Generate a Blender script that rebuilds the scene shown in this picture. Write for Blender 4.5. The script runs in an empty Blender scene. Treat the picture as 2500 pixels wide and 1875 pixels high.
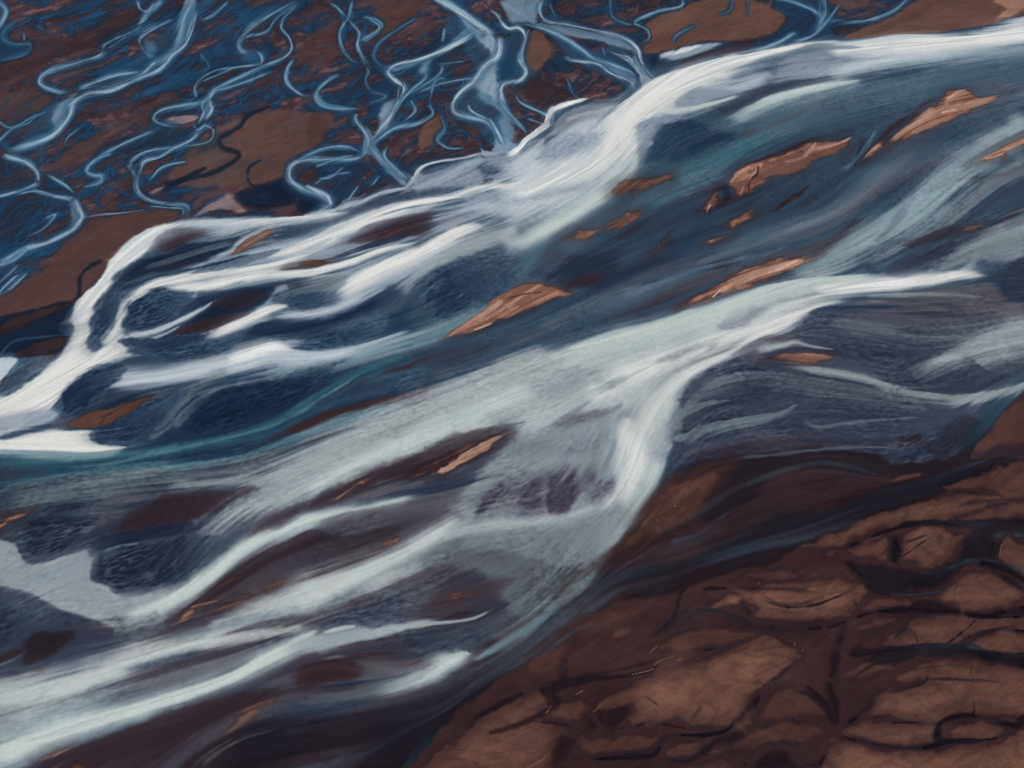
# Aerial view of a braided glacial river: milky sediment plumes, rippled shoals and bare sandbars.
import bpy, math, time
import numpy as np
CELL = 0.37                      # metres between survey points
scene = bpy.context.scene
# ---------------- camera ----------------
cam_d = bpy.data.cameras.new("camera"); cam = bpy.data.objects.new("camera", cam_d)
scene.collection.objects.link(cam); scene.camera = cam
cam.location = (0, 0, 500.0)
cam.rotation_euler = (math.radians(90-50.0), 0, 0)
cam_d.sensor_width = 36; cam_d.lens = 18/0.357; cam_d.clip_start = 1; cam_d.clip_end = 20000
# ---------------- daylight ----------------
SUN_EL, SUN_AZ = math.radians(38), math.radians(-115)      # azimuth from +Y, negative = from the left; here low behind the left shoulder
world = bpy.data.worlds.new("World"); scene.world = world; world.use_nodes = True
wn = world.node_tree; wn.nodes.clear()
sky = wn.nodes.new('ShaderNodeTexSky'); sky.sky_type = 'NISHITA'; sky.sun_disc = False
sky.sun_elevation = SUN_EL; sky.sun_rotation = SUN_AZ
bg = wn.nodes.new('ShaderNodeBackground'); bg.inputs['Strength'].default_value = 0.08
wo = wn.nodes.new('ShaderNodeOutputWorld')
wn.links.new(sky.outputs[0], bg.inputs['Color']); wn.links.new(bg.outputs[0], wo.inputs['Surface'])
sun_d = bpy.data.lights.new("sun", 'SUN'); sun_d.energy = 4.0; sun_d.angle = math.radians(0.5); sun_d.color = (1, .95, .88)
sun = bpy.data.objects.new("sun", sun_d); scene.collection.objects.link(sun)
import mathutils
_d = mathutils.Vector((math.sin(SUN_AZ)*math.cos(SUN_EL), math.cos(SUN_AZ)*math.cos(SUN_EL), math.sin(SUN_EL)))
sun.rotation_euler = _d.to_track_quat('Z', 'Y').to_euler(); sun.location = (0, 300, 600)
scene.view_settings.view_transform = 'Standard'; scene.view_settings.look = 'None'
scene.view_settings.exposure = 0; scene.view_settings.gamma = 1
import math, numpy as np
# ---------------- camera constants (metres; the ground is z = 0) ----------------
CAM_H = 500.0; CAM_PITCH = math.radians(50.0); TAN_H = 0.357
_sn, _cs = math.sin(CAM_PITCH), math.cos(CAM_PITCH)

def at(px, py):
    """photo pixel (2500 x 1875) -> point on the ground plane"""
    px = np.asarray(px, float); py = np.asarray(py, float)
    u = (px-1250)/1250*TAN_H; v = -(py-937.5)/1250*TAN_H
    dy = _cs + v*_sn; dz = -_sn + v*_cs
    s = CAM_H/-dz
    return u*s, dy*s

# ---------------- the survey raster: a plain map of the valley floor ----------------
_x, _y = at([0, 2500, 0, 2500], [0, 0, 1875, 1875])
MX = 40.0
X0, X1 = _x.min()-MX, _x.max()+MX
Y0, Y1 = _y.min()-MX, _y.max()+MX
NX = int((X1-X0)/CELL)+1; NY = int((Y1-Y0)/CELL)+1
gx = (X0+np.arange(NX)*CELL).astype(np.float32); gy = (Y0+np.arange(NY)*CELL).astype(np.float32)
GX, GY = np.meshgrid(gx, gy)

def _tab(seed): return np.random.default_rng(seed).random((256, 256)).astype(np.float32)
_tabs = {}
def vn(u, v, seed=0):
    if seed not in _tabs: _tabs[seed] = _tab(seed)
    t = _tabs[seed]
    iu = np.floor(u).astype(np.int32); iv = np.floor(v).astype(np.int32)
    fu = (u-iu).astype(np.float32); fv = (v-iv).astype(np.float32)
    fu = fu*fu*(3-2*fu); fv = fv*fv*(3-2*fv)
    a = iu & 255; b = (iu+1) & 255; c = iv & 255; d = (iv+1) & 255
    return (t[c, a]*(1-fu)+t[c, b]*fu)*(1-fv)+(t[d, a]*(1-fu)+t[d, b]*fu)*fv
def fbm(u, v, seed=0, oc=4, g=0.5):
    s = 0; a = 1; n = 0
    for k in range(oc):
        s = s+a*vn(u*2**k+17.3*k, v*2**k-9.1*k, seed+k); n += a; a *= g
    return s/n
def vor(u, v, seed=0, edge=False):
    """cell noise: F1, or F2-F1 (thin net where it is near 0)"""
    if seed not in _tabs: _tabs[seed] = _tab(seed)
    if seed+500 not in _tabs: _tabs[seed+500] = _tab(seed+500)
    tx, ty = _tabs[seed], _tabs[seed+500]
    iu = np.floor(u).astype(np.int32); iv = np.floor(v).astype(np.int32)
    f1 = np.full(u.shape, 9., np.float32); f2 = f1.copy()
    for a in (-1, 0, 1):
        for b in (-1, 0, 1):
            cu = iu+a; cv = iv+b
            du = cu+tx[cv & 255, cu & 255]-u; dv = cv+ty[cv & 255, cu & 255]-v
            d = np.sqrt(du*du+dv*dv).astype(np.float32)
            f2 = np.minimum(f2, np.maximum(f1, d)); f1 = np.minimum(f1, d)
    return (f2-f1) if edge else f1
def sstep(a, b, x):
    t = np.clip((x-a)/(b-a), 0, 1); return t*t*(3-2*t)
def blur(a, r):
    for ax in (0, 1):
        for _ in range(2):
            p = np.pad(a, [(r+1, r) if i == ax else (0, 0) for i in (0, 1)], mode='edge')
            c = np.cumsum(p, axis=ax, dtype=np.float64)
            n = a.shape[ax]
            hi = np.take(c, np.arange(n)+2*r+1, axis=ax); lo = np.take(c, np.arange(n), axis=ax)
            a = ((hi-lo)/(2*r+1)).astype(np.float32)
    return a

# rotated map coordinates along the valley (down-valley direction)
_ang = math.radians(31.0)
VU = GX*math.cos(_ang)+GY*math.sin(_ang); VV = -GX*math.sin(_ang)+GY*math.cos(_ang)

TILE = dict(A=(0, 0), B=(750, 0), C=(1500, 0), D=(0, 562), E=(750, 562), F=(1500, 562), G=(0, 1125), H=(750, 1125), I=(1500, 1125), J=(1250, 937, 1.769), L=(0, 937, 1.769), M=(0, 0, 1.769), O=(1250, 0, 1.769), Q=(0, 366, 1.769))
SC = 2.212
def parse(tile, s):
    ox, oy, sc = (TILE[tile]+(SC,))[:3]; out = []; w = (10., 10.)
    for q in s.split():
        q = [float(z) for z in q.split(',')]
        if len(q) == 3: w = (q[2], q[2])
        if len(q) == 4: w = (q[2], q[3])
        out.append((ox+q[0]/sc, oy+q[1]/sc, w[0]/sc, w[1]/sc))
    return np.array(out)
def crom(P, n, closed=False):
    """Catmull-Rom, n points per span"""
    if closed: Q = np.vstack([P[-1], P, P[0], P[1]])
    else: Q = np.vstack([2*P[0]-P[1], P, 2*P[-1]-P[-2]])
    if not closed: Q[0, 2:] = P[0, 2:]; Q[-1, 2:] = P[-1, 2:]
    t = np.linspace(0, 1, n, endpoint=False)[:, None]; out = []
    for i in range(1, len(Q)-2):
        a, b, c, d = Q[i-1], Q[i], Q[i+1], Q[i+2]
        out.append(0.5*((2*b)+(c-a)*t+(2*a-5*b+4*c-d)*t*t+(3*b-a-3*c+d)*t**3))
    out = np.vstack(out)
    if not closed: out = np.vstack([out, P[-1]])
    return out

REACH = 1.9; LIGHT = set('W w c T X ww cc t'.split())
LOW = dict(c='cc', g='gg', w='ww', s='ss', n='nn', m='mm')
RIB = []    # every stroke, in painting order
def R(tile, col, pts, s=(.6, .6), o=1., e=(.07, .07), k=.5, j=(0., 0.), rip=0., flow=True, lay='w', st=0.):
    if tile in 'EFGHJL': col = LOW.get(col, col) if isinstance(col, str) else col
    if not isinstance(s, tuple): s = (s, s)
    if not isinstance(j, tuple): j = (j, j)
    RIB.append(('R', parse(tile, pts), col, s, o, e, k, j, rip, flow, lay, st))
def P(tile, col, pts, f=10., o=1., g=None, k=.5, j=0., rip=0., lay='w', smooth=True, gp=1., tx=0., grow=0.):
    if tile in 'EFGHJL': col = LOW.get(col, col) if isinstance(col, str) else col
    if g is not None:
        ox, oy = TILE[tile]; g = [at(ox+g[0]/SC, oy+g[1]/SC), at(ox+g[2]/SC, oy+g[3]/SC)]
    RIB.append(('P', parse(tile, pts), col, f, o, g, k, j, rip, smooth, lay, gp, tx, grow))

def prep_ribbon(p):
    """pixel polyline -> world polyline with true half widths on both banks"""
    seg = np.hypot(*(np.diff(p[:, :2], axis=0).T)).mean()
    wm = max(3., np.median((p[:, 2]+p[:, 3])/2))
    q = crom(p, int(max(2, min(12, seg/max(4., wm*.35)))))
    q[:, 2:] = np.maximum(q[:, 2:], .6)
    t = np.gradient(q[:, :2], axis=0); t /= np.hypot(t[:, 0], t[:, 1])[:, None]+1e-9
    nU = np.stack([-t[:, 1], t[:, 0]], 1)
    wx, wy = at(q[:, 0], q[:, 1]); T = np.stack([np.gradient(wx), np.gradient(wy)], 1); T /= np.hypot(T[:, 0], T[:, 1])[:, None]+1e-9
    ux, uy = at(q[:, 0]+nU[:, 0]*q[:, 2], q[:, 1]+nU[:, 1]*q[:, 2]); dx, dy = at(q[:, 0]-nU[:, 0]*q[:, 3], q[:, 1]-nU[:, 1]*q[:, 3])
    wU = np.abs((ux-wx)*T[:, 1]-(uy-wy)*T[:, 0]); wD = np.abs((dx-wx)*T[:, 1]-(dy-wy)*T[:, 0])
    return wx, wy, wU, wD, T

def up(a, s, shape):
    if s == 1: return a[:shape[0], :shape[1]]
    yy = np.arange(shape[0])/s; xx = np.arange(shape[1])/s
    iy = np.minimum(yy.astype(int), a.shape[0]-2); ix = np.minimum(xx.astype(int), a.shape[1]-2)
    fy = (yy-iy)[:, None].astype(np.float32); fx = (xx-ix)[None].astype(np.float32)
    r0 = a[iy]; r1 = a[iy+1]; r = r0*(1-fy)+r1*fy
    return r[:, ix]*(1-fx)+r[:, ix+1]*fx

def win(x0, x1, y0, y1, s=1):
    i0 = max(0, int((x0-X0)/CELL)); i1 = min(NX, int((x1-X0)/CELL)+2); j0 = max(0, int((y0-Y0)/CELL)); j1 = min(NY, int((y1-Y0)/CELL)+2)
    return i0, i1, j0, j1

def ras_ribbon(p, reach=1.9):
    wx, wy, wU, wD, T = prep_ribbon(p)
    m = max(wU.max(), wD.max())*reach
    i0, i1, j0, j1 = win(wx.min()-m, wx.max()+m, wy.min()-m, wy.max()+m)
    if i1-i0 < 3 or j1-j0 < 3: return None
    s = int(np.clip(np.median(np.minimum(wU, wD))/CELL/5, 1, 5))
    nx, ny = (i1-i0+s-1)//s+1, (j1-j0+s-1)//s+1
    xs = gx[i0]+np.arange(nx)*s*CELL; ys = gy[j0]+np.arange(ny)*s*CELL
    Q = np.full((ny, nx), 4., np.float32); U = np.zeros((ny, nx), np.float32); S = np.zeros((ny, nx), np.float32)
    n = len(wx)
    L = np.concatenate([[0], np.cumsum(np.hypot(np.diff(wx), np.diff(wy)))]); L = L/L[-1]
    for i in range(n-1):
        r = max(wU[i], wU[i+1], wD[i], wD[i+1])*reach+CELL*2
        a0 = max(0, int((min(wx[i], wx[i+1])-r-xs[0])/(s*CELL))); a1 = min(nx, int((max(wx[i], wx[i+1])+r-xs[0])/(s*CELL))+2)
        b0 = max(0, int((min(wy[i], wy[i+1])-r-ys[0])/(s*CELL))); b1 = min(ny, int((max(wy[i], wy[i+1])+r-ys[0])/(s*CELL))+2)
        if a1 <= a0 or b1 <= b0: continue
        x = xs[None, a0:a1]-wx[i]; y = ys[b0:b1, None]-wy[i]
        dx, dy = wx[i+1]-wx[i], wy[i+1]-wy[i]; l2 = dx*dx+dy*dy+1e-9
        t = np.clip((x*dx+y*dy)/l2, 0, 1)
        cr = dx*y-dy*x                       # >0 : left of travel
        d = np.hypot(x-t*dx, y-t*dy)
        w = np.where(cr < 0, wU[i]+(wU[i+1]-wU[i])*t, wD[i]+(wD[i+1]-wD[i])*t)
        q = (d/w).astype(np.float32)
        v = Q[b0:b1, a0:a1]; mk = q < v
        v[mk] = q[mk]
        U[b0:b1, a0:a1][mk] = (L[i]+(L[i+1]-L[i])*t)[mk]
        S[b0:b1, a0:a1][mk] = np.clip(cr/np.sqrt(l2)/w, -3, 3)[mk]
    sh = (j1-j0, i1-i0)
    return (i0, i1, j0, j1), up(Q, s, sh), up(U, s, sh), up(S, s, sh), (wU+wD).mean()/2, float(np.hypot(np.diff(wx), np.diff(wy)).sum())

def ras_poly(p, smooth, m):
    q = crom(p[:, :2], 3, True) if smooth else p[:, :2]
    wx, wy = at(q[:, 0], q[:, 1])
    i0, i1, j0, j1 = win(wx.min()-m, wx.max()+m, wy.min()-m, wy.max()+m)
    if i1-i0 < 3 or j1-j0 < 3: return None
    s = int(np.clip(math.sqrt((i1-i0)*(j1-j0))/90, 1, 5))
    nx, ny = (i1-i0+s-1)//s+1, (j1-j0+s-1)//s+1
    xs = (gx[i0]+np.arange(nx)*s*CELL)[None]; ys = (gy[j0]+np.arange(ny)*s*CELL)[:, None]
    D = np.full((ny, nx), 1e9); I = np.zeros((ny, nx), bool)
    n = len(wx)
    for i in range(n):
        ax, ay, bx, by = wx[i], wy[i], wx[(i+1) % n], wy[(i+1) % n]
        dx, dy = bx-ax, by-ay; x = xs-ax; y = ys-ay
        t = np.clip((x*dx+y*dy)/(dx*dx+dy*dy+1e-9), 0, 1)
        D = np.minimum(D, (x-t*dx)**2+(y-t*dy)**2)
        c = ((ay > ys) != (by > ys))
        I ^= c & (xs < (bx-ax)*(ys-ay)/(by-ay+1e-12)+ax)
    D = np.sqrt(D); D[~I] *= -1
    return (i0, i1, j0, j1), up(D.astype(np.float32), s, (j1-j0, i1-i0))
# ================= 1. broad water bodies =================
P('C', 's', '-700,700 200,450 900,380 2400,250 2400,1500 1600,1500 600,1700 -700,2300 -1200,1700', f=60)
P('C', 'S', '600,560 1300,400 2300,260 2300,520 1500,640 800,760', f=60, o=.5)
P('C', 'e', '400,560 900,640 1500,470 2300,330 2300,420 1400,600 700,900 200,1200 0,1300 100,1000', f=60, o=.35)
P('F', 'd', '300,500 1300,400 2300,300 2300,900 1900,1300 900,1250 300,1200 200,900', f=60)
P('F', 'k', '300,1230 900,1130 2000,1050 2200,1180 1300,1500 -300,2100 -500,1900', f=50)
P('I', 'k', '2500,-300 2500,1900 -1500,1900 -1200,1300 -500,700 0,200 900,100 1900,-100', f=40)
P('D', 'n', '0,600 900,200 2000,0 2212,600 1500,1000 500,1200 0,1150', f=40)
P('D', 'e', '-100,1180 500,1190 900,1130 1500,1010 2000,700 2400,620 2300,800 1800,1000 1000,1400 -100,1420', f=40, o=.6)
P('G', 'd', '-100,200 900,0 2212,-300 2900,-100 2400,900 1500,1300 -100,1800', f=60)
P('G', 'p', '300,900 1300,420 2300,200 3000,100 3000,900 2000,1300 900,1500', f=80, o=.7)
P('G', 'P', '0,1900 500,1500 1300,1150 2300,1150 2900,1000 2200,2000 0,2000', f=50, o=.9)
P('G', 'K', '1300,1350 1700,1250 2400,1180 2700,1100 3000,1150 2400,1900 1100,1900', f=60, o=.75)

# ================= 2. the upper plain =================
UPL = '-200,-100 2700,-100 4000,-100 5700,-100 5700,40 5100,160 4300,200 3700,270 3450,300 3400,400 3320,520 3100,540 3020,580 2920,680 2800,800 2600,830 2420,850 2200,960 1850,1090 1700,1160 1300,1170 980,1190 800,1260 600,1430 400,1660 330,1780 340,1900 -200,1980'
UPP = parse('A', UPL)
def upper_plain():
    w, D = ras_poly(UPP, True, 2); i0, i1, j0, j1 = w; sl = (slice(j0, j1), slice(i0, i1))
    m = sstep(-.5, 1.5, D+.8*JAG2[sl])
    x, y, u, v = GX[sl], GY[sl], VU[sl], VV[sl]
    f = F[sl]; bed = BED[sl]; al = A[sl]; rp = RP[sl]
    wx = fbm(x/30, y/30, 201, 3)-.5; wy = fbm(x/30, y/30, 211, 3)-.5
    br = np.empty(f.shape, np.float32); br[:] = (92, 66, 62)
    t = fbm(u/40+wx*2, v/13+wy*2, 221, 4)
    br += ((t-.5)*44)[..., None]*np.array((1, .72, .62))
    fib = fbm(u/9+wx*2, v/1.6+wy*4, 281, 3, .6)-.5
    br += (fib*16+L1[sl]*1.2)[..., None]
    pink = sstep(.63, .74, fbm(u/9+wx*3, v/4+wy*3, 231, 4))*sstep(.45, .6, fbm(x/50, y/50, 236, 2))
    br += pink[..., None]*np.array((26, 20, 20))
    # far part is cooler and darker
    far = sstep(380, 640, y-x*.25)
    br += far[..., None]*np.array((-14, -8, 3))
    # little blue channels: ridged, warped noise
    q = u/26+wx*2.6+.9*np.sin(v/11+wx*6); r = v/8.5+wy*3.2+.5*np.sin(u/9+wy*7)
    rd = 1-np.abs(2*fbm(q, r, 241, 4, .55)-1)
    rd2 = 1-np.abs(2*fbm(q*2.1+3, r*2.0, 251, 4, .6)-1)
    dens = sstep(.38, .60, fbm(x/70, y/60, 261, 3)+.18*far)
    ch = sstep(.88, .97, rd)*.85
    ch = np.clip(ch+dens*sstep(.42, .72, fbm(u/24+wx, v/8+wy, 265, 4, .55))*.85+.06*LS[sl]*dens, 0, 1)
    blue = np.empty(f.shape, np.float32); blue[:] = (38, 66, 92)
    lf = sstep(100, -260, x)                        # the left end runs in stronger blue
    blue += lf[..., None]*np.array((-4, 12, 20))
    blue += (LS[sl]*3+(fib*14))[..., None]*np.array((.7, 1, 1.2))
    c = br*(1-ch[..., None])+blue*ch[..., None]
    # bright hair lines along the little channels
    hl = sstep(.985, .999, rd2)*dens*.3+sstep(.984, .999, rd)*.45
    hl = .4*hl*sstep(.35, .65, fbm(x/25, y/25, 271, 2))
    c += hl[..., None]*(np.array((118, 152, 182))-c)
    vein = sstep(.955, .99, 1-np.abs(2*fbm(u/16+wx*3+7, v/5.5+wy*4, 291, 4, .5)-1))*.6*(1-ch)
    c += vein[..., None]*(np.array((38, 42, 58))-c)
    edge = sstep(.86, .90, rd)*(1-sstep(.90, .93, rd))*.35*(1-ch)
    c += edge[..., None]*(np.array((40, 36, 50))-c)
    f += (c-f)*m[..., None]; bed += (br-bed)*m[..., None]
    al += (ch*.9-al)*m; rp *= 1-m; UPM[sl] = np.maximum(UPM[sl], m)
RIB.append(('X', upper_plain))

_br = np.random.default_rng(77)
def braid(tile, pts, w=34, c=9, wc='U', cc='v', ow=.65, oc=.85, k=.8):
    P_ = [tuple(float(t) for t in q.split(',')) for q in pts.split()]
    f = lambda z, d=0, a=0, n=0: ' '.join('%.0f,%.0f,%.1f' % (x+_br.normal()*d, y+_br.normal()*d*.7, z) for x, y in P_[a:len(P_)-n])
    R(tile, 'V', f(w*1.5), s=1., o=.5, k=1.5)
    R(tile, wc, f(w*.8), s=1., o=ow*.75, k=k*1.5, st=.7)
    R(tile, cc if c > 8 else 'i', f(w*.5, w*.05), s=1., o=.75, k=1.3, st=1.)
    if c:
        R(tile, {'v': 'c', 'i': 'v', 'c': 'w', 'w': 'W'}.get(cc, cc), f(c*.5), s=1., o=.95, k=1.3, e=(.2, .2), st=.5)
        for m in range(4 if len(P_) > 4 else 2):       # side threads that leave and rejoin
            a = int(_br.integers(0, max(1, len(P_)-3))); n = int(_br.integers(0, max(1, len(P_)-a-2)))
            R(tile, {'v': 'i', 'c': 'v', 'w': 'v'}.get(cc, cc), f(max(2.0, c*.24), w*.42, a, n), s=1., o=.8, k=1, e=(.2, .2), flow=False, st=.3)
def bar(tile, pts, col='O', f=5, j=.6, o=1., k=.35):
    P(tile, col, pts, f=f, j=j, o=o, k=k, lay='b')
ISLES = []       # (label, outline) of every sandbar that is a thing of its own
# large smooth bars between the braids
bar('A', '960,850 1130,700 1400,600 1640,590 1800,620 1790,680 1700,800 1620,850 1540,960 1340,1040 1250,1020 1080,1030 900,1000', 'o', f=14, o=.8)
ISLES.append(('large smooth brown sandbar with a dark winding channel across it, upper left plain', parse('A', '960,850 1130,700 1400,600 1640,590 1800,620 1790,680 1700,800 1620,850 1540,960 1340,1040 1250,1020 1080,1030 900,1000')))
bar('A', '270,880 400,780 760,570 900,480 1000,560 840,640 640,720 480,860 420,900 280,905', 'B', f=14, o=.7)
bar('A', '300,1190 960,1130 960,1190 860,1230 640,1400 420,1640 180,1740 -60,1780 -60,1600 200,1480 330,1320 440,1200', 'B', f=8, o=.95)
ISLES.append(('broad brown sandbar left of the bright white neck of the river', parse('A', '300,1190 960,1130 960,1190 860,1230 640,1400 420,1640 180,1740 -60,1780 -60,1600 200,1480 330,1320 440,1200')))
bar('A', '-60,200 200,200 420,160 600,60 1000,-30 900,60 700,190 430,300 180,400 -60,480', 'b', f=30, o=.65)
bar('A', '-60,520 220,480 330,540 280,580 60,700 -60,740', 'B', f=20, o=.6)
bar('A', '1600,240 1840,60 1840,250 1820,330 1700,400 1600,330', 'B', f=20, o=.7)
bar('A', '2000,0 2300,-40 2260,60 2080,220 1960,240 2060,130', 'B', f=10, o=.8)
bar('B', '340,60 560,0 640,20 500,110 420,180 350,230 300,200 400,130', 'B', f=12, o=.7)
bar('B', '0,620 130,600 150,680 60,780 0,800', 'B', f=12, o=.8)
bar('B', '1190,190 1240,155 1290,190 1330,270 1280,350 1220,400 1180,390 1160,300', 'o', f=7)
ISLES.append(('tall brown sandbar hemmed in by two bright braids at the top centre', parse('B', '1190,190 1240,155 1290,190 1330,270 1280,350 1220,400 1180,390 1160,300')))
bar('B', '720,625 745,640 730,700 690,770 640,800 605,800 600,730 640,660 690,630', 'o', f=6)
ISLES.append(('leaf-shaped brown sandbar among the blue braids left of the milky cone', parse('B', '720,625 745,640 730,700 690,770 640,800 605,800 600,730 640,660 690,630')))
bar('B', '300,850 350,840 320,890', 'o', f=4)
bar('B', '1100,430 1230,410 1400,470 1440,520 1300,600 1180,540', 'b', f=20, o=.7)
bar('C', '150,130 350,40 620,-40 900,60 920,110 860,180 700,215 480,225 330,270 170,295 145,260 190,200', 'o', f=8)
ISLES.append(('broad brown sandbar crossed by thin blue rills at the top, right of the pale braids', parse('C', '150,130 350,40 620,-40 900,60 920,110 860,180 700,215 480,225 330,270 170,295 145,260 190,200')))
bar('C', '160,130 320,60 470,20 480,60 340,150 220,200 170,180', 'O', f=16, o=.45)
bar('C', '1230,205 1330,150 1450,80 1650,0 1800,-60 2300,-60 2300,20 2200,80 2000,140 1750,180 1400,200', 'o', f=6, k=.6)
ISLES.append(('long brown sandbar with pale streaks along the river bank in the top right corner', parse('C', '1230,205 1330,150 1450,80 1650,0 1800,-60 2300,-60 2300,20 2200,80 2000,140 1750,180 1400,200')))
bar('C', '2040,0 2220,-60 2260,20 2150,90 2060,110 2090,50', 'Q', f=18, o=.8, k=1.2)
bar('C', '1240,203 1330,150 1470,85 1600,60 1500,130 1380,190', 'O', f=16, o=.6, k=1)
bar('C', '1170,0 1230,60 1350,40 1440,-20', 'o', f=12, o=.7)
bar('C', '1160,140 1250,110 1330,140 1200,190', 'b', f=8, o=.8)
bar('C', '570,290 640,262 700,262 660,285', 'O', f=4, o=.8)
P('A', 'z', '1060,1160 1110,1100 1180,1060 1260,1040 1290,1080 1320,1130 1300,1150 1200,1140 1130,1150', f=10, j=1, o=.8, lay='b')
P('A', 'z', '880,660 920,630 1020,620 1080,630 1030,660 960,670', f=5, o=.9, lay='b')
P('A', 'z', '800,1040 860,1010 890,1015 830,1050', f=5, o=.7, lay='b')
P('A', 'r', '780,930 860,900 870,910 800,945', f=5, o=.9, lay='b')
# blue ponds of misty water
P('A', 'U', '990,0 1240,-20 1100,120 1000,280 900,330 820,380 560,430 480,470 640,330 800,180 960,100', f=34, o=.55, k=1)
P('A', 'V', '-60,160 40,130 60,230 150,250 110,300 -60,340', f=6, o=.95)
P('A', 'V', '360,-20 600,-20 500,60 420,100', f=20, o=.4)
P('A', 'U', '200,600 400,470 360,600 300,720 240,900 200,880 160,830 60,830', f=22, o=.6, k=1)
P('A', 'V', '-60,1060 200,1060 400,1080 380,1180 100,1340 -60,1430', f=30, o=.5, k=1)
P('A', 'V', '-60,840 60,870 180,930 200,1030 -60,1080', f=20, o=.4, k=1)
P('A', 'V', '240,920 330,980 400,1050 300,1060 220,1020', f=14, o=.7)
P('A', 'V', '700,760 1000,690 1100,720 1060,760 820,800 600,860 500,920 480,900', f=20, o=.55)
P('A', 'V', '1080,260 1200,200 1280,200 1300,280 1250,360 1080,380', f=20, o=.6)
P('B', 'V', '330,470 500,420 440,600 340,650', f=14, o=.9)
P('B', 'U', '740,60 900,120 1020,200 1140,150 1180,200 1150,330 1170,400 1050,470 1060,560 1130,700 1060,830 930,720 800,620 800,480 900,380 800,240 740,240', f=20, o=.55, k=1)
P('B', 'U', '1290,170 1500,250 1720,260 1790,400 1780,500 1640,440 1420,330', f=16, o=.6, k=1)
P('B', 'V', '1040,250 1140,260 1140,380 1050,450 1020,360', f=10, o=.8)
P('B', 'V', '1770,400 1890,300 1950,320 1930,420 1780,530', f=14, o=.8)
P('B', 'V', '420,340 620,260 640,340 520,420', f=12, o=.5)
P('B', 'V', '20,900 300,850 350,920 200,1080 130,1090 60,1000', f=24, o=.6)
P('B', 'N', '-20,1000 60,1010 110,1090 60,1130 -60,1140', f=10, o=.9)
P('B', 'P', '360,980 560,990 400,1050 160,1120 240,1000', f=20, o=.6)
P('A', 'N', '1260,1040 1540,950 1620,1060 1560,1120 1330,1140', f=20, o=.8)
P('C', 'V', '900,130 1000,0 1180,20 1200,80 1400,100 1180,180 960,230 760,260', f=24, o=.75, k=1)
P('C', 'N', '180,300 330,330 310,400 240,440 200,380', f=10, o=.85)
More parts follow.
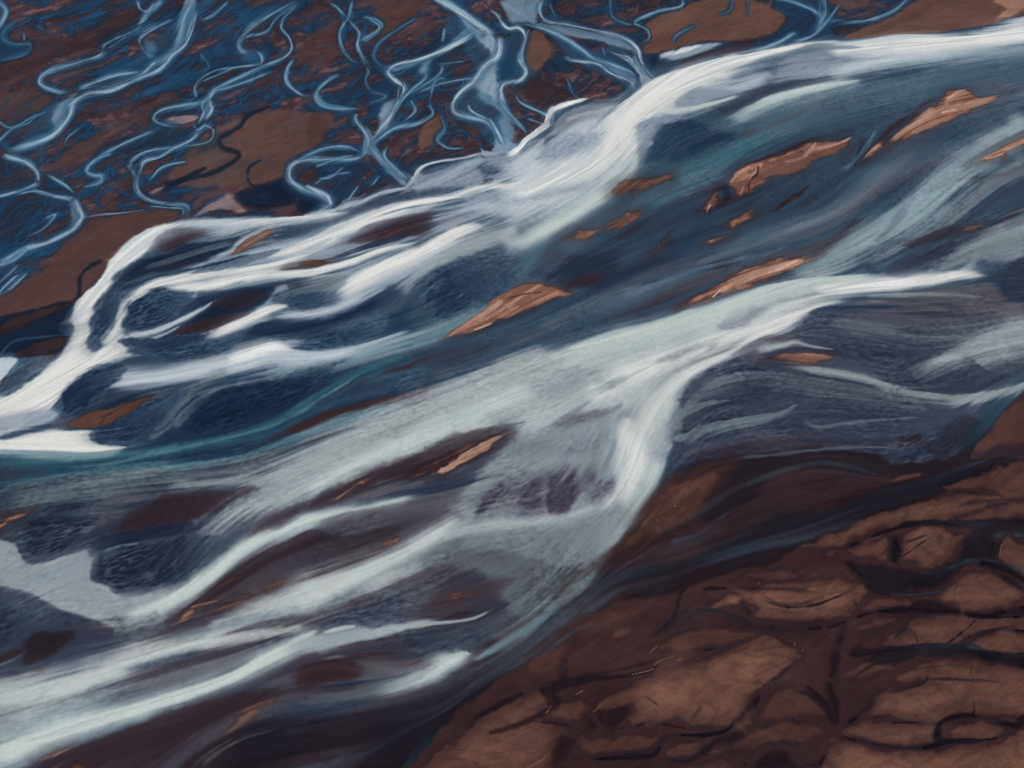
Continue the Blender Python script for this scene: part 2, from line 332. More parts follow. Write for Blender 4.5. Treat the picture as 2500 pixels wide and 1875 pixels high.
# --- braids, tile A
def mist(tile, pts, col='i', o=.6, f=12, k=1.2, rip=.25): P(tile, col, pts, f=f, o=o, k=k, rip=rip, j=.4)
mist('A', '985,-10 1060,-10 1060,80 1010,180 960,260 940,250 960,120', 'v', .75)
mist('A', '370,510 440,480 400,560 370,600 320,690 290,700 280,600', 'v', .7)
mist('A', '750,210 800,190 850,240 830,330 780,290', 'i', .5)
mist('A', '360,1100 410,1060 440,1180 390,1250 370,1180', 'v', .6)
mist('A', '1095,560 1150,560 1150,600 1090,660', 'i', .7)
mist('A', '2060,560 2150,520 2160,580 2080,680 2040,700 2030,640', 'c', .7)
mist('A', '60,800 220,720 270,740 120,830', 'i', .4)
mist('A', '1280,250 1420,280 1400,350 1310,330', 'U', .7)
for pts, w, c, cc in [
 ('1040,0 985,120 960,250 900,310 830,350 770,400 650,450 520,480 400,495', 36, 10, 'v'),
 ('1065,40 1040,150 1000,240 930,300 860,380 780,410 700,440 600,490 480,500 400,550 380,620 340,680 270,740 130,790 20,830', 30, 13, 'c'),
 ('840,330 770,400', 20, 12, 'c'),
 ('870,100 780,150 640,200 570,240 540,295 420,335 290,370 225,410 215,450 270,480 350,505 390,500', 30, 8, 'v'),
 ('880,0 790,80 745,150 700,160', 26, 7, 'i'),
 ('940,100 800,175 755,220 770,270 830,315', 20, 7, 'v'),
 ('560,260 600,250 700,180', 18, 6, 'i'), ('420,480 560,430 660,400 760,390', 20, 8, 'c'),
 ('20,830 60,850 150,880 200,930 205,985', 26, 11, 'c'), ('205,985 190,1030 300,1060 405,1070', 22, 10, 'v'),
 ('210,930 250,870 330,820 370,740 440,695 520,650', 16, 5, 'v'), ('230,930 340,990 405,1050', 14, 5, 'v'),
 ('205,990 110,1030 -40,1070', 18, 9, 'v'), ('80,1050 200,1030 300,1060', 12, 5, 'i'),
 ('405,1060 425,1120 445,1175 400,1240 260,1310 120,1350 0,1430 -60,1480', 26, 15, 'c'),
 ('-60,1450 60,1410 160,1340', 16, 6, 'v'), ('-60,1620 40,1570 130,1490 150,1470', 20, 7, 'v'), ('-60,1560 0,1520 60,1470 100,1430', 16, 5, 'i'),
 ('100,1480 30,1540 -20,1600', 12, 5, 'v'), ('240,1180 300,1160 240,1230 130,1290', 12, 4, 'i'),
 ('-30,780 60,700 160,660 200,600', 16, 5, 'i'), ('-30,640 60,690 160,640 260,600', 12, 4, 'i'),
 ('440,1180 540,1160 660,1150 800,1130', 8, 4, 'z'),
 ('1630,0 1500,60 1370,140 1300,215 1300,265 1350,290', 30, 9, 'v'),
 ('1640,10 1540,90 1520,150 1560,200 1575,260 1530,310 1400,365 1170,480 1130,520 1090,550 980,570 880,592 832,630 850,660 930,680 1030,670', 22, 7, 'v'),
 ('1310,200 1440,170 1500,90 1640,10', 16, 6, 'i'),
 ('1390,270 1415,310 1405,350 1300,362 1170,380 1090,420 1052,470 1060,530', 22, 9, 'v'),
 ('1160,485 1210,480 1330,440 1480,380', 14, 5, 'i'), ('1090,440 1190,400 1260,370', 10, 4, 'i'),
 ('1160,490 1130,540 1145,590 1100,650', 16, 9, 'c'), ('1130,520 1090,560 1100,610 1070,670', 14, 6, 'v'),
 ('1030,660 1060,700 1080,700 1110,680 1150,705 1145,745 1090,775 900,800 780,820 715,860 700,905 735,960 740,1020 790,1075 900,1100 1000,1112 1010,1150 990,1190', 26, 10, 'v'),
 ('1070,700 1030,755 940,800 860,850 780,870 760,930 745,1000', 20, 6, 'c'),
 ('800,1110 900,1120 990,1130 970,1180', 10, 4, 'i'),
 ('840,700 660,780 520,860 470,920 500,945 548,950 530,990 440,1010', 18, 6, 'i'),
 ('600,830 520,860', 10, 4, 'v'), ('1010,870 880,900 800,980', 10, 4, 'i'),
 ('1750,0 1830,50 1900,130 1940,180 1932,240 1960,310 1992,380 1975,440 2010,490 2085,520 1990,565 1935,620', 20, 7, 'v'),
 ('1900,0 1880,90 1835,170 1850,260 1900,320 1965,340', 18, 5, 'i'),
 ('1950,90 2040,110 2062,150 1960,230', 14, 4, 'i'), ('2212,360 2150,400 2010,400', 8, 0, 'i'),
 ('1935,610 1920,650 1975,720 1990,790', 24, 14, 'c'),
 ('2000,790 1920,850 1750,860 1630,868 1570,905 1570,970 1640,1020 1720,1050 1785,1100 1700,1150', 28, 11, 'c'),
 ('1920,800 1780,800 1680,830 1600,870', 14, 5, 'v'),
 ('1840,400 1760,450 1710,500 1745,560 1850,580 1950,590', 16, 8, 'i'),
 ('1700,900 1850,850 1920,840', 10, 4, 'i'), ('1690,1000 1780,950 1900,930', 10, 4, 'i'),
 ('1590,310 1550,370 1545,440 1600,495 1680,530', 16, 6, 'i'),
 ('-20,0 30,60 0,140 -20,160', 26, 10, 'i'), ('90,100 10,190 70,240 160,240 130,290 -20,330', 18, 6, 'U'), ('130,180 130,220', 10, 4, 'v'),
 ('2260,90 2150,160 2050,230 2020,300 2060,350 2140,380', 14, 5, 'U'),
 ('1080,290 1130,360 1080,400', 12, 4, 'U'), ('1240,0 1150,80 1080,110', 16, 6, 'i'),
 ('740,0 760,50 800,60 830,20', 10, 4, 'v'),
 ]: braid('A', pts, w, c, cc=cc)
for pts in ['1500,560 1350,620 1285,690 1190,745 1200,790 1290,830 1250,880 1130,940 1000,970 900,1020 870,1060',
            '560,1400 480,1440 430,1500 430,1580 400,1640', '1120,900 1000,960 880,1000']:
    R('A', 'N', ' '.join(q+',14' for q in pts.split()), s=.7, o=.75)
R('A', 'N', '1420,860,6 1350,900,8 1338,960,8 1370,1005,7 1430,1010,6', s=.8, o=.8)
R('A', 'K', '980,1195,5 860,1225,5 640,1400,5 560,1530,6 400,1660,7', s=1, o=.8)
# --- braids, tile B
mist('B', '690,0 790,10 900,130 1000,190 1030,240 1010,320 960,260 860,150 800,80', 'c', .9, f=8, rip=.5)
mist('B', '740,240 860,150 900,170 860,230 740,280 640,330 520,380 450,380 600,310', 'v', .8, f=12)
mist('B', '610,340 680,310 650,400 600,400', 'v', .8)
mist('B', '970,330 1040,260 1030,420 1060,480 1060,560 1000,540 900,480 830,520 850,460 920,400', 'c', .85, f=12, rip=.7)
mist('B', '900,460 1060,520 1110,600 1130,700 1120,780 1060,830 1000,820 1010,740 1030,620 950,560', 'v', .6, f=14, rip=.6)
mist('B', '990,640 1040,710 1100,760 1140,790 1120,820 1000,830 1020,740', 'v', .8, f=8)
mist('B', '1040,0 1260,-20 1260,80 1240,140 1160,130 1100,140 1060,80', 'v', .75, f=14, rip=.4)
mist('B', '1040,470 1140,420 1150,440 1070,480 1070,540', 'i', .6)
mist('B', '1280,120 1560,170 1720,215 1790,270 1810,360 1780,300 1600,230 1400,200 1230,150', 'v', .7, f=10)
mist('B', '1640,280 1750,310 1760,240 1820,350 1870,420 1930,440 1860,480 1810,500 1780,420 1730,350', 'c', .85, f=10, rip=.6)
mist('B', '1560,310 1700,350 1780,420 1770,460 1640,400', 'v', .6, f=10)
mist('B', '310,680 360,720 400,830 540,960 500,1000 340,840 300,830', 'v', .75, f=8)
mist('B', '440,560 530,540 440,640 390,680 380,640', 'c', .6)
for pts, w, c, cc in [
 ('680,-20 790,40 890,110 1000,190', 34, 16, 'w'),
 ('1035,190 1035,260 1020,310 960,350 900,440 835,490 785,560 800,610 870,635 960,655 1010,700 1030,760', 24, 10, 'w'),
 ('960,150 860,210 740,270 600,320 480,350 441,390 470,430 520,465 515,520 470,600 440,650 380,720 340,780', 28, 12, 'w'),
 ('740,150 730,230', 14, 6, 'v'), ('730,330 715,400 600,480 500,540 450,620', 18, 6, 'v'), ('850,330 700,350', 8, 0, 'v'),
 ('900,420 820,430 700,460 600,500', 14, 5, 'v'), ('630,380 640,420 560,490 500,560', 16, 5, 'v'),
 ('950,40 1020,80 1080,150 1145,150 1180,200 1165,260 1150,330 1180,385 1150,430 1060,455 1050,520 1080,590', 22, 10, 'w'),
 ('1200,150 1160,280 1160,330', 10, 4, 'v'),
 ('1290,-20 1255,50 1290,110 1400,130 1560,165 1700,205 1780,260 1800,330 1850,400 1915,450', 22, 9, 'w'),
 ('1130,120 1260,150 1380,200 1480,265 1550,320 1650,350 1740,385 1790,430', 20, 8, 'v'),
 ('1390,290 1430,325 1560,345 1640,395 1740,440 1770,480 1795,520', 18, 9, 'w'),
 ('1650,290 1740,315 1760,370', 12, 5, 'w'), ('1590,250 1610,310', 12, 5, 'v'),
 ('2030,-20 2020,35 1890,60 1770,120 1835,160 1845,205 1795,240', 14, 7, 'i'), ('1640,-20 1650,90 1760,140', 14, 5, 'U'), ('1310,20 1340,90', 10, 3, 'U'),
 ('1120,510 1160,560 1270,610 1310,640', 10, 6, 'v'), ('870,560 890,600 990,650', 10, 5, 'w'),
 ('980,635 1020,700 1060,780', 16, 9, 'w'), ('1040,540 1080,600 1190,720', 18, 7, 'v'), ('1180,640 1290,670', 10, 5, 'v'),
 ('690,540 665,570 675,620 600,670 480,690 400,740 340,790', 18, 8, 'v'), ('560,540 580,600 530,650', 10, 4, 'v'), ('750,420 690,440 660,560', 12, 4, 'v'),
 ('255,620 290,690 330,750 320,830', 18, 10, 'w'), ('330,780 400,860 470,910 548,965', 30, 6, 'v'),
 ('430,790 420,850 500,930', 12, 5, 'v'), ('750,700 700,750 760,800 850,800', 14, 5, 'i'), ('720,620 740,700 700,760', 10, 3, 'U'),
 ('-30,850 100,800 200,790 290,820', 14, 5, 'v'), ('-10,1000 50,1030 110,1060 130,1110', 20, 12, 'w'), ('200,900 120,960 60,960', 8, 3, 'v'),
 ('150,400 60,480 50,530 100,580 280,590', 16, 7, 'i'), ('280,1000 220,1080', 6, 3, 'v'), ('400,940 350,1000', 6, 3, 'v'),
 ('330,100 390,150 290,220', 10, 4, 'i'), ('940,800 960,830', 6, 3, 'v'), ('1400,420 1440,510 1480,530', 10, 0, 'U'),
 ]: braid('B', pts, w, c, cc=cc, ow=.6)
for pts, w, c, cc in [
 ('820,-20 960,10 1080,60 1130,100', 16, 6, 'i'), ('1130,-20 1140,60 1120,120 1080,190 960,230', 26, 9, 'v'), ('1220,20 1160,100 1080,190', 16, 5, 'v'),
 ('1600,-20 1500,60 1350,110 1140,115', 22, 7, 'i'), ('980,170 880,230 760,280', 26, 9, 'v'), ('560,80 620,60 640,0', 9, 3, 'U'), ('720,0 720,90', 6, 3, 'U'),
 ('450,130 340,190 320,230', 9, 3, 'U'), ('300,400 270,440 340,370', 12, 7, 'c'),
 ]: braid('C', pts, w, c, cc=cc, ow=.7)
# ================= 3. the great river =================
# grey and mauve shallows in the corner by the upper bank
P('C', 'c', '230,300 340,260 500,225 600,235 480,290 340,330 280,325', f=10, k=1, o=.9)
P('C', 'X', '235,298 340,262 500,228 420,275 300,305', f=8, k=1, o=.9)
P('C', 'P', '330,340 480,270 740,210 760,250 500,330 400,360', f=12, o=.8)
# upper band, right
R('C', 's', '2260,260,60,80 1850,330,60,80 1400,400,60,90 1000,420,60,90 650,500,60,100', s=(.6, .9), o=.7, k=1)
R('C', 'S', '2260,330,90 1900,400,90 1500,470,80 1100,560,70 700,700,60 350,860,60', s=1., o=.5, k=1)
P('C', 'w', '1880,180 2040,140 2260,80 2260,200 1980,200', f=14, o=.85, k=1)
R('C', 'W', '2300,160,80,60 2060,190,35,45 1850,200,30,60 1560,210,30,80 1300,235,24,60 1150,240,15,20', s=(.6, .95), o=.9, k=.7)
R('C', 'c', '1300,240,20,60 1100,245,22,70 900,290,30,60 700,330,40,60 500,390,40,60', s=(.7, .9), o=.6, k=1.3)
R('C', 'c', '2300,240,20,90 1900,285,20,90 1600,315,20,90 1350,355,20,80 1150,420,20,60', s=1, o=.65, st=.3, k=1)
R('C', 't', '2260,215,5,60 1800,275,10,50 1560,310,10,50 1400,350,10,40', s=(.9, 1), o=.7, k=1)
# dark slips inside the upper band
P('C', 'S', '700,330 760,290 880,265 1100,250 1300,240 1400,250 1200,275 1000,300 860,360 800,350', f=14, o=.8, k=1)
P('C', 'W', '820,350 880,335 1000,290 1120,280 1180,320 1000,340 860,400', f=20, o=.15, k=1)
P('C', 'g', '840,400 880,350 1000,300 1180,300 1300,340 1220,400 1020,430 900,440 835,425', f=30, o=.9, k=1.4, j=.7, rip=.4)
P('C', 's', '1290,270 1420,280 1300,330 1150,300', f=20, o=.5, k=1)
R('C', 'w', '1800,275,30,40 1500,300,40,50 1300,350,30,50 1150,410,10,30', s=1, o=.5, k=1.5)
P('C', 's', '290,560 380,480 470,450 640,470 700,470 660,510 520,560 380,590 300,600', f=20, o=.9, k=1.3)
R('C', 'W', '960,265,12,20 760,300,20,26 620,320,30,40 480,360,36,50 350,410,45,60 220,470,60,60 130,530,50,75 30,610,60,85 -80,690,70,90', s=(.35, .75), o=1., k=.6)
R('C', 'W', '1240,220,8,10 1000,240,10,14 800,290,14,20 640,330,20,20', s=.9, o=.8, k=1)
R('C', 'w', '860,400,20,20 700,430,16,20 560,450,12,20 460,470,10,10', s=.9, o=.6, k=1.5)
R('C', 'T', '1340,430,14,30 1150,455,14,34 1000,480,14,36 850,520,12,34 760,560,10,24', s=(.6, 1), o=.9, k=1)
R('C', 't', '1000,490,14,50 840,540,14,60 720,600,20,50 640,650,20,40', s=1, o=.6, k=1.3)
P('C', 'd', '330,620 420,580 640,530 700,480 900,450 1100,440 960,480 800,540 700,620 560,610 430,610', f=12, o=.75, k=1.4, j=.8)
R('C', 'w', '680,515,5,8 560,545,8,14 420,580,10,20 280,600,14,20 180,630,20,20 100,680,20,20', s=(.5, 1), o=.9, k=1, j=(.2, 0))
R('C', 'g', '430,590,20,30 280,630,26,40 170,680,30,50 130,740,40,30', s=.8, o=.6, k=1.6, rip=.3)
P('C', 'n', '190,690 240,660 400,690 540,680 620,700 660,750 500,850 330,900 160,860 150,760', f=30, o=.85, k=1.2, j=1, rip=.1)
R('C', 'S', '700,690,30,30 480,700,20,20 300,670,12,14 250,650,8,10', s=1, o=.7, k=1.6)
R('C', 'g', '130,690,20,34 100,720,20,30 130,780,20,30', s=.9, o=.6, k=1)
R('C', 'e', '1000,580,40 800,700,50 560,840,60 300,960,60 160,1060,50', s=1, o=.5, k=1.2)
R('C', 'q', '1160,560,30 900,700,40 640,830,40 500,940,40 320,1000,40', s=1, o=.35, k=1.5)
R('C', 'p', '1050,580,14 940,640,12 800,690,12 680,740,14', s=1, o=.6, k=1.3)
R('C', 'r', '950,645,8 870,665,8 800,690,6', s=.9, o=.9, k=1)
# --- trunk fan, tile B
P('B', 'g', '1540,540 1700,555 1640,640 1560,760 1430,860 1280,880 1240,820 1280,720 1320,650 1400,580', f=18, k=1.2)
P('B', 'm', '1350,640 1500,570 1700,560 1600,650 1400,700 1290,760 1240,760 1310,690', f=18, o=.8, k=1.4)
P('B', 'N', '1200,770 1320,720 1420,700 1330,770 1260,830 1230,840', f=12, o=.85, k=1.3)
R('B', 'W', '1960,430,60,70 1850,530,70,70 1750,620,90,50 1660,720,110,90 1600,800,120,120 1500,880,120,140 1380,960,90,120 1250,1040,80,100 1120,1120,80,90', s=(.9, .9), o=.95, k=.9, rip=.25)
P('B', 'w', '1640,640 1760,640 1750,800 1700,920 1560,1060 1380,1150 1200,1200 1000,1220 940,1190 700,1180 720,1130 900,1060 1200,1000 1400,900', f=40, o=.85, k=1, rip=.35)
R('B', 'W', '1900,520,60,60 1780,600,60,60 1720,680,60,60 1680,760,60,60 1620,860,60,60', s=1, o=.9, k=.5)
R('B', 'T', '1775,730,60,20 1735,850,70,26 1640,980,70,30 1530,1080,60,30 1400,1170,60,30 1290,1240,50,30 1160,1290,50,40', s=(1, 1), o=.85, k=.7)
P('B', 'g', '1260,840 1330,780 1480,700 1560,720 1540,800 1460,870 1340,890 1260,890', f=34, o=.75, k=1.3, rip=1)
P('B', 'g', '1200,960 1340,910 1500,880 1640,880 1560,960 1420,1010 1300,1020 1150,1050 1080,1040', f=34, o=.55, k=1.3, rip=.8)
P('B', 'g', '900,1180 1000,1110 1200,1080 1420,1080 1360,1140 1200,1180 1050,1210 940,1215', f=30, o=.55, k=1.3, rip=.8)
P('B', 's', '940,1195 1010,1160 1120,1150 1100,1200 980,1220', f=20, o=.5, k=1, rip=.5)
R('B', 'w', '1180,1000,10,20 1000,1040,14,20 840,1080,20,30', s=1, o=.5)
R('B', 'W', '1300,870,20,26 1180,960,26,26 1130,995,18,20 1010,1010,14,16 900,1045,16,18 800,1065,18,20 660,1080,20,22 500,1110,24,28 300,1170,26,30 150,1230,26,30 -40,1310,26,34', s=(.5, .8), o=.97, k=.8)
R('B', 'w', '700,1120,20,30 500,1150,20,40 300,1220,20,30 100,1310,20,40 -60,1370,20,40', s=1, o=.7, k=1.6)
# strip along the upper bank
P('B', 'g', '1150,820 1200,760 1290,740 1260,880 1180,960 1040,1000 900,1060 760,1070 600,1070 460,1080 560,990 620,920 850,860 1000,840', f=8, k=1.3, rip=.5)
P('B', 'n', '470,1050 600,1000 780,1000 920,1000 840,1050 700,1070 500,1100 460,1080', f=16, o=.85, k=1.5)
P('B', 'n', '890,900 950,860 1050,870 1060,930 950,990 930,960 900,940', f=24, o=.75, k=1.2, rip=.8, j=1)
P('B', 'n', '620,920 780,870 850,870 720,930 630,950', f=10, o=.7, k=1)
P('B', 'N', '925,1010 960,965 1010,960 1000,990 945,1010', f=5, o=.85)
R('B', 'w', '1240,800,10,14 1230,870,14,14 1180,960,16,16', s=.8, o=.9, k=1)
R('B', 'c', '960,840,20,30 850,890,20,40 720,960,20,30 560,1030,14,20', s=1, o=.75, k=1.6)
R('B', 'X', '1530,530,6,6 1440,548,10,16 1330,592,14,18 1300,640,18,14 1290,680,22,14 1200,740,18,20 1150,790,20,22 1110,825,18,20 1060,835,8,14', s=(.3, .5), o=1., k=.4)
R('B', 'w', '1060,835,8,10 950,825,6,16 850,850,6,14 720,870,5,8 640,890,5,6 600,925,8,10 570,970,14,12 520,1015,14,12 400,1040,12,14 280,1090,12,16 120,1140,12,20 -20,1160,12,26', s=(.4, .9), o=.9, k=1.1)
R('B', 'W', '760,860,3,4 640,890,5,6 600,920,9,6 565,970,9,8', s=.6, o=.9, k=.5)
R('B', 'z', '1540,540,8 1620,540,10 1700,530,8', s=.9, o=.7, k=1)
R('B', 'w', '1700,560,8,24 1600,590,8,30 1480,620,10,30 1380,650,10,20', s=(.4, 1), o=.6, k=1.2)
P('B', 's', '160,1140 240,1110 420,1050 480,1060 420,1090 300,1130 200,1160', f=8, o=.75, k=1)
# third white stream
P('B', 'm', '680,1260 670,1180 720,1130 840,1140 930,1190 830,1230 740,1260', f=26, o=.85, k=1)
P('B', 'N', '530,1180 640,1130 720,1110 680,1160 664,1260 580,1290 520,1250 420,1200', f=14, o=.9, k=1)
P('B', 'c', '-60,1280 300,1130 700,1080 900,1050 1100,1010 1150,1200 900,1330 500,1480 200,1620 -60,1600', f=40, o=.55, tx=.8, k=2)
R('B', 'W', '945,1200,6,10 880,1225,22,22 780,1270,34,30 700,1320,34,34 600,1370,32,36 500,1410,32,36 400,1460,30,34 300,1500,28,34 220,1530,24,40 150,1570,20,40', s=(.45, .7), o=1, k=.6)
R('B', 'w', '1160,1240,20,40 1000,1270,30,60 850,1320,20,80 700,1390,20,70 560,1450,20,60 420,1540,20,60', s=1, o=.65, k=1.4)
R('B', 'W', '560,1310,4,5 400,1350,10,10 280,1390,16,16 150,1440,20,20 60,1460,20,24 -60,1490,20,24', s=.7, o=.95, k=.8)
P('B', 'n', '0,1310 130,1270 300,1230 420,1210 560,1230 560,1300 380,1340 250,1390 100,1420 -60,1440 -60,1340', f=12, o=.7, k=1.8)
R('B', 'w', '300,1270,10,10 150,1330,16,14 0,1390,16,16', s=1, o=.7, k=2)
R('B', 'N', '560,1300,20 400,1320,18 250,1350,10', s=.9, o=.8, k=1)
bar('B', '530,1190 560,1172 600,1170 590,1185', 'R', f=3)
bar('B', '330,1320 420,1290 520,1262 550,1262 530,1290 430,1310', 'r', f=7, o=.9)
bar('B', '240,1300 330,1270 300,1320', 'r', f=8, o=.5)
bar('B', '-20,1410 60,1405 160,1410 60,1430', 'r', f=7, o=.9)
R('B', 'w', '450,1450,14,20 340,1490,14,20 200,1480,10,16 0,1500,10,20', s=1, o=.6, k=2)
# --- fan foot: dark net between the third stream and the deep channel
P('E', 's', '600,260 700,180 900,80 1200,-20 1300,60 1100,300 960,400 780,480 680,490 620,450 580,340', f=40, o=.9, k=1.1, rip=.5)
P('E', 'n', '570,290 640,230 760,190 900,170 1060,180 1060,300 950,370 800,440 700,490 620,460 590,380 640,320', f=50, o=.9, k=1, rip=.7, j=1.4)
R('E', 'c', '1160,-10,60,40 950,60,50,50 760,120,40,50 640,200,30,30 560,280,26,26 520,360,26,26', s=1, o=.6, k=1.6)
R('E', 'g', '1200,60,30 1060,200,30 960,330,30 860,430,30 700,500,30', s=1, o=.2, k=1.3)
R('E', 'e', '1310,40,30 1200,180,28 1080,290,24 980,400,24 840,480,30 700,560,34 540,620,34 380,670,34 200,720,40 40,790,40 -80,880,40', s=1, o=.85, k=.9)
R('E', 'q', '1000,380,8 860,480,12 720,580,10 560,620,10', s=1, o=.6, k=1)
# dark water between the two rivers
P('E', 'n', '1300,60 1500,100 1700,60 1900,0 2300,100 1700,320 1560,400 1450,320 1300,280 1180,260 1200,180', f=40, o=.7, k=1, rip=.1)
P('E', 'N', '1170,240 1240,200 1360,230 1300,270 1200,260', f=14, o=.8)
P('E', 'b', '1300,280 1500,220 1640,240 1560,320 1440,330', f=24, o=.7, k=1.4)
P('E', 'P', '1290,100 1450,150 1550,130 1540,160 1400,170 1280,140', f=12, o=.7, k=1.3)
P('E', 'P', '-80,1000 200,930 700,860 1100,700 1400,600 1500,520 1700,400 2300,100 2300,250 1900,470 1500,570 1200,720 600,980 -80,1100', f=40, o=.8, k=1.5)
R('E', 'M', '2260,120,40 1900,230,40 1650,330,40 1450,440,40 1250,560,34 1050,620,30', s=1, o=.55, k=1.8)
R('E', 'q', '2260,200,20 1800,300,30 1500,400,30 1200,520,30', s=1, o=.2, k=2)
P('E', 'd', '300,680 500,640 800,600 1200,560 1100,640 900,720 800,760 640,760 560,720 400,760', f=26, o=.8, k=1.4, rip=.1)
P('E', 'b', '360,790 420,750 560,700 700,650 740,660 620,720 540,770', f=14, o=.7, k=1.2)
P('E', 'n', '-60,940 60,880 220,800 500,760 760,760 800,800 560,860 300,920 60,960', f=24, o=.85, k=1, rip=.7)
R('E', 'M', '1300,640,20 1000,720,24 800,760,20 640,790,20', s=1, o=.4, k=1.5, rip=.5)
R('E', 'b', '1200,700,14 1000,780,18 800,830,18 600,880,18 300,960,20 0,1030,20', s=1, o=.7, k=1.5)
R('E', 'g', '560,960,10,16 300,1030,12,16 100,1070,12,14 -60,1110,14,14', s=1, o=.55, k=1.6)
R('E', 'b', '500,1010,8 300,1060,10 100,1110,12 -60,1150,12', s=1, o=.7, k=1)
def isle(label, tile, pts, col='O', f=5, j=.5, o=1., k=.5):
    ISLES.append((label, parse(tile, pts)))
    P(tile, 'P', pts, f=14, o=.5, grow=30, k=2, j=j)
    bar(tile, pts, col, f=f+9, j=j+.3, o=o, k=k+.8)
    P(tile, {'R': 'Q', 'r': 'O', 'b': 'r', 'L': 'l', 'O': 'H', 'o': 'O'}[col], pts, f=16, o=.75, tx=1., lay='b')
# ================= 4. water between the bars, right of the centre =================
P('C', 's', '200,1150 500,1130 700,1180 900,1140 800,1330 500,1440 250,1420 0,1500 0,1300', f=40, o=.8, k=1.3)
P('C', 'n', '300,1250 480,1180 620,1180 600,1240 480,1300 420,1380 300,1420 230,1400', f=30, o=.5, k=1)
P('C', 'M', '1600,640 1700,540 1800,470 1950,400 2050,390 2150,440 2260,470 2260,520 2100,520 1950,500 1850,490', f=30, o=.6, k=1.4)
P('C', 'S', '1300,900 1600,860 1900,760 2260,620 2260,720 1950,870 1500,1050 1350,1100', f=40, o=.6, k=1.5)
P('C', 'n', '1560,760 1800,700 2100,600 2260,560 2260,660 2000,720 1750,790', f=30, o=.7, k=1)
P('C', 'N', '1300,1300 1500,1200 1650,1060 1800,960 1900,900 1880,960 1720,1050 1600,1180 1450,1290 1330,1330', f=24, o=.8, k=1.3)
P('C', 'P', '1100,1360 1300,1220 1370,1160 1500,1180 1400,1280 1250,1370 1130,1400', f=20, o=.85, k=1.5)
P('C', 'P', '900,1340 1100,1290 1300,1220 1200,1330 1000,1370', f=20, o=.8, k=1.5)
R('C', 'b', '1350,1170,10 1280,1240,16 1200,1320,16 1120,1380,14', s=1, o=.8, k=1.5)
R('C', 'M', '1900,820,20 1700,900,30 1500,980,30 1250,1080,30 1000,1200,30 800,1310,24', s=1, o=.6, k=2)
R('C', 'S', '1500,880,30 1300,1000,40 1150,1150,40 900,1240,40 700,1310,40 500,1380,30', s=1, o=.6, k=2)
R('C', 'g', '1400,1020,10 1250,1130,16 1080,1200,14 900,1260,10', s=1, o=.4, k=2)
R('C', 'g', '970,1310,6 850,1360,14 650,1410,20 450,1450,24 250,1520,30 0,1590,30', s=1, o=.45, k=2)
R('C', 'cc', '2300,640,60 2050,800,76 1880,920,70 1750,1040,80 1620,1160,84 1450,1270,60 1250,1380,60 1080,1460,50 900,1500,20', s=1, o=.85, k=1.2, rip=.3)
R('C', 'g', '2260,860,40 2100,950,40 1980,1050,40 1800,1180,40 1600,1300,40 1400,1420,40', s=1, o=.7, k=1.8, rip=.3)
R('C', 'P', '2260,880,16 2100,940,14 1980,960,14 1880,960,14 1750,1020,16', s=1, o=.6, k=1.4)
R('C', 'b', '1930,890,10 1830,960,14 1740,1010,16 1660,1060,8', s=1, o=.8, k=1)
R('C', 'd', '2300,960,30 2100,1040,30 1950,1160,30 1780,1270,30 1650,1330,20', s=1, o=.7, k=1.8)
P('C', 'P', '1640,1330 1800,1260 2000,1180 2260,1090 2260,1150 2060,1220 1900,1290 1700,1350', f=20, o=.85, k=1.4)
P('C', 'w', '1900,1400 1860,1360 2000,1280 2260,1180 2300,1300 2260,1440 2100,1460 2010,1470 1960,1440', f=40, o=.85, k=1.2, rip=.4)
R('C', 'z', '2260,1120,8 2180,1140,8 2080,1180,6', s=1, o=.6)
R('C', 'N', '1310,750,14 1340,760,12 1320,820,8 1300,900,8', s=1, o=.6)
R('C', 'q', '1410,700,6 1370,780,10 1310,860,12 1230,920,16', s=1, o=.7)
P('C', 'N', '560,990 620,1000 640,1070 600,1110 560,1130 580,1060 560,1010', f=8, o=.9)
R('C', 'b', '1060,760,14 900,830,12 760,880,12 640,960,10', s=1, o=.8, k=1.5)
R('C', 'b', '1450,745,8 1500,690,10 1600,620,12 1720,530,12', s=1, o=.8, k=1.5)
R('C', 'b', '1050,1000,8 1000,1050,14 930,1090,14 860,1150,10', s=1, o=.8, k=1.5)
R('C', 'b', '1100,1380,30 900,1400,24 700,1470,24 560,1550,24 420,1620,20 300,1700,20', s=1, o=.85, k=1.2)
# --- upper right again, in broad soft sheets
R('O', 'S', '2300,240,20,80 2000,280,20,90 1700,350,20,90 1450,420,20,90 1200,500,20,80 1000,580,20,60', s=1, o=.7, k=1.2)
P('O', 'w', '1940,155 2100,95 2260,60 2300,190 2000,215 1800,260 1600,320 1450,345 1250,345 1150,380 1110,340 1250,290 1400,240 1600,185', f=44, o=.8, k=1.2)
R('O', 'W', '2300,145,60,36 2100,162,34,36 1900,170,16,44 1700,180,18,50 1500,200,20,40 1350,230,16,30', s=(.8, 1), o=.9, k=.8)
P('O', 'g', '1108,335 1140,275 1230,240 1400,235 1480,250 1440,300 1300,350 1200,350', f=30, o=.75, k=1.5, rip=.7, j=.6)
P('O', 'S', '1030,270 1100,225 1250,200 1480,195 1500,210 1350,225 1200,240 1100,275', f=14, o=.7, k=1.2)
R('O', 'W', '1300,190,8,8 1100,225,14,26 950,265,20,46 820,325,34,60 700,385,50,66 600,430,44,100 510,500,60,100 430,570,70,110 340,650,80,110', s=(.5, 1), o=.97, k=.8)
R('O', 'w', '1100,335,8,16 1000,365,14,24 880,385,20,34 760,410,20,40', s=(.7, 1), o=.8, k=1.4)
P('O', 'g', '690,435 740,392 810,365 950,385 1080,385 1000,410 860,440 720,475', f=16, o=.8, k=1.8, rip=.3)
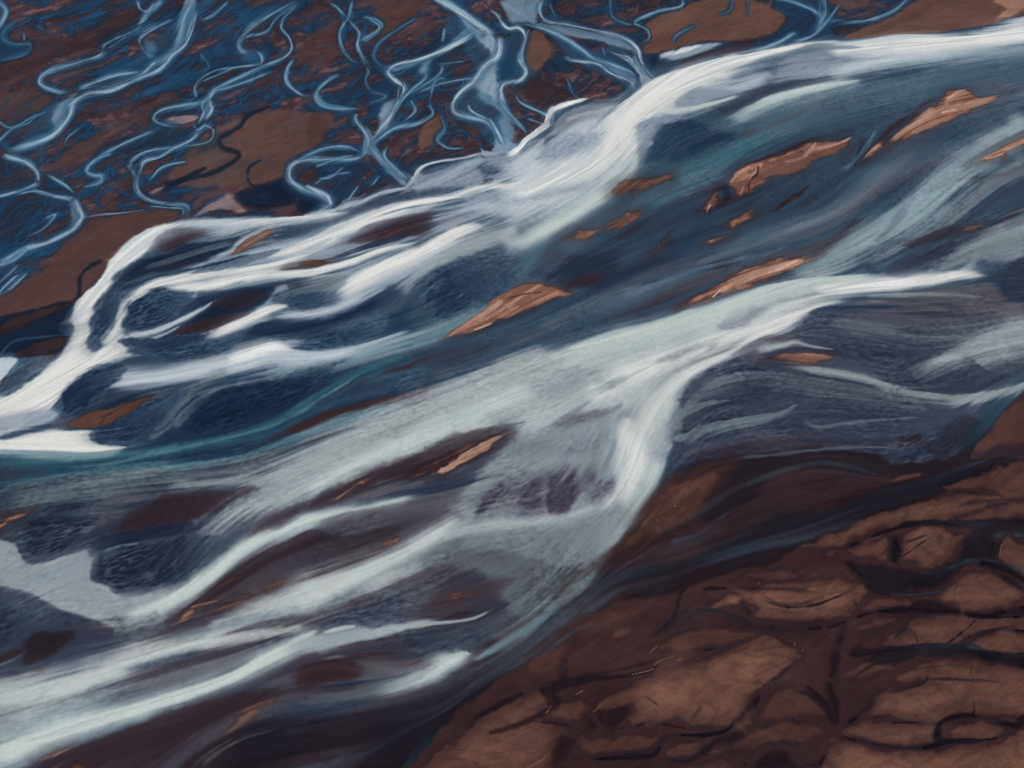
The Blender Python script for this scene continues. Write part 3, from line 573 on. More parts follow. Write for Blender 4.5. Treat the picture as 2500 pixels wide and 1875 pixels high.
R('O', 'T', '1520,325,10,40 1350,362,12,46 1200,400,12,48 1080,440,12,48 980,490,12,40 900,530,10,30', s=(.8, 1), o=.8, k=1, e=(.2, .3))
R('O', 'T', '980,405,4,12 850,450,8,20 700,480,10,24 600,500,12,20', s=(.6, 1), o=.85, k=1.2)
P('O', 'g', '515,565 530,520 600,495 740,490 760,540 700,620 600,640 540,640 525,600', f=16, o=.9, k=1.2, rip=.6, j=1)
P('O', 'n', '575,640 600,560 640,520 740,500 850,540 1000,560 950,620 800,660 640,700 540,720 560,670', f=24, o=.9, k=1.4, rip=.15, j=1.2)
P('O', 'w', '-60,700 100,590 220,520 350,480 490,450 520,520 515,580 545,640 500,740 430,800 330,880 200,950 60,1010 -60,1040', f=46, o=.8, k=1, rip=.6)
R('O', 'W', '480,490,60,50 450,590,60,60 400,680,60,60 260,750,50,50 120,800,44,44 0,850,40,40', s=1, o=.8, k=.9)
P('O', 'g', '80,640 150,580 300,550 430,560 390,640 250,700 150,715 90,700', f=40, o=.7, k=1.2, rip=1)
P('O', 'g', '-60,860 100,820 200,790 370,765 320,840 120,880 -60,910', f=30, o=.6, k=1.2, rip=1)
P('O', 'c', '-60,940 60,900 200,880 300,870 200,930 60,980', f=30, o=.6, k=1.2, rip=.8)
R('O', 'T', '545,640,24,10 520,730,40,20 440,820,40,26 320,900,40,30 190,970,40,34 60,1040,40,40 -60,1080,40,50', s=1, o=.85, k=.6)
R('O', 'e', '120,1060,20 60,1120,20 0,1180,20', s=1, o=.5)
R('O', 'q', '1350,640,24 1150,700,26 1000,750,26 850,790,26 700,840,24 560,900,20', s=1, o=.4, k=1.8)
R('O', 'mm', '2000,430,40 1800,500,30 1650,600,20', s=1, o=.4, k=2)
R('O', 'gg', '1750,650,14 1600,760,20 1500,860,26 1350,960,30 1150,1030,30 950,1090,30 750,1160,24', s=1, o=.5, k=2)
R('O', 't', '2280,560,50 2080,650,56 1920,740,56 1800,850,60 1660,960,64 1480,1060,60 1300,1140,56 1150,1190,46', s=1, o=.7, k=1.3, rip=.3)
R('O', 'gg', '2280,700,30 2080,780,36 1950,900,36 1800,1000,36 1650,1080,36 1500,1160,30', s=1, o=.75, k=1.8, rip=.4)
R('O', 'N', '1700,900,16 1640,980,20 1560,1050,14', s=1, o=.35, k=2)
P('O', 'P', '1650,1050 1800,980 1900,960 2050,960 2240,900 2240,940 2060,1000 1850,1060 1720,1090', f=20, o=.7, k=1.5)
P('O', 'd', '1593,1185 1610,1150 1720,1085 1850,1030 2000,1000 1960,1060 1830,1130 1720,1185 1640,1204', f=22, o=.95, k=1.2, rip=.9, j=.6)
R('O', 'ww', '2300,950,50 2150,1010,50 2000,1070,50 1880,1130,44 1780,1190,30', s=1, o=.8, k=1.2, rip=.5, e=(0, .3))
R('O', 'P', '1500,940,12 1380,1040,24 1280,1100,24', s=1, o=.7, k=1.5)
isle('long pale-crested sandbar with a sharp eastern point, highest of the bars in the blue water', 'C', '1475,775 1480,740 1530,705 1620,640 1700,570 1760,530 1800,490 1880,475 1950,510 2020,520 2100,497 2090,522 2000,572 1900,612 1800,660 1700,700 1600,742 1520,768', 'R')
isle('biggest salmon sandbar in the blue water, cut by a small S-shaped gully', 'C', '610,1010 612,975 680,910 780,870 900,830 1000,790 1060,765 1150,760 1220,748 1280,725 1297,760 1270,800 1180,845 1100,872 1060,912 980,942 860,972 810,1000 780,1008 730,1050 680,1072 650,1060 625,1035', 'R')
isle('rounded brown sandbar just west of the gullied salmon bar', 'C', '472,1145 480,1090 505,1040 550,1012 580,1022 585,1060 560,1112 500,1165 480,1160', 'r')
isle('tiny round sand islet in the dark gap beside the gullied salmon bar', 'C', '590,1102 620,1070 632,1085 602,1112', 'r', f=3)
isle('small pink-streaked sandbar below the teal side channel, west of the pale-crested bar', 'C', '1335,862 1360,820 1400,780 1450,762 1468,790 1450,815 1400,840 1350,862', 'R')
isle('salmon-topped sandbar running off the right edge of the picture', 'C', '1925,895 1960,865 2050,815 2120,775 2212,730 2300,700 2300,760 2212,785 2130,820 2100,850 2000,880', 'R')
isle('brown leaf-shaped sandbar beside the foot of the white fan', 'B', '1630,1040 1670,990 1780,960 1900,940 1970,938 1980,955 1970,975 1900,1005 1780,1035 1680,1060', 'r')
isle('orange-brown sandbar with a notched lower end under the fan, west of mid channel', 'B', '1370,1292 1480,1240 1580,1232 1640,1190 1720,1150 1815,1130 1790,1190 1700,1250 1600,1260 1500,1297 1400,1302', 'R')
isle('smooth reddish sandbar shaped like a boot in dark water', 'C', '510,1320 505,1280 590,1275 622,1235 620,1190 680,1142 760,1115 782,1135 740,1180 680,1212 600,1282 550,1310', 'R')
isle('small faint brown sandbar between the boot-shaped bar and the gullied bar', 'C', '880,1142 920,1092 980,1045 1035,1045 1000,1080 930,1112', 'r')
isle('thin reddish sliver of sand standing in near-black water', 'C', '195,1392 230,1322 290,1250 318,1228 292,1290 240,1352 210,1402', 'r', f=3)
isle('long bright orange sandbar just above the pale green-white channel', 'C', '370,1660 430,1600 520,1560 600,1500 700,1450 850,1400 1000,1380 1100,1372 1080,1400 1030,1422 960,1470 880,1502 780,1540 650,1580 560,1612 450,1652', 'R')
isle('short orange-brown sandbar near the right edge above the misty white stream', 'C', '1820,1262 1870,1220 1950,1200 2000,1200 2022,1215 1980,1242 1880,1272', 'R')
isle('arrow-shaped sandbar with a pale western tip in the teal water', 'E', '738,577 850,500 950,420 1000,370 1060,335 1150,290 1220,278 1290,290 1380,320 1450,335 1440,355 1350,370 1280,390 1180,430 1100,468 1020,490 980,520 880,552 800,572', 'R')
# crests and folds of lighter dry sand on those bars
def crest(tile, pts, col='l', o=.85, s=.9, k=1.6): R(tile, col, pts, s=s, o=o, k=k, flow=False, lay='b')
crest('C', '2095,505,4 2000,535,16 1900,560,20 1800,590,18 1760,620,8', 'L')
crest('C', '1930,490,6 1860,510,14 1800,550,14 1770,590,12 1700,620,16 1600,680,18 1500,750,10', 'L')
crest('C', '1900,480,5 1840,505,7 1790,545,6', 'l'); crest('C', '1850,590,5 1760,610,7', 'l')
crest('C', '1290,735,6 1230,765,12 1150,790,12 1060,810,12 1020,850,12 960,870,12 900,880,10', 'L')
crest('C', '1280,735,4 1230,770,6', 'l'); crest('C', '1090,765,4 1060,810,9 1030,850,8', 'L')
crest('C', '1060,860,40 950,900,40 860,930,30 790,960,20', 'O', .8)
crest('C', '800,880,5 760,930,8 720,980,8', 'L'); crest('C', '740,900,4 680,930,10 620,990,8', 'L'); crest('C', '700,1000,10 680,1050,6', 'L')
R('C', 'b', '780,890,4 770,940,5 745,960,5 725,1000,5 730,1040,4', s=1, o=.9, flow=False)
crest('C', '560,1030,6 520,1090,14 500,1140,8', 'O'); crest('C', '520,1100,3 495,1150,4', 'l')
crest('C', '1440,780,6 1400,800,6 1350,850,4', 'L')
crest('C', '2300,720,14 2150,790,12 2050,830,10 1970,865,6', 'L'); crest('C', '2100,830,3 2000,860,4', 'l')
crest('B', '1960,950,8 1880,975,10 1780,1000,6', 'O', .7); crest('B', '1760,1150,4 1700,1180,10 1600,1220,8', 'O', .7); crest('B', '1550,1265,8 1450,1285,6', 'O', .6)
crest('C', '740,1130,14 680,1180,14', 'O', .4)
R('C', 'b', '660,1010,3 640,1040,3', s=1, o=.5, flow=False)
crest('C', '1030,1405,10 940,1430,18 850,1460,22 750,1490,22 650,1530,20 560,1590,10', 'L', .9)
crest('C', '1000,1400,5 900,1450,8 780,1490,6 640,1550,6', 'l', .7); crest('C', '575,1565,1 530,1605,3', 'X', 1)
R('C', 'o', '540,1580,5 460,1620,5 400,1655,4', s=1, o=.6, flow=False)
crest('C', '2010,1215,6 1950,1220,8 1880,1245,6', 'Q', .7)
crest('E', '1060,380,14 980,440,18 900,490,20 830,530,12 760,570,4', 'L', .8); crest('E', '1000,400,5 930,450,6 880,500,5', 'l', .7); crest('E', '1000,500,4 900,540,5', 'l', .6)
crest('E', '1440,340,4 1300,350,10 1180,390,14', 'O', .5); crest('E', '1200,430,10 1080,460,10', 'O', .5)
R('E', 'b', '1280,335,4 1180,345,5 1080,370,4', s=1, o=.7, flow=False)
# ================= 5. the lower river: pale fan from the right =================
P('F', 'cg', '1450,240 1200,248 1000,255 850,275 700,330 500,400 300,460 180,492 -100,560 -400,645 -700,740 -1000,850 -1300,960 -1700,1080 -1700,1420 -1300,1260 -1000,1150 -820,1100 -700,1060 -560,1040 -560,1100 -700,1250 -900,1450 -950,1650 -600,1750 -300,1850 -80,1800 60,1590 180,1430 262,1320 300,1220 322,1160 300,1130 340,960 350,880 440,800 480,740 630,685 720,600 880,570 970,540 1000,490 1080,430 1300,370 1700,300 1990,250 2025,238 1900,220 1700,265', f=20, o=.95, k=1.2, rip=.45, g=(-1950, 1330, -1150, 1000))
R('F', 'T', '1440,240,10,30 1200,255,10,40 1000,275,14,40 850,305,20,40 700,350,20,50 500,430,30,60 300,490,30,60 100,550,40,60 -100,610,40,60 -300,680,40,60', s=(.5, 1), o=.9, k=.5)
R('F', 'W', '2030,238,3,4 1900,235,26,24 1700,285,22,20 1500,300,30,26 1300,310,34,30 1100,340,30,36 850,430,26,30 600,490,60,50 400,570,60,60', s=1, o=.9, k=.7)
R('F', 'w', '1960,120,20 1930,180,24 1880,230,30', s=1, o=.7)
P('F', 'm', '540,540 545,500 600,480 700,440 800,390 950,350 1150,320 1200,330 1050,370 900,420 760,490 690,545 600,555', f=14, o=.85, k=1.2, rip=.7)
R('F', 'g', '1300,290,10 1100,330,14 950,350,20 800,400,20', s=1, o=.6, k=1.5)
R('F', 'W', '1300,370,20,14 1100,410,20,14 1000,460,30,30 880,530,36,30 740,590,30,20 620,670,30,20 460,740,40,30 330,830,60,50 230,950,70,60 160,1080,90,60 100,1200,100,60 50,1350,80,60 -50,1500,60,60 -150,1650,50,70', s=1, o=.85, k=1)
P('O', 'ww', '2065,1185 1900,1168 1750,1195 1590,1182 1400,1190 1200,1212 1000,1290 800,1360 600,1420 400,1455 200,1500 0,1562 -200,1640 -200,1900 500,1800 720,1720 790,1640 830,1590 900,1560 960,1500 1050,1450 1215,1405 1250,1360 1400,1300 1700,1245', f=34, o=.7, k=1.2, rip=.35)
P('O', 'm', '868,1412 880,1380 960,1335 1080,1300 1300,1262 1480,1225 1380,1270 1180,1310 1080,1360 1000,1430 900,1442', f=14, o=.85, k=1.4, rip=.8)
R('O', 'W', '2060,1187,4,6 1900,1185,20,24 1700,1215,24,24 1500,1235,20,24 1300,1250,20,26', s=1, o=.95, k=.5)
R('O', 'T', '1590,1185,6,30 1300,1205,10,40 1080,1265,20,50 850,1345,24,60 620,1420,24,60 400,1470,24,60 200,1520,24,60', s=(.6, 1), o=.85, k=.5)
R('O', 'W', '1300,1330,14,20 1150,1385,24,26 1000,1445,36,34 850,1490,40,36 700,1545,50,40 500,1620,50,50 300,1720,50,50', s=1, o=.7, k=1)
P('O', 'gg', '600,1560 700,1500 830,1460 940,1430 900,1490 800,1540 700,1590', f=30, o=.7, k=1.2, rip=1)
P('O', 'gg', '0,1620 150,1580 350,1570 450,1600 300,1659 100,1700', f=50, o=.55, k=1.2, rip=1)
R('F', 'ww', '330,850,80 240,960,100 170,1090,110 110,1220,100 40,1360,90 -50,1510,80 -160,1660,76 -300,1800,60', s=1, o=.6, k=1, rip=.3)
P('F', 'g', '360,720 420,670 520,600 600,600 560,660 460,700 380,750', f=20, o=.8, k=1.2, rip=1)
P('E', 'g', '1200,800 1400,740 1600,740 1760,780 1700,900 1560,900 1400,960 1200,960 1100,900', f=60, o=.55, k=1.2, rip=1)
P('E', 'g', '400,1010 700,900 1100,960 1300,900 1200,1050 900,1080 600,1090 400,1130', f=60, o=.5, k=1.2, rip=1)
R('E', 'T', '1500,640,20,40 1200,720,20,40 950,830,30,40 700,940,30,30 450,1040,30,40 250,1110,30,40 0,1200,30,50', s=1, o=.8, k=1.2)
R('E', 'W', '1300,860,30 1050,930,30 850,1000,30 600,1110,40 400,1190,50 200,1270,60 0,1340,60', s=1, o=.5, k=1.2, rip=.7)
R('E', 'm', '1100,740,10 900,810,14 700,880,14 500,940,14', s=1, o=.7, k=1.5)
R('E', 'm', '700,1000,8 500,1060,14 300,1130,14 0,1230,14', s=1, o=.5, k=2)
P('E', 'm', '1300,1080 1330,1020 1450,960 1600,950 1720,930 1650,1010 1480,1060 1350,1085', f=22, o=.85, k=1.3, rip=.5)
R('E', 'M', '1560,900,8 1460,970,12 1350,1050,8', s=1, o=.35, e=(.4, .4))
R('E', 'W', '1750,1000,30 1700,1100,50 1780,1200,70 1760,1350,60 1680,1450,50 1600,1520,50', s=1, o=.65, k=.7)
P('E', 'g', '1100,1080 1400,1100 1640,1040 1700,1180 1600,1240 1300,1260 1050,1300 900,1400 800,1380 950,1200', f=50, o=.6, k=1.2, rip=.7)
P('E', 'M', '820,1480 900,1380 1060,1260 1250,1250 1450,1230 1620,1230 1740,1340 1700,1440 1600,1500 1500,1480 1400,1550 1300,1560 1180,1580 1000,1600 900,1600', f=60, o=.6, k=1.2, rip=1)
P('E', 'dd', '1290,1545 1282,1440 1300,1330 1380,1270 1450,1260 1480,1340 1470,1440 1400,1550 1340,1556', f=14, o=1, k=1, rip=.9, j=.7)
P('E', 'dd', '1490,1490 1480,1400 1500,1300 1600,1280 1700,1340 1690,1430 1600,1490', f=34, o=.75, k=1, rip=1, j=.7)
P('E', 'dd', '1120,1500 1135,1440 1165,1370 1240,1320 1290,1340 1280,1430 1270,1500 1180,1512', f=14, o=.9, k=1, rip=.9, j=.7)
P('E', 'dd', '890,1555 940,1450 1010,1370 1080,1340 1060,1420 1000,1500 930,1560 905,1620', f=14, o=.95, k=1.3, rip=.9, j=.6)
P('E', 'M', '1105,1575 1145,1510 1200,1515 1280,1505 1290,1555 1180,1580', f=8, o=.7, k=1)
P('E', 'c', '1500,1480 1640,1500 1720,1440 1740,1520 1600,1620 1400,1700 1000,1750 800,1720 900,1610 1100,1580 1300,1560 1420,1550', f=16, o=.7, k=1)
P('E', 'p', '-60,1640 100,1600 300,1560 500,1510 700,1480 820,1500 880,1560 760,1600 640,1650 500,1720 200,1900 -100,1900', f=30, o=.8, k=1.7)
R('E', 'g', '1000,1420,20 700,1480,20 400,1530,20 200,1580,20', s=1, o=.5, k=2)
# dark strip with bars in the middle of the lower river
P('E', 'P', '-60,1540 40,1440 200,1370 400,1290 540,1200 700,1140 900,1110 1090,1085 1180,1040 1120,1100 1010,1180 860,1270 700,1330 500,1360 250,1440 60,1520', f=12, o=.9, k=1.2)
R('E', 'M', '1200,1030,8 1000,1080,14 800,1150,20 600,1220,20', s=1, o=.8, k=1.3)
R('E', 'm', '560,1350,12 400,1400,14 300,1430,14 100,1520,14', s=1, o=.6, k=1.7)
isle('narrow pale salmon sandbar with a sharp eastern tip in the middle of the milky river', 'E', '1083,1090 1040,1130 1000,1162 950,1202 850,1262 760,1302 685,1317 720,1290 790,1250 880,1180 960,1130', 'L', f=4)
isle('dark brown sandbar lying against the north side of the pale salmon bar', 'E', '530,1342 560,1290 640,1240 780,1185 900,1135 1000,1108 940,1140 860,1190 780,1250 710,1290 660,1318 600,1342', 'b')
crest('E', '690,1280,8 620,1310,8 560,1335,6', 'Q', .8); crest('E', '1040,1130,5 940,1200,6 850,1240,8 780,1280,6', 'l', .8); crest('E', '700,1230,8 600,1290,8', 'r', .8)
isle('thin orange sand sliver downstream of the pale salmon bar', 'E', '150,1452 210,1392 300,1332 385,1300 340,1350 270,1402 180,1450', 'r', f=3)
crest('E', '330,1345,3 250,1395,4 170,1445,4', 'Q', .8)
# right hand shoals
P('F', 's', '1700,0 1900,-60 2260,-200 2260,200 1900,220 1600,260 1440,240', f=40, o=.35)
P('F', 'd', '1445,245 1448,195 1550,130 1700,62 1850,22 1990,20 1900,110 1760,200 1600,250 1500,258', f=26, o=.95, k=1.2, rip=.5)
R('F', 'g', '2260,20,60 2050,90,50 1850,150,40 1700,210,30', s=1, o=.6, k=1, rip=.5)
P('F', 'd', '1340,230 1360,190 1440,160 1460,210 1420,235', f=12, o=.6, rip=.8)
P('F', 'd', '1990,255 2050,200 2260,120 2260,380 2120,370 2090,300', f=16, o=.8, k=1.3, rip=.6)
P('F', 'm', '1300,360 1600,300 1990,256 2090,300 2120,370 2260,400 2260,480 1900,460 1600,440 1400,430 1150,420', f=20, o=.85, k=1.8)
R('F', 'c', '1990,360,10 1800,350,12 1600,350,16 1350,370,20', s=1, o=.6, k=2)
R('F', 'd', '1900,420,14 1600,380,16 1400,370,12 1200,375,8', s=1, o=.7, k=1.8)
P('F', 'd', '1002,490 1015,462 1120,428 1300,420 1600,450 2000,520 2260,640 2260,780 2000,850 1700,870 1520,840 1400,790 1250,700 1190,655 1020,605 968,560 985,515', f=18, o=.9, k=1, rip=.9, j=1)
R('F', 'm', '2260,440,60 2000,470,60 1700,500,50 1400,480,40 1200,470,20', s=1, o=.5, k=1.3, rip=.4)
R('F', 'w', '2300,510,40,70 2150,540,50,80 1980,600,50,80 1850,660,50,70 1700,740,60,60 1600,800,60,60', s=1, o=.7, k=1, rip=.8, e=(0, .6))
P('F', 'M', '628,685 660,640 760,590 900,560 960,570 1000,600 1150,640 1000,640 850,660 800,700 700,706', f=8, o=.95, k=1)
P('F', 'b', '760,590 850,565 960,570 980,595 860,605', f=8, o=.8)
R('F', 'w', '1190,645,4 1060,628,10 980,605,14 900,625,14 760,650,20', s=1, o=.7)
R('F', 'gg', '2260,560,60 2000,600,60 1700,600,50 1400,540,40 1150,500,30', s=1, o=.5, k=1.3, st=.4, rip=.5)
R('F', 'mm', '2100,330,30 1800,370,40 1500,420,30 1250,420,16', s=1, o=.6, k=1.5, st=.3)
R('F', 'cc', '2300,620,60 2100,660,60 1950,720,60', s=1, o=.5, k=1.2, st=.4, rip=.8)
isle('reddish-brown lens-shaped sandbar in the grey shoals left of the rippled bank', 'F', '800,702 800,682 880,650 1000,645 1130,655 1190,680 1160,705 1080,725 980,732 900,722', 'R')
crest('F', '1170,685,8 1060,685,14 960,695,8', 'O', .5)
P('F', 'd', '342,950 350,885 440,795 520,740 700,712 900,745 1200,800 1500,880 1900,960 2260,800 2200,900 2000,1080 1800,1240 1500,1250 1300,1190 800,1200 500,1230 300,1310 268,1300 280,1240 324,1160 312,1130 350,1060 345,1000', f=14, o=.97, k=1, rip=.8, j=1)
P('F', 'P', '350,1230 600,1100 900,1090 1300,1100 1650,1100 1640,1160 1300,1200 900,1230 700,1240 300,1310', f=40, o=.6, k=1.4)
R('F', 'E', '2300,760,20 2160,860,50 2060,960,66 1960,1080,66 1880,1200,50', s=1, o=.6, k=1)
R('F', 'D1', '1950,1000,60 1850,1120,70 1700,1220,60', s=1, o=.5, k=1)
R('F', 'c', '2260,820,20,20 2050,880,20,30 1850,900,30,40 1650,880,30,40 1500,845,22,40 1380,800,18,36 1200,765,14,34 1050,745,10,30 860,732,6,24', s=(.8, 1), o=.75, k=1.4, rip=.6, e=(0, .15))
R('F', 'g', '1700,920,50 1400,880,50 1100,830,50 850,790,50 600,800,40 450,850,40', s=1, o=.45, k=1.2, rip=.9)
R('F', 'g', '630,915,4 540,930,12 440,955,18 350,1000,24 320,1080,24', s=.9, o=.7, k=1.6)
R('F', 'g', '1000,930,8,12 900,985,14,24 700,1030,20,30 500,1060,24,30 400,1110,24,30 310,1130,20,20', s=(.6, 1), o=.75, k=1.4)
P('F', 'd', '640,920 720,880 1000,860 1100,900 1000,930 800,980 600,1000 560,960', f=24, o=.7, k=1, rip=.5)
P('F', 'd', '1000,960 1020,920 1150,890 1400,940 1500,1000 1300,1030 1100,1030 1020,1000', f=20, o=.7, k=1, rip=.5)
R('F', 'g', '1650,1010,5,8 1450,1022,8,14 1250,1040,10,16 1100,1060,10,16 1000,1020,8,16', s=1, o=.6, k=1.3)
R('F', 'g', '1500,1170,5 1250,1175,8 1050,1190,8 850,1215,10 650,1230,8', s=1, o=.4, k=1.5)
R('F', 'M', '900,1080,20 700,1110,24 500,1170,24 350,1230,20', s=1, o=.6, k=1.8)
R('F', 'gg', '1700,960,40 1450,930,40 1200,900,30 1000,880,24', s=1, o=.4, k=1.3, st=.5, rip=.6)
R('F', 'gg', '700,780,40 560,840,40 440,900,30 380,960,20', s=1, o=.5, k=1.3, st=.3, rip=.8)
bar('F', '1530,1130 1560,1105 1640,1100 1660,1125 1600,1150', 'b', o=.6, f=10)
bar('F', '640,1170 800,1170 1000,1165 1150,1160 1000,1185 760,1190', 'b', o=.5, f=10)
# ================= 6. left flank, below the upper plain (tile D) =================
P('D', 'N', '-80,500 200,420 400,370 385,470 392,560 340,660 200,690 90,700 -80,700', f=10, o=.95)
bar('D', '40,480 280,410 400,372 380,420 240,480 100,550 -40,600 -60,560', 'b', f=10, o=.8, k=1)
bar('D', '90,690 100,640 220,590 380,560 385,600 330,650 230,680', 'b', f=10, o=.8, k=1)
R('D', 'u', '380,560,6 200,580,8 80,600,8 20,650,8 0,690,8', s=1, o=.4)
P('D', 's', '-80,1020 -20,880 40,780 100,700 180,685 330,670 350,700 280,800 150,880 20,940', f=12, o=.95, k=1.6, rip=.8)
R('D', 'g', '330,690,24 200,760,30 80,830,30 -40,900,30', s=1, o=.6, k=1.6, rip=.8)
P('D', 'W', '-80,700 100,694 70,740 20,800 -10,860 -80,880', f=8)
# right of the white neck: dark slips and white threads, A/D
P('A', 's', '860,1240 1000,1220 1300,1200 1500,1200 1900,1180 1700,1290 1500,1340 1200,1400 900,1480 700,1540 640,1500 700,1440 800,1360 840,1290', f=8, o=1, k=1.5)
P('A', 'P', '850,1250 960,1230 1140,1240 1100,1280 980,1310 860,1330 830,1310', f=10, o=.9, k=1.3)
R('A', 'g', '1500,1220,20 1250,1280,30 1050,1330,24 850,1410,14', s=1, o=.8, k=1.6)
P('A', 'N', '760,1410 860,1370 1000,1350 1250,1300 1240,1350 1100,1420 900,1480 800,1480 840,1440', f=10, o=.9, k=1.6)
bar('A', '850,1470 930,1430 1000,1420 960,1450', 'r', f=8, o=.5)
P('A', 'N', '615,1490 640,1460 720,1400 800,1400 780,1440 700,1490 660,1520 630,1522', f=6, o=.95, k=1)
R('A', 'm', '830,1430,10 760,1470,14 700,1510,10', s=1, o=.7, k=1)
P('A', 'N', '1800,1180 2000,1080 2200,1060 2150,1120 1950,1180', f=12, o=.6, k=1.5)
P('A', 's', '1540,1220 1700,1200 1900,1190 1800,1260 1600,1300 1480,1310', f=12, o=.8, k=1.8)
R('A', 'W', '1900,1140,6,14 1750,1160,10,16 1560,1178,12,20 1300,1192,14,26 1060,1200,16,28 940,1215,18,26 860,1245,24,30 760,1310,26,30', s=(.5, .9), o=.9, k=1)
R('A', 'w', '1800,1180,3 1720,1165,8 1640,1160,8', s=.8, o=.8, k=.5)
R('A', 'w', '1500,1240,10 1400,1260,16 1300,1300,16 1240,1360,12 1100,1400,10', s=.9, o=.8, k=1)
R('A', 'W', '2240,1120,26,34 2050,1180,24,30 1850,1250,26,30 1650,1310,20,24 1480,1350,16,20 1300,1380,12,14', s=(.6, .9), o=.9, k=1.2)
R('A', 'c', '1700,1290,20 1500,1330,26 1250,1380,24 1000,1450,20', s=1, o=.6, k=2)
isle('pink and brown sliver of sand between two white threads, left of centre', 'D', '1250,130 1270,100 1305,60 1380,20 1440,-8 1475,2 1445,40 1360,90 1290,127', 'o', f=3)
crest('D', '1470,0,6 1400,40,10 1310,90,6', 'z', .7)
R('D', 'w', '1350,30,4 1290,70,5 1240,125,6', s=.9, o=.9, k=.5); R('D', 'w', '1540,20,3 1480,30,6', s=.9, o=.9)
P('D', 'd', '1480,170 1620,110 1800,60 2000,10 2260,-60 2260,40 2000,110 1800,170 1600,190', f=14, o=.85, k=2.2)
P('D', 'b', '1540,200 1600,170 1700,152 1810,165 1830,185 1720,205 1600,212', f=8, o=.95, k=1.3)
isle('low brown sandbar between the white threads, right of the pink sliver', 'D', '1600,182 1700,160 1790,165 1815,178 1720,190 1640,192', 'r', f=4)
P('D', 'n', '1030,215 1150,170 1300,150 1500,130 1440,170 1250,205 1100,225', f=10, o=.8, k=1.6, rip=.4)
P('D', 'n', '1260,270 1400,245 1600,240 1500,265 1350,280', f=8, o=.7, k=1.6)
P('D', 'd', '1500,290 1600,260 1780,240 1950,230 1850,290 1700,300 1560,320', f=14, o=.9, k=2)
P('D', 's', '1780,220 1950,170 2212,80 2212,140 2050,190 1900,230', f=14, o=.8, k=2)
P('D', 'c', '700,320 1000,220 1500,80 2000,-60 2260,-100 2260,300 1900,330 1500,300 1100,340 800,380', f=40, o=.6, tx=.8, k=2)
R('D', 'W', '1850,20,16,22 1700,100,18,24 1560,160,20,22 1400,200,20,24 1200,225,20,26 1020,250,20,26 860,290,26,26 740,340,26,26 690,390,20,16', s=(.6, .8), o=.95, k=1.1)
R('D', 'W', '2230,60,6 2050,110,12 1900,170,18 1780,200,18 1640,225,20 1480,240,18 1300,262,18 1150,290,20 1000,310,20 850,320,20', s=(.7, .9), o=.9, k=1.3)
R('D', 'W', '2260,80,40 2150,150,40 2000,220,34 1900,280,30 1840,340,30', s=.9, o=.85, k=.8)
R('D', 'c', '2200,200,40 2000,300,40 1850,380,40 1700,440,40 1500,470,30', s=1, o=.55, k=1.8)
P('D', 'n', '1060,350 1080,318 1200,312 1400,300 1485,305 1470,380 1400,432 1250,445 1100,450 990,450 1000,430 1070,385', f=10, o=1, k=1, j=.7)
P('D', 'b', '1160,380 1250,340 1400,310 1460,320 1440,390 1300,410 1180,420', f=20, o=.7, k=1.3)
P('D', 'P', '970,530 1050,480 1130,435 1400,440 1430,450 1300,490 1150,530 1000,545', f=12, o=.95, k=1.5)
R('D', 'c', '1560,300,26 1470,340,26 1440,400,24 1380,440,20', s=1, o=.8, k=1.2)
P('D', 's', '1540,385 1600,340 1750,310 1860,300 1850,380 1780,440 1650,442 1555,412', f=14, o=.9, k=1.2, rip=.7)
R('D', 'w', '2100,300,10 1950,380,14 1800,440,16 1650,460,20 1500,440,10', s=1, o=.6, k=1)
P('D', 'n', '655,540 650,500 668,440 720,368 800,328 900,330 1050,330 1062,380 1000,430 960,478 880,512 760,548 700,556', f=20, o=.95, k=1, rip=1, j=1)
P('D', 'n', '760,340 800,310 900,290 980,300 900,330 820,350', f=8, o=.8, k=1, rip=.6)
P('D', 'n', '640,600 700,570 860,565 1000,545 1200,520 1300,510 1240,590 1120,680 1000,712 900,708 800,692 755,662 700,632', f=20, o=.95, k=1.2, rip=1, j=1)
R('D', 'w', '1150,380,4,5 1080,425,8,8 960,495,9,10 860,540,10,12 740,570,12,12 640,580,12,12', s=.8, o=.9, k=.7)
R('D', 'w', '975,515,3,4 900,555,6,6 800,590,7,8 700,600,8,8', s=.8, o=.8, k=.7)
R('D', 'W', '1552,405,6,7 1460,420,13,14 1350,462,16,16 1250,510,18,18 1150,550,20,22 1060,580,16,20', s=(.6, .9), o=.95, k=1, e=(0, .3))
P('D', 'z', '1360,600 1420,570 1440,580 1420,620 1370,640', f=6, o=.4)
P('D', 'm', '1250,600 1380,590 1440,600 1400,660 1200,700 1000,740 900,730 1100,690', f=16, o=.7, k=1.2)
P('D', 'n', '1350,572 1375,520 1440,490 1560,480 1750,500 1900,480 1800,560 1640,620 1580,622 1500,602 1430,572', f=12, o=.95, k=1.2, j=1.2)
P('D', 'n', '1560,652 1585,620 1680,570 1800,520 1980,460 2070,470 2040,560 1900,622 1750,652 1620,657', f=24, o=.9, k=1, rip=1, j=.8)
R('D', 'g', '1900,440,20 1700,490,20 1620,560,20 1540,610,14', s=1, o=.5, k=1.7)
P('D', 'c', '560,860 700,720 1000,720 1400,640 1900,600 2300,480 2300,640 1900,740 1500,800 1100,870 800,890', f=60, o=.6, tx=.45, k=1.5)
R('D', 'w', '2260,520,10,30 2050,590,10,40 1900,640,14,50 1700,668,12,60 1560,660,16,60 1470,660,54,50 1300,715,40,60 1100,765,30,50 900,800,30,36 720,812,30,30 560,850,30,30', s=(.6, 1), o=.85, k=1)
R('D', 'W', '1640,660,6,20 1480,640,30,30 1350,690,20,30 1150,750,14,20', s=1, o=.6, k=1)
R('D', 'c', '1400,830,30 1200,850,30 1050,890,20', s=1, o=.3, k=2)
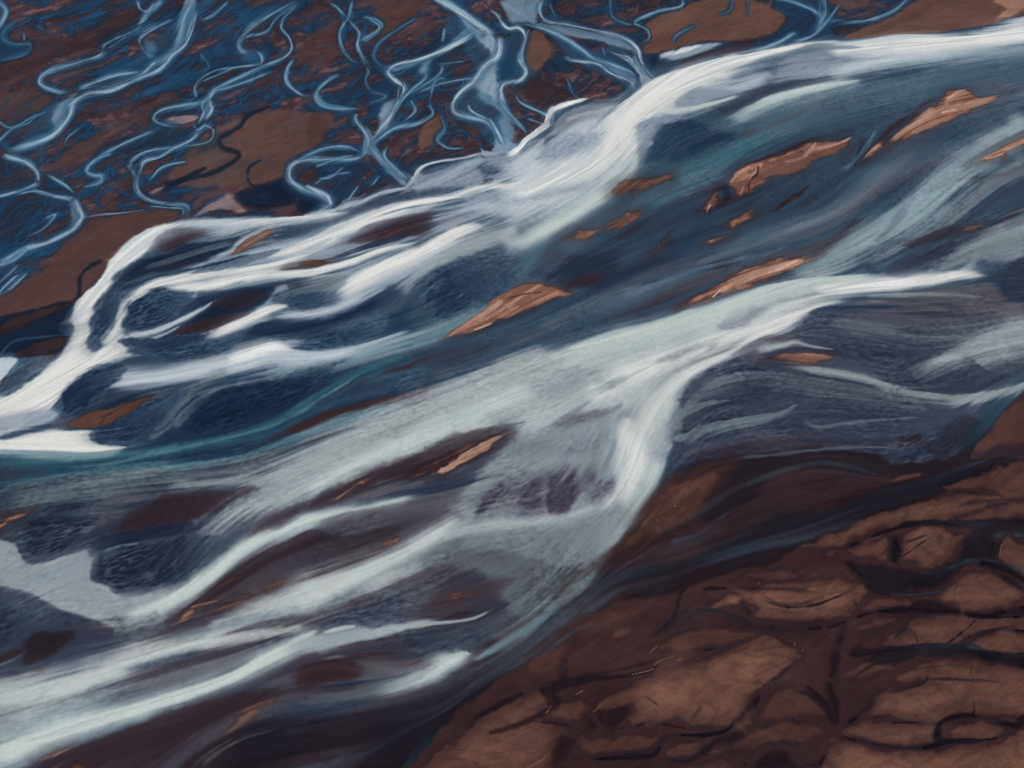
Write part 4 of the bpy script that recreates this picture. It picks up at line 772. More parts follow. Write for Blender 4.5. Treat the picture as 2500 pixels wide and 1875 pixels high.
P('D', 'd', '540,880 700,840 900,830 1200,800 1000,860 850,880 700,900 500,960 400,1010 480,940', f=14, o=.9, k=1.3)
P('D', 'c', '-80,1070 100,1010 250,950 320,960 330,1005 250,1060 120,1100 -80,1130', f=14, o=.9, k=1, rip=.8)
P('D', 'M', '220,1090 330,1010 420,1000 400,1050 350,1075', f=8, o=.8)
isle('dark red sandbar with branching rills beside the rippled shoal at the left', 'D', '355,1062 420,1000 500,970 620,950 730,910 800,880 870,872 790,930 700,990 600,1050 540,1072 440,1078', 'r', f=5)
R('D', 'P', '860,880,3 700,930,4 600,990,4 520,1020,4', s=1, o=.9, flow=False); R('D', 'P', '600,980,3 560,1020,4 540,1060,4', s=1, o=.9, flow=False)
P('D', 'n', '318,960 335,905 350,885 420,820 500,755 600,720 700,730 720,780 620,850 560,920 480,960 400,1002 355,1002', f=16, o=1, k=1.2, rip=1, j=1.2)
R('D', 'g', '860,790,30 700,780,40 580,810,40 480,890,30 420,950,20', s=1, o=.5, k=1.3, rip=.9)
P('D', 'W', '960,-22 885,2 862,22 838,60 842,80 800,130 700,190 612,240 625,282 560,350 515,440 500,540 488,625 550,632 640,560 680,545 660,590 700,632 765,662 640,692 540,732 440,800 360,870 312,950 200,1010 60,1060 -80,1080 -80,870 20,900 120,850 240,770 330,690 385,600 395,540 372,480 395,410 480,320 540,240 600,130 690,45 780,-8 860,-34 950,-46', f=14, k=1.4, j=.8)
P('D', 'w', '-80,980 100,930 200,900 320,900 310,960 200,1020 60,1070 -80,1090', f=26, o=.6, k=1.2, rip=.8)
R('D', 'c', '860,-20,14,10 760,80,40,14 660,180,30,10 570,270,30,10', s=1, o=.35, k=1)
P('D', 's', '495,625 488,560 508,470 540,410 600,345 660,315 760,305 700,350 660,400 600,470 580,540 540,625', f=18, o=.9, k=1, rip=1, j=.6)
R('D', 'W', '740,330,10 680,380,20 650,450,18 630,520,18 600,580,18', s=1, o=.7, k=.8)
P('D', 'n', '488,1112 540,1080 640,1040 760,960 850,900 950,875 1080,880 980,1000 890,1100 760,1165 680,1185 640,1162 540,1152', f=24, o=.95, k=1, rip=1, j=1)
P('D', 'n', '940,1122 975,1040 1040,960 1150,880 1300,850 1600,800 1900,690 2050,690 1850,850 1650,950 1500,1040 1300,1100 1100,1130', f=34, o=.9, k=1, rip=.6, j=.6)
R('D', 'g', '1500,790,14 1250,840,20 1120,890,24 1020,980,22 940,1080,14', s=1, o=.6, k=1)
R('D', 'g', '2212,620,14 2000,690,20 1700,760,24 1400,810,24 1200,850,20', s=1, o=.35, k=1.7, rip=.6)
P('D', 'W', '-80,1135 20,1122 200,1088 350,1072 480,1072 525,1088 488,1112 530,1152 640,1160 690,1168 640,1192 500,1200 300,1196 100,1186 -80,1186', f=9, o=1, k=.5)
R('D', 'T', '680,1180,4,14 500,1195,14,20 300,1195,14,24 100,1185,10,30 -80,1185,10,30', s=1, o=.8, k=.6)
R('D', 'e', '2260,640,24 1900,790,24 1700,900,24 1500,1030,26 1200,1130,26 950,1170,30 700,1210,30 400,1230,34 100,1230,40 -80,1230,40', s=1, o=.9, k=.7)
R('D', 'q', '2000,740,8 1750,900,10 1600,990,12 1400,1080,14 1100,1150,14 850,1200,16 600,1260,20 300,1290,20', s=1, o=.7, k=1)
# south of the teal line
P('D', 'b', '1540,1060 1700,980 1900,920 2212,860 2300,800 2300,960 2000,980 1700,1080 1500,1140 1300,1230 1260,1250 1380,1150', f=20, o=.85, k=1.5)
P('D', 'n', '1650,950 1720,900 1900,820 2212,740 2300,740 2300,860 2000,900 1800,960 1700,985', f=20, o=.8, k=1.2, rip=.7)
P('D', 'n', '800,1262 950,1200 1200,1150 1400,1120 1500,1140 1300,1220 1100,1260 900,1270', f=16, o=.85, k=1.2, rip=.4)
R('D', 'P', '1500,1180,10 1300,1240,14 1150,1260,10', s=1, o=.7)
P('D', 'd', '-80,1270 100,1260 300,1280 200,1340 60,1380 -80,1400', f=20, o=.9, k=1.3)
R('D', 'q', '2212,930,20 1900,1010,24 1600,1120,24 1300,1230,24 1000,1270,24 700,1300,40 400,1330,50 100,1380,50 -80,1420,50', s=1, o=.75, k=1.2, rip=.4)
# --- left flank again: crisp shoal tips between soft sheets
P('Q', 'w', '720,312 900,282 1200,287 1450,290 1330,335 1100,375 950,410 880,370 800,335', f=36, o=.75, k=1.6)
P('Q', 'c', '950,420 1150,380 1350,360 1500,420 1350,480 1100,500 850,530', f=40, o=.6, tx=.5, k=2)
P('Q', 'P', '690,368 722,345 860,335 905,350 840,392 760,430 685,442 662,412', f=12, o=.95, k=1.2, j=.8)
P('Q', 'N', '494,560 520,520 600,478 700,450 800,402 900,380 1000,370 1100,335 1150,322 1060,380 1000,432 900,480 800,512 700,532 640,546 560,572 500,573', f=12, o=.92, k=1.5, j=.6)
P('Q', 'P', '660,530 700,490 850,460 980,430 900,475 780,515', f=16, o=.7, k=1.3)
R('Q', 'gg', '1000,400,10 850,440,16 720,480,14 620,510,10', s=1, o=.6, k=1.5)
P('Q', 'N', '1180,392 1200,350 1280,322 1460,308 1360,358 1260,385', f=14, o=.75, k=1.5)
P('Q', 'P', '1490,400 1520,360 1600,310 1750,280 1862,255 1884,240 1872,310 1852,382 1700,372 1600,402 1520,412', f=12, o=.95, k=1.4)
P('Q', 'r', '1600,400 1660,360 1760,320 1790,325 1750,350 1680,380', f=10, o=.8, k=1, lay='b')
R('Q', 'W', '2260,135,30,22 2080,160,28,24 1900,220,24,24 1750,240,24,26 1600,290,26,28 1450,340,26,32 1350,390,22,28 1250,432,18,24 1100,460,16,24 950,505,18,24 800,545,24,26 680,575,26,24 590,610,20,14', s=(.6, .9), o=.85, k=1.4)
R('Q', 'W', '2082,325,4,10 2040,335,16,26 1960,360,34,36 1850,420,38,38 1700,485,36,36 1600,545,36,38 1500,605,30,30 1440,650,20,20', s=(.5, .9), o=.9, k=1.2, e=(.01, .1))
R('Q', 'W', '1830,395,5,6 1650,432,14,15 1500,480,20,20 1350,522,22,22 1200,522,18,22 1050,548,22,24 900,592,28,28 760,612,30,30 650,640,26,16', s=(.8, .9), o=.8, k=1.6)
P('Q', 'n', '820,532 900,490 1050,450 1210,425 1150,470 1000,512 900,532', f=10, o=.8, k=1.4, rip=.5)
P('Q', 'b', '1200,522 1260,486 1350,472 1462,480 1400,506 1300,522', f=8, o=.9, k=1)
P('Q', 'n', '395,832 398,760 410,700 450,640 520,603 610,590 560,650 505,700 480,780 440,852 402,854', f=12, o=.97, k=1, rip=.9, j=.8)
R('Q', 'W', '660,600,16 580,650,24 540,710,22 505,780,26 440,850,26', s=1, o=.85, k=.8)
P('Q', 'n', '520,772 528,710 545,668 600,620 700,590 850,602 842,640 765,700 722,762 640,786 560,792', f=14, o=1, k=1, rip=1, j=.9)
P('Q', 'N', '842,630 860,605 950,600 1180,588 1165,650 1100,692 950,722 800,762 760,770 850,700', f=10, o=.95, k=1.2, j=.5)
P('Q', 'P', '900,660 1000,620 1150,610 1120,670 1000,700', f=16, o=.7, k=1.2)
P('Q', 'P', '780,772 900,722 1100,692 1130,702 1000,760 900,790 720,812', f=10, o=.9, k=1.3)
R('Q', 'w', '922,648,2,3 870,690,8,8 760,740,9,10 650,785,11,12 540,802,12,10', s=.8, o=.95, k=.6)
P('Q', 'n', '512,830 560,802 700,800 900,780 1000,770 1060,800 1000,872 850,907 740,912 640,882 545,852', f=12, o=.95, k=1, rip=1, j=.9)
R('Q', 'W', '1242,668,4,6 1160,690,18,20 1050,748,24,24 950,790,22,24 870,820,14,16', s=(.5, .9), o=.85, k=1.2, e=(.01, .2))
R('Q', 'gg', '1500,560,30 1350,600,24 1240,625,20 1180,655,16', s=1, o=.7, k=1.3)
P('Q', 'n', '1225,672 1250,630 1330,602 1420,610 1482,640 1440,690 1350,702 1260,692', f=14, o=.85, k=1.2, rip=.9)
R('Q', 'w', '1640,590,5 1500,660,14 1400,700,16 1280,712,14 1180,722,10', s=1, o=.75, k=1)
P('Q', 'N', '1078,802 1100,760 1160,740 1220,730 1350,742 1480,700 1600,650 1620,682 1480,760 1330,822 1270,832 1240,847 1200,832 1150,817', f=9, o=.97, k=1, j=1.4)
P('Q', 'n', '1238,864 1290,820 1400,770 1550,710 1650,690 1690,722 1640,800 1500,852 1400,872 1280,874', f=14, o=.95, k=1, rip=1, j=.9)
P('Q', 'z', '1070,860 1110,830 1160,825 1180,850 1120,880', f=12, o=.35)
P('Q', 'n', '1785,592 1830,530 1950,470 2260,390 2240,600 2100,700 1990,742 1880,747 1835,700 1800,640', f=26, o=.85, k=1, rip=.7, j=1.2)
R('Q', 't', '2260,600,20 2050,720,30 1900,780,40 1700,840,44 1500,890,44 1300,940,44 1100,985,40', s=1, o=.55, k=1.3, rip=.3)
R('Q', 'w', '1560,850,8,20 1400,880,10,40 1250,868,20,60 1180,850,40,60 1060,905,44,56 900,935,40,50 700,975,40,44 560,1000,40,36 450,1015,30,26', s=(.7, 1), o=.9, k=1)
R('Q', 'X', '1260,858,4,20 1180,842,22,30 1100,870,24,24 980,910,20,20', s=1, o=.7, k=.8)
P('Q', 'N', '247,1110 258,1050 330,980 400,940 500,928 565,948 520,1000 450,1062 380,1112 330,1142 290,1162', f=12, o=1, k=1, rip=.9, j=1.1)
P('Q', 'N', '400,1120 560,1050 700,1010 870,990 760,1032 600,1072 450,1132', f=12, o=.9, k=1.3)
P('Q', 'n', '388,1236 430,1190 530,1140 650,1072 780,1030 840,1028 700,1182 620,1242 560,1292 500,1262 430,1272', f=14, o=.97, k=1, rip=1, j=1)
P('Q', 'N', '560,1290 600,1200 640,1150 700,1110 760,1100 720,1170 650,1230', f=24, o=.6, k=1, rip=.5)
R('Q', 'gg', '1000,960,30 880,1010,34 800,1080,34 720,1180,28 640,1260,16', s=1, o=.6, k=1.2, rip=.4)
P('Q', 'N', '750,1242 800,1120 880,1042 1000,980 1200,955 1450,895 1540,890 1380,1020 1250,1130 1050,1212 900,1246', f=40, o=.85, k=1.2, rip=.55, j=.8)
P('Q', 's', '-60,1080 10,1010 40,950 72,903 150,890 270,878 275,900 200,962 100,1012 20,1052', f=8, o=.95, k=1, rip=1)
P('Q', 'W', '745,316 692,350 686,372 660,402 600,470 496,545 498,572 440,620 405,700 390,832 402,854 430,854 510,800 522,785 546,800 520,830 548,860 614,886 540,902 430,936 330,986 260,1058 245,1112 100,1200 0,1242 -80,1250 -80,1050 0,1062 100,1012 200,930 268,870 300,800 312,760 298,700 330,640 420,560 470,480 560,400 690,326', f=10, k=.7, j=.6)
P('Q', 'c', '400,640 520,560 600,480 690,360 720,350 640,460 540,560 440,640 400,760', f=30, o=.35)
P('Q', 'g', '-80,1260 -80,1150 100,1105 230,1095 242,1130 170,1190 60,1238', f=24, o=.8, k=1, rip=.9)
P('Q', 'W', '-60,905 76,900 42,950 10,992 -60,1010', f=6, o=1, k=.4)
P('Q', 'W', '-80,1262 50,1240 170,1204 300,1202 412,1204 388,1236 430,1272 520,1274 542,1286 480,1302 350,1312 200,1308 -80,1300', f=9, o=1, k=.5)
R('Q', 't', '540,1290,4,14 400,1312,8,24 200,1310,8,26 0,1302,8,26 -80,1300,8,26', s=1, o=.85, k=.6)
bar('D', '1250,130 1270,100 1305,60 1380,20 1440,-8 1475,2 1445,40 1360,90 1290,127', 'O', f=4)
crest('D', '1470,0,6 1400,40,10 1310,90,6', 'z', .7)
bar('D', '1600,182 1700,160 1790,165 1815,178 1720,190 1640,192', 'r', f=5)
bar('D', '355,1062 420,1000 500,970 620,950 730,910 800,880 870,872 790,930 700,990 600,1050 540,1072 440,1078', 'r', f=8)
R('D', 'P', '860,880,3 700,930,4 600,990,4 520,1020,4', s=1, o=.9, flow=False, lay='b'); R('D', 'P', '600,980,3 560,1020,4 540,1060,4', s=1, o=.9, flow=False, lay='b')
bar('E', '738,577 850,500 950,420 1000,370 1060,335 1150,290 1220,278 1290,290 1380,320 1450,335 1440,355 1350,370 1280,390 1180,430 1100,468 1020,490 980,520 880,552 800,572', 'R', f=6, j=.6)
P('E', 'Q', '738,577 850,500 950,420 1000,370 1060,335 1150,290 1220,278 1290,290 1380,320 1450,335 1440,355 1350,370 1280,390 1180,430 1100,468 1020,490 980,520 880,552 800,572', f=14, o=.75, tx=1., lay='b')
crest('E', '1060,380,14 980,440,18 900,490,20 830,530,12 760,570,4', 'L', .8); crest('E', '1000,500,4 900,540,5', 'l', .6); R('E', 'b', '1280,335,4 1180,345,5 1080,370,4', s=1, o=.7, flow=False, lay='b')
# ================= 7. lower left (tile G) =================
P('G', 's', '-80,160 200,60 500,20 800,20 900,60 700,140 560,260 300,560 150,560 -80,440', f=40, o=.85, k=1.2, rip=.9)
R('G', 'g', '900,60,30 700,80,30 500,110,30 300,130,30', s=1, o=.6, k=1.3, rip=.8)
R('G', 'c', '2600,-300,70 2350,-170,70 2100,-60,55 1800,20,44 1600,60,30 1300,100,24 1100,130,24 900,150,24', s=1, o=.6, k=1.5, e=(.07, .5))
R('G', 'm', '1700,20,10 1500,50,12 1300,60,12 1000,70,14 800,60,14', s=1, o=.6, k=2)
P('G', 'M', '300,500 480,440 580,360 640,280 760,200 800,200 640,330 600,400 400,520', f=16, o=.7, k=1.3)
P('G', 'P', '600,380 640,310 750,230 900,195 1100,178 1420,138 1250,230 1100,300 1000,345 1100,360 900,400 760,420 640,410', f=12, o=1, k=1.3)
P('G', 'b', '780,250 800,222 880,200 1000,190 1120,200 980,260 840,300', f=14, o=.5, k=1.5, j=.8)
P('G', 'K', '700,380 780,300 900,260 1050,260 1080,290 960,330 820,380', f=20, o=.5, k=1.5)
R('G', 'M', '1400,150,10 1200,230,16 1050,320,14 900,370,16', s=1, o=.5, k=1.8)
R('G', 'ww', '2700,-260,80 2500,-140,80 2250,-40,76 2000,50,66 1700,130,60 1500,200,66 1300,280,70 1150,380,70 1050,480,60 1000,560,50', s=1, o=.85, k=1.3, rip=1, e=(.07, .35))
P('G', 'n', '480,505 485,462 520,420 600,390 800,390 1000,350 1080,340 1100,370 900,430 700,450 560,500 520,510', f=10, o=.95, k=1.2, j=.8)
P('G', 's', '498,640 498,560 520,515 600,480 800,430 1000,400 1150,400 1220,440 1150,540 1050,620 950,690 850,712 700,722 620,700 590,665', f=70, o=.95, k=1, rip=1, j=1)
P('G', 'n', '498,640 498,560 520,515 600,480 800,440 900,470 880,600 850,712 700,722 620,700 590,665', f=50, o=.75, k=1, rip=1, j=1.2)
P('G', 'M', '1310,415 1380,325 1500,250 1650,200 1760,190 1700,260 1560,330 1400,400', f=16, o=.9, k=1.3)
P('G', 'P', '1380,370 1450,280 1560,240 1660,215 1560,290 1450,350', f=16, o=.6, k=1)
P('G', 'P', '1630,280 1700,210 1780,170 1900,110 2000,50 2100,20 2260,-60 2260,20 2050,110 1900,190 1760,240', f=10, o=.9, k=1.2)
R('G', 'm', '2300,120,20 2100,160,20 1950,220,20', s=1, o=.7, k=1.7)
R('G', 'T', '2300,180,26 2212,200,28 2000,250,30 1850,270,34 1700,310,38 1550,365,40 1400,430,42 1280,500,44 1180,570,44 1080,650,44 980,720,40 860,780,44 700,800,50 560,790,50', s=.8, o=1, k=.6)
R('G', 'c', '2212,230,20 1950,280,20 1700,370,16', s=1, o=.6, k=1.6)
P('G', 'c', '-80,425 60,432 100,470 130,530 170,552 260,535 400,490 485,468 485,505 498,560 500,645 590,670 620,702 700,730 850,725 800,800 650,850 500,860 300,800 150,720 -80,640', f=8, o=.95, k=1, rip=.2)
P('G', 'g', '-80,560 200,580 400,600 600,720 400,720 200,660 -80,640', f=40, o=.5, k=1.5)
R('G', 'c', '900,800,40 750,860,40 620,880,30 480,840,40', s=1, o=.8, k=1, rip=1)
P('G', 'n', '88,440 115,370 200,290 350,250 520,300 460,400 380,470 300,515 160,547 120,512', f=40, o=.9, k=1, rip=1, j=1.2)
P('G', 'n', '-80,690 60,690 200,730 340,790 420,850 300,900 150,960 60,1040 -80,1060', f=40, o=.9, k=1, rip=1)
P('G', 'd', '60,1180 120,1060 260,930 500,880 800,890 900,920 750,1020 560,1120 400,1200 200,1230', f=30, o=.9, k=1.4)
P('G', 'k', '112,990 160,945 260,905 370,920 340,1000 250,1070 170,1120 115,1125 120,1060 160,1020', f=14, o=.95, k=1)
P('G', 'P', '-80,1080 60,1010 130,1010 120,1040 60,1080 -80,1130', f=10, o=.9)
R('G', 'm', '120,1040,6 60,1080,8 -60,1120,10', s=1, o=.8); 
P('G', 'k', '-80,1200 0,1175 100,1150 240,1120 220,1180 160,1225 60,1240 -20,1230', f=10, o=.95, k=1.2)
R('G', 'g', '240,1100,6 190,1150,10 180,1210,10', s=1, o=.7)
P('G', 'm', '600,900 850,900 1000,880 1300,840 1600,800 1900,760 1750,900 1500,950 1200,1000 900,1060 600,1140 560,1040', f=40, o=.9, k=1.3, rip=.4)
P('G', 'b', '-80,330 0,290 100,268 240,240 160,290 60,340 -80,400', f=10, o=.9)
R('G', 'w', '2300,520,50 2150,590,50 1950,670,50 1750,740,50 1550,790,44 1350,840,30 1100,890,20', s=1, o=.9, k=1, rip=.2)
R('G', 'W', '2300,510,30 2150,570,30 1980,640,26 1800,700,24 1650,750,20', s=1, o=.6, k=.8)
P('G', 'P', '860,950 960,840 1080,730 1180,650 1330,560 1500,470 1640,400 1740,370 1900,420 2180,395 2190,420 2100,500 1950,600 1800,660 1600,720 1400,790 1150,850 1000,900', f=10, o=.97, k=1.2)
P('G', 'd', '1680,380 1720,340 1900,300 2212,260 2300,300 2212,420 2060,420 1900,500 1750,520 1560,600 1600,480 1700,420', f=24, o=.7, k=1.6)
R('G', 'P', '2160,420,16 2050,470,20 1900,550,24 1700,620,24 1550,640,20', s=1, o=.8, k=1)
P('G', 'm', '1900,560 2050,490 2212,440 2212,520 2050,580 1900,610', f=20, o=.6, k=1.5)
# lower milky bands
P('G', 'd', '1740,900 1780,850 1900,790 2060,720 2212,650 2400,640 2350,760 2200,860 2000,905 1850,900', f=24, o=.85, k=1.2, rip=1)
R('G', 'w', '1400,830,20 1150,950,24 1000,1000,24 850,1050,26 700,1100,30 550,1160,40 400,1220,40 200,1280,50 0,1330,60 -80,1340,60', s=1, o=.85, k=1.2, rip=.6)
P('G', 'd', '560,1190 700,1130 850,1070 1000,1030 1150,990 1400,960 1300,1030 1100,1060 900,1100 700,1160', f=20, o=.85, k=1.2, rip=1)
P('G', 'g', '-80,1280 200,1260 500,1200 800,1150 1100,1060 1000,1180 750,1290 500,1370 200,1460 -80,1560', f=40, o=.8, k=1, rip=.8)
P('G', 'm', '710,1285 820,1210 960,1120 1150,1070 1400,1010 1350,1080 1150,1160 950,1240 820,1275', f=14, o=.85, k=1.2)
R('G', 'w', '700,1130,20 500,1200,30 300,1280,40 100,1380,50 -80,1450,60', s=1, o=.6, k=1.3, rip=.5)
P('G', 'n', '-80,1290 60,1330 160,1400 60,1470 -80,1480', f=40, o=.4, rip=1)
R('G', 'd', '2300,860,6 2000,900,10 1800,925,10 1730,945,8', s=1, o=.6)
R('G', 'c', '2360,860,20 2150,900,30 1950,940,34 1750,980,36 1600,1020,30', s=1, o=.9, k=1.3)
R('G', 'w', '1926,885,4 1850,895,8 1740,930,8', s=1, o=.8)
R('G', 'T', '1727,905,5,12 1650,950,20,26 1540,1010,26,28 1400,1080,28,30 1200,1180,30,34 1000,1260,34,40 800,1320,40,44 600,1390,44,44 400,1450,50,50 200,1520,56,60 0,1600,64,64 -100,1630,60,60', s=(.85, .8), o=1, k=.7, rip=.15)
R('G', 'W', '1722,908,5,10 1640,955,14,16 1520,1020,14,14 1350,1100,14,14', s=1, o=.7, k=.4)
R('G', 'X', '1000,1270,6 800,1310,10 550,1380,10 350,1430,8', s=1, o=.4, k=1)
P('G', 'P', '150,1659 300,1570 500,1490 700,1400 900,1330 1200,1230 1500,1180 1600,1200 1400,1330 1200,1460 1000,1560 800,1700 100,1700', f=16, o=.95, k=1.5)
P('G', 'd', '1000,1280 1250,1190 1600,1070 2000,1010 2260,1000 2260,1180 1900,1240 1600,1250 1350,1330', f=24, o=.85, k=1.5)
P('G', 'P', '1560,1160 1600,1100 1700,1050 1900,1020 2212,1010 2300,1040 2000,1080 1950,1130 2000,1150 1900,1200 1700,1240 1600,1230', f=16, o=.8, k=1.3)
R('G', 'c', '2500,1060,16 2200,1130,20 1980,1100,12 1850,1060,10 1700,1080,10', s=1, o=.35, k=2)
R('G', 'g', '2300,1130,20 2050,1210,26 1850,1260,20 1650,1280,20', s=1, o=.4, k=2)
R('G', 'P', '1370,1290,4 1300,1400,7 1240,1480,5', s=1, o=.5, flow=False)
P('G', 'n', '1280,1500 1350,1440 1440,1360 1520,1280 1700,1260 2000,1280 1900,1380 1650,1500 1420,1530', f=24, o=.9, k=1.3, rip=.5)
R('G', 'g', '1700,1400,14 1500,1450,16 1350,1490,14 1200,1560,16 1080,1659,16', s=1, o=.5, k=1.5, rip=.4)
P('G', 'n', '1620,1460 1660,1360 1760,1310 2000,1290 1900,1380 1760,1450', f=20, o=.8, k=1, rip=.5)
P('G', 'K', '1120,1659 1200,1560 1400,1540 1900,1400 2300,1280 2500,1500 2300,1900 1100,1900', f=40, o=.75, k=1.2)
P('G', 'P', '1600,1560 1900,1430 2150,1500 2000,1620 1700,1700', f=60, o=.6)
R('G', 'm', '1260,1500,6 1150,1560,10 1050,1640,12', s=1, o=.6); R('G', 'm', '450,1560,8 350,1620,12 250,1690,12', s=1, o=.7)

# --- lower left again, in broad soft sheets
P('L', 'ss', '-60,400 300,380 700,400 1200,300 1500,250 1300,480 900,600 500,700 200,760 -60,700', f=60, o=.5, k=1.4, rip=.5)
P('L', 'mm', '300,560 500,470 800,430 1100,440 900,480 640,510 520,600 420,640', f=30, o=.6, k=1.6)
R('L', 'gg', '1800,150,40 1400,270,50 1100,350,46 800,405,46 500,440,46 200,480,50 0,520,50', s=1, o=.65, k=1.6, rip=.5)
R('L', 'cc', '1500,330,30 1300,380,30 1100,410,26 900,425,24 700,440,24', s=1, o=.6, k=1.6)
R('L', 'cc', '2400,-100,90 2211,-20,90 2000,60,84 1700,180,80 1450,290,75 1250,400,75 1080,520,74 960,640,60', s=1, o=.9, k=1.2, rip=.8, e=(.02, .3))
R('L', 'T', '2300,10,40 2050,120,40 1850,210,44 1650,300,40 1480,380,34 1300,480,24', s=1, o=.75, k=.8)
P('L', 'P', '500,620 540,570 640,512 720,475 900,452 1135,440 1060,500 930,560 850,592 700,602 570,637', f=14, o=.95, k=1, j=.8)
P('L', 'b', '620,600 700,520 860,480 1000,470 900,540 760,580', f=40, o=.5, k=1.5)
P('L', 'nn', '398,850 395,780 415,740 500,700 700,655 900,640 1020,680 960,780 860,850 700,890 570,908 480,893 460,868', f=16, o=.97, k=1, j=1.2, rip=1)
P('L', 'nn', '385,735 390,700 430,660 520,640 700,600 830,590 860,612 700,650 560,690 470,740', f=8, o=.97, k=.8, j=.8)
R('L', 'gg', '600,690,4 520,700,6 450,725,6', s=1, o=.6)
P('L', 'nn', '70,680 80,650 150,560 300,500 450,520 400,620 300,720 200,750 130,768 95,730', f=16, o=.95, k=1, j=1.2, rip=1)
P('L', (143, 149, 154), '-60,685 62,690 95,735 130,772 250,760 384,706 388,740 415,745 396,790 400,855 460,872 480,897 570,912 700,892 760,870 800,900 720,970 560,1010 400,990 200,930 60,880 -60,850', f=12, o=1, k=.6, rip=.15)
P('L', 'gg', '-60,760 200,790 380,850 600,940 500,960 200,880 -60,830', f=50, o=.5, k=1.4)
R('L', 'T', '1440,560,20 1300,592,30 1150,652,33 1020,730,36 920,810,40 810,885,46 700,950,50 600,990,50 480,1010,40', s=.9, o=1, k=.6, e=(.1, .1))
R('L', 'gg', '700,1000,50 600,1040,50 480,1060,50', s=1, o=.7, k=1.5, rip=1)
P('L', 'd', '200,1050 500,1030 750,1040 700,1110 500,1190 300,1260 150,1290 180,1160', f=40, o=.9, k=1.6)
P('L', 'k', '92,1130 130,1090 220,1060 330,1058 300,1130 200,1200 100,1232 95,1190', f=12, o=.95, k=1, j=.8)
P('L', 'k', '-60,1290 0,1265 100,1230 220,1200 170,1280 60,1320 -30,1318', f=12, o=.95, k=1, j=.8)
P('L', 'nn', '-60,900 60,910 200,960 260,1030 130,1070 60,1130 -60,1160', f=40, o=.85, k=1, rip=1)
P('L', 'P', '1050,670 1120,580 1250,520 1360,485 1310,580 1180,645', f=16, o=.85, k=1.3)
P('L', 'P', '1310,552 1340,490 1450,430 1620,350 1780,290 1980,200 2211,170 2211,250 1950,380 1740,400 1600,450 1450,525', f=14, o=.9, k=1.3)
P('L', 'mm', '1340,612 1400,555 1700,470 2050,400 2000,520 1900,600 1700,640 1500,690', f=30, o=.75, k=1.8)
P('L', 'P', '700,1070 800,960 920,850 1050,762 1200,692 1340,622 1480,650 1720,600 1745,640 1650,760 1500,805 1300,880 1050,962 880,1020', f=10, o=.95, k=1.4)
P('L', 'k', '1240,830 1260,780 1450,760 1600,720 1500,790 1350,850', f=20, o=.7)
P('L', 'b', '980,870 1100,810 1250,800 1300,830 1100,920 900,990', f=30, o=.7, k=1.6)
R('L', 'ww', '2000,575,20 1940,610,34 1820,700,48 1700,770,50 1500,835,54 1300,900,50 1100,960,40 900,1020,26', s=1, o=.95, k=1, e=(.06, .2))
P('L', 'gg', '700,1080 1000,1000 1300,940 1700,850 2000,760 2100,800 1900,880 1600,940 1380,1050 1100,1090 800,1130', f=40, o=.75, k=1.4, rip=.5)
P('L', 'd', '1380,1060 1450,980 1600,920 1800,860 1960,840 1880,940 1800,1010 1700,1040 1600,1062', f=20, o=.95, k=1.2, rip=1, j=1)
R('L', 'ww', '1380,1040,30 1100,1085,44 850,1130,46 650,1175,50 450,1240,50 250,1290,54 0,1340,64 -100,1360,64', s=1, o=.85, k=1.2, rip=.7)
R('L', 'ss', '950,1130,14 850,1160,24 740,1185,28 620,1220,24 500,1255,16', s=1, o=.75, k=1.5, rip=1, e=(.3, .3))
P('L', 'cc', '-60,1370 200,1330 500,1290 800,1220 1000,1160 800,1260 560,1360 300,1430 -60,1520', f=40, o=.55, k=1.2, rip=.8)
P('L', 'mm', '570,1360 700,1280 850,1210 1000,1160 1150,1130 1100,1190 900,1270 720,1330', f=12, o=.85, k=1.2)
R('L', 'T', '1378,1068,10 1310,1110,34 1150,1190,42 1000,1270,42 800,1340,44 600,1400,48 400,1460,56 200,1525,64 0,1590,72 -100,1620,72', s=.85, o=1, k=.7, rip=.15, e=(.03, .03))
R('L', 'cc', '1720,1052,12 1600,1075,22 1480,1110,34 1350,1150,34', s=1, o=.9, k=1)
R('L', 'ww', '1540,1045,4 1470,1058,8 1400,1075,8', s=1, o=.8)
P('L', 'mm', '1100,1230 1300,1180 1600,1130 1800,1180 2000,1180 1800,1270 1500,1360 1200,1370 1000,1400', f=40, o=.75, k=1.8)
P('L', 'P', '1255,1250 1300,1200 1400,1170 1550,1150 1750,1150 1700,1190 1560,1200 1600,1240 1540,1290 1400,1310 1300,1330', f=14, o=.9, k=1.2)
P('L', 'd', '1690,1110 1720,1060 1900,1030 2050,1000 2240,980 2150,1100 1990,1160 1850,1182 1740,1150', f=20, o=.95, k=1, rip=1, j=1)
P('L', (44, 40, 52), '890,1659 1000,1560 1080,1480 1220,1385 1500,1400 1700,1350 1850,1280 1990,1200 2240,1150 2240,1300 2000,1450 1850,1659', f=40, o=.85, k=1.2)
P('L', 'P', '1300,1659 1400,1560 1600,1500 1750,1560 1700,1659', f=50, o=.7)
R('L', 'd', '1900,1400,30 1600,1450,30 1400,1480,30 1200,1510,30', s=1, o=.5, k=1.8, rip=.4)
R('L', 'T', '2025,1158,8 1960,1190,28 1850,1240,34 1740,1290,30 1600,1340,24', s=1, o=.95, k=.8, e=(.02, .4))
P('L', 'P', '120,1659 300,1560 500,1480 700,1410 900,1350 1150,1290 1250,1330 1100,1440 900,1560 700,1659', f=16, o=.9, k=1.8)
isle('thin orange sand sliver in dark water downstream of the pale salmon bar, nearer the long milky band', 'G', '1800,212 1850,160 1930,110 2000,70 2045,68 1990,112 1900,162 1840,206', 'R', f=3)
ISLES.pop()
crest('G', '1960,100,3 1880,160,4 1810,206,3', 'Q', .8)
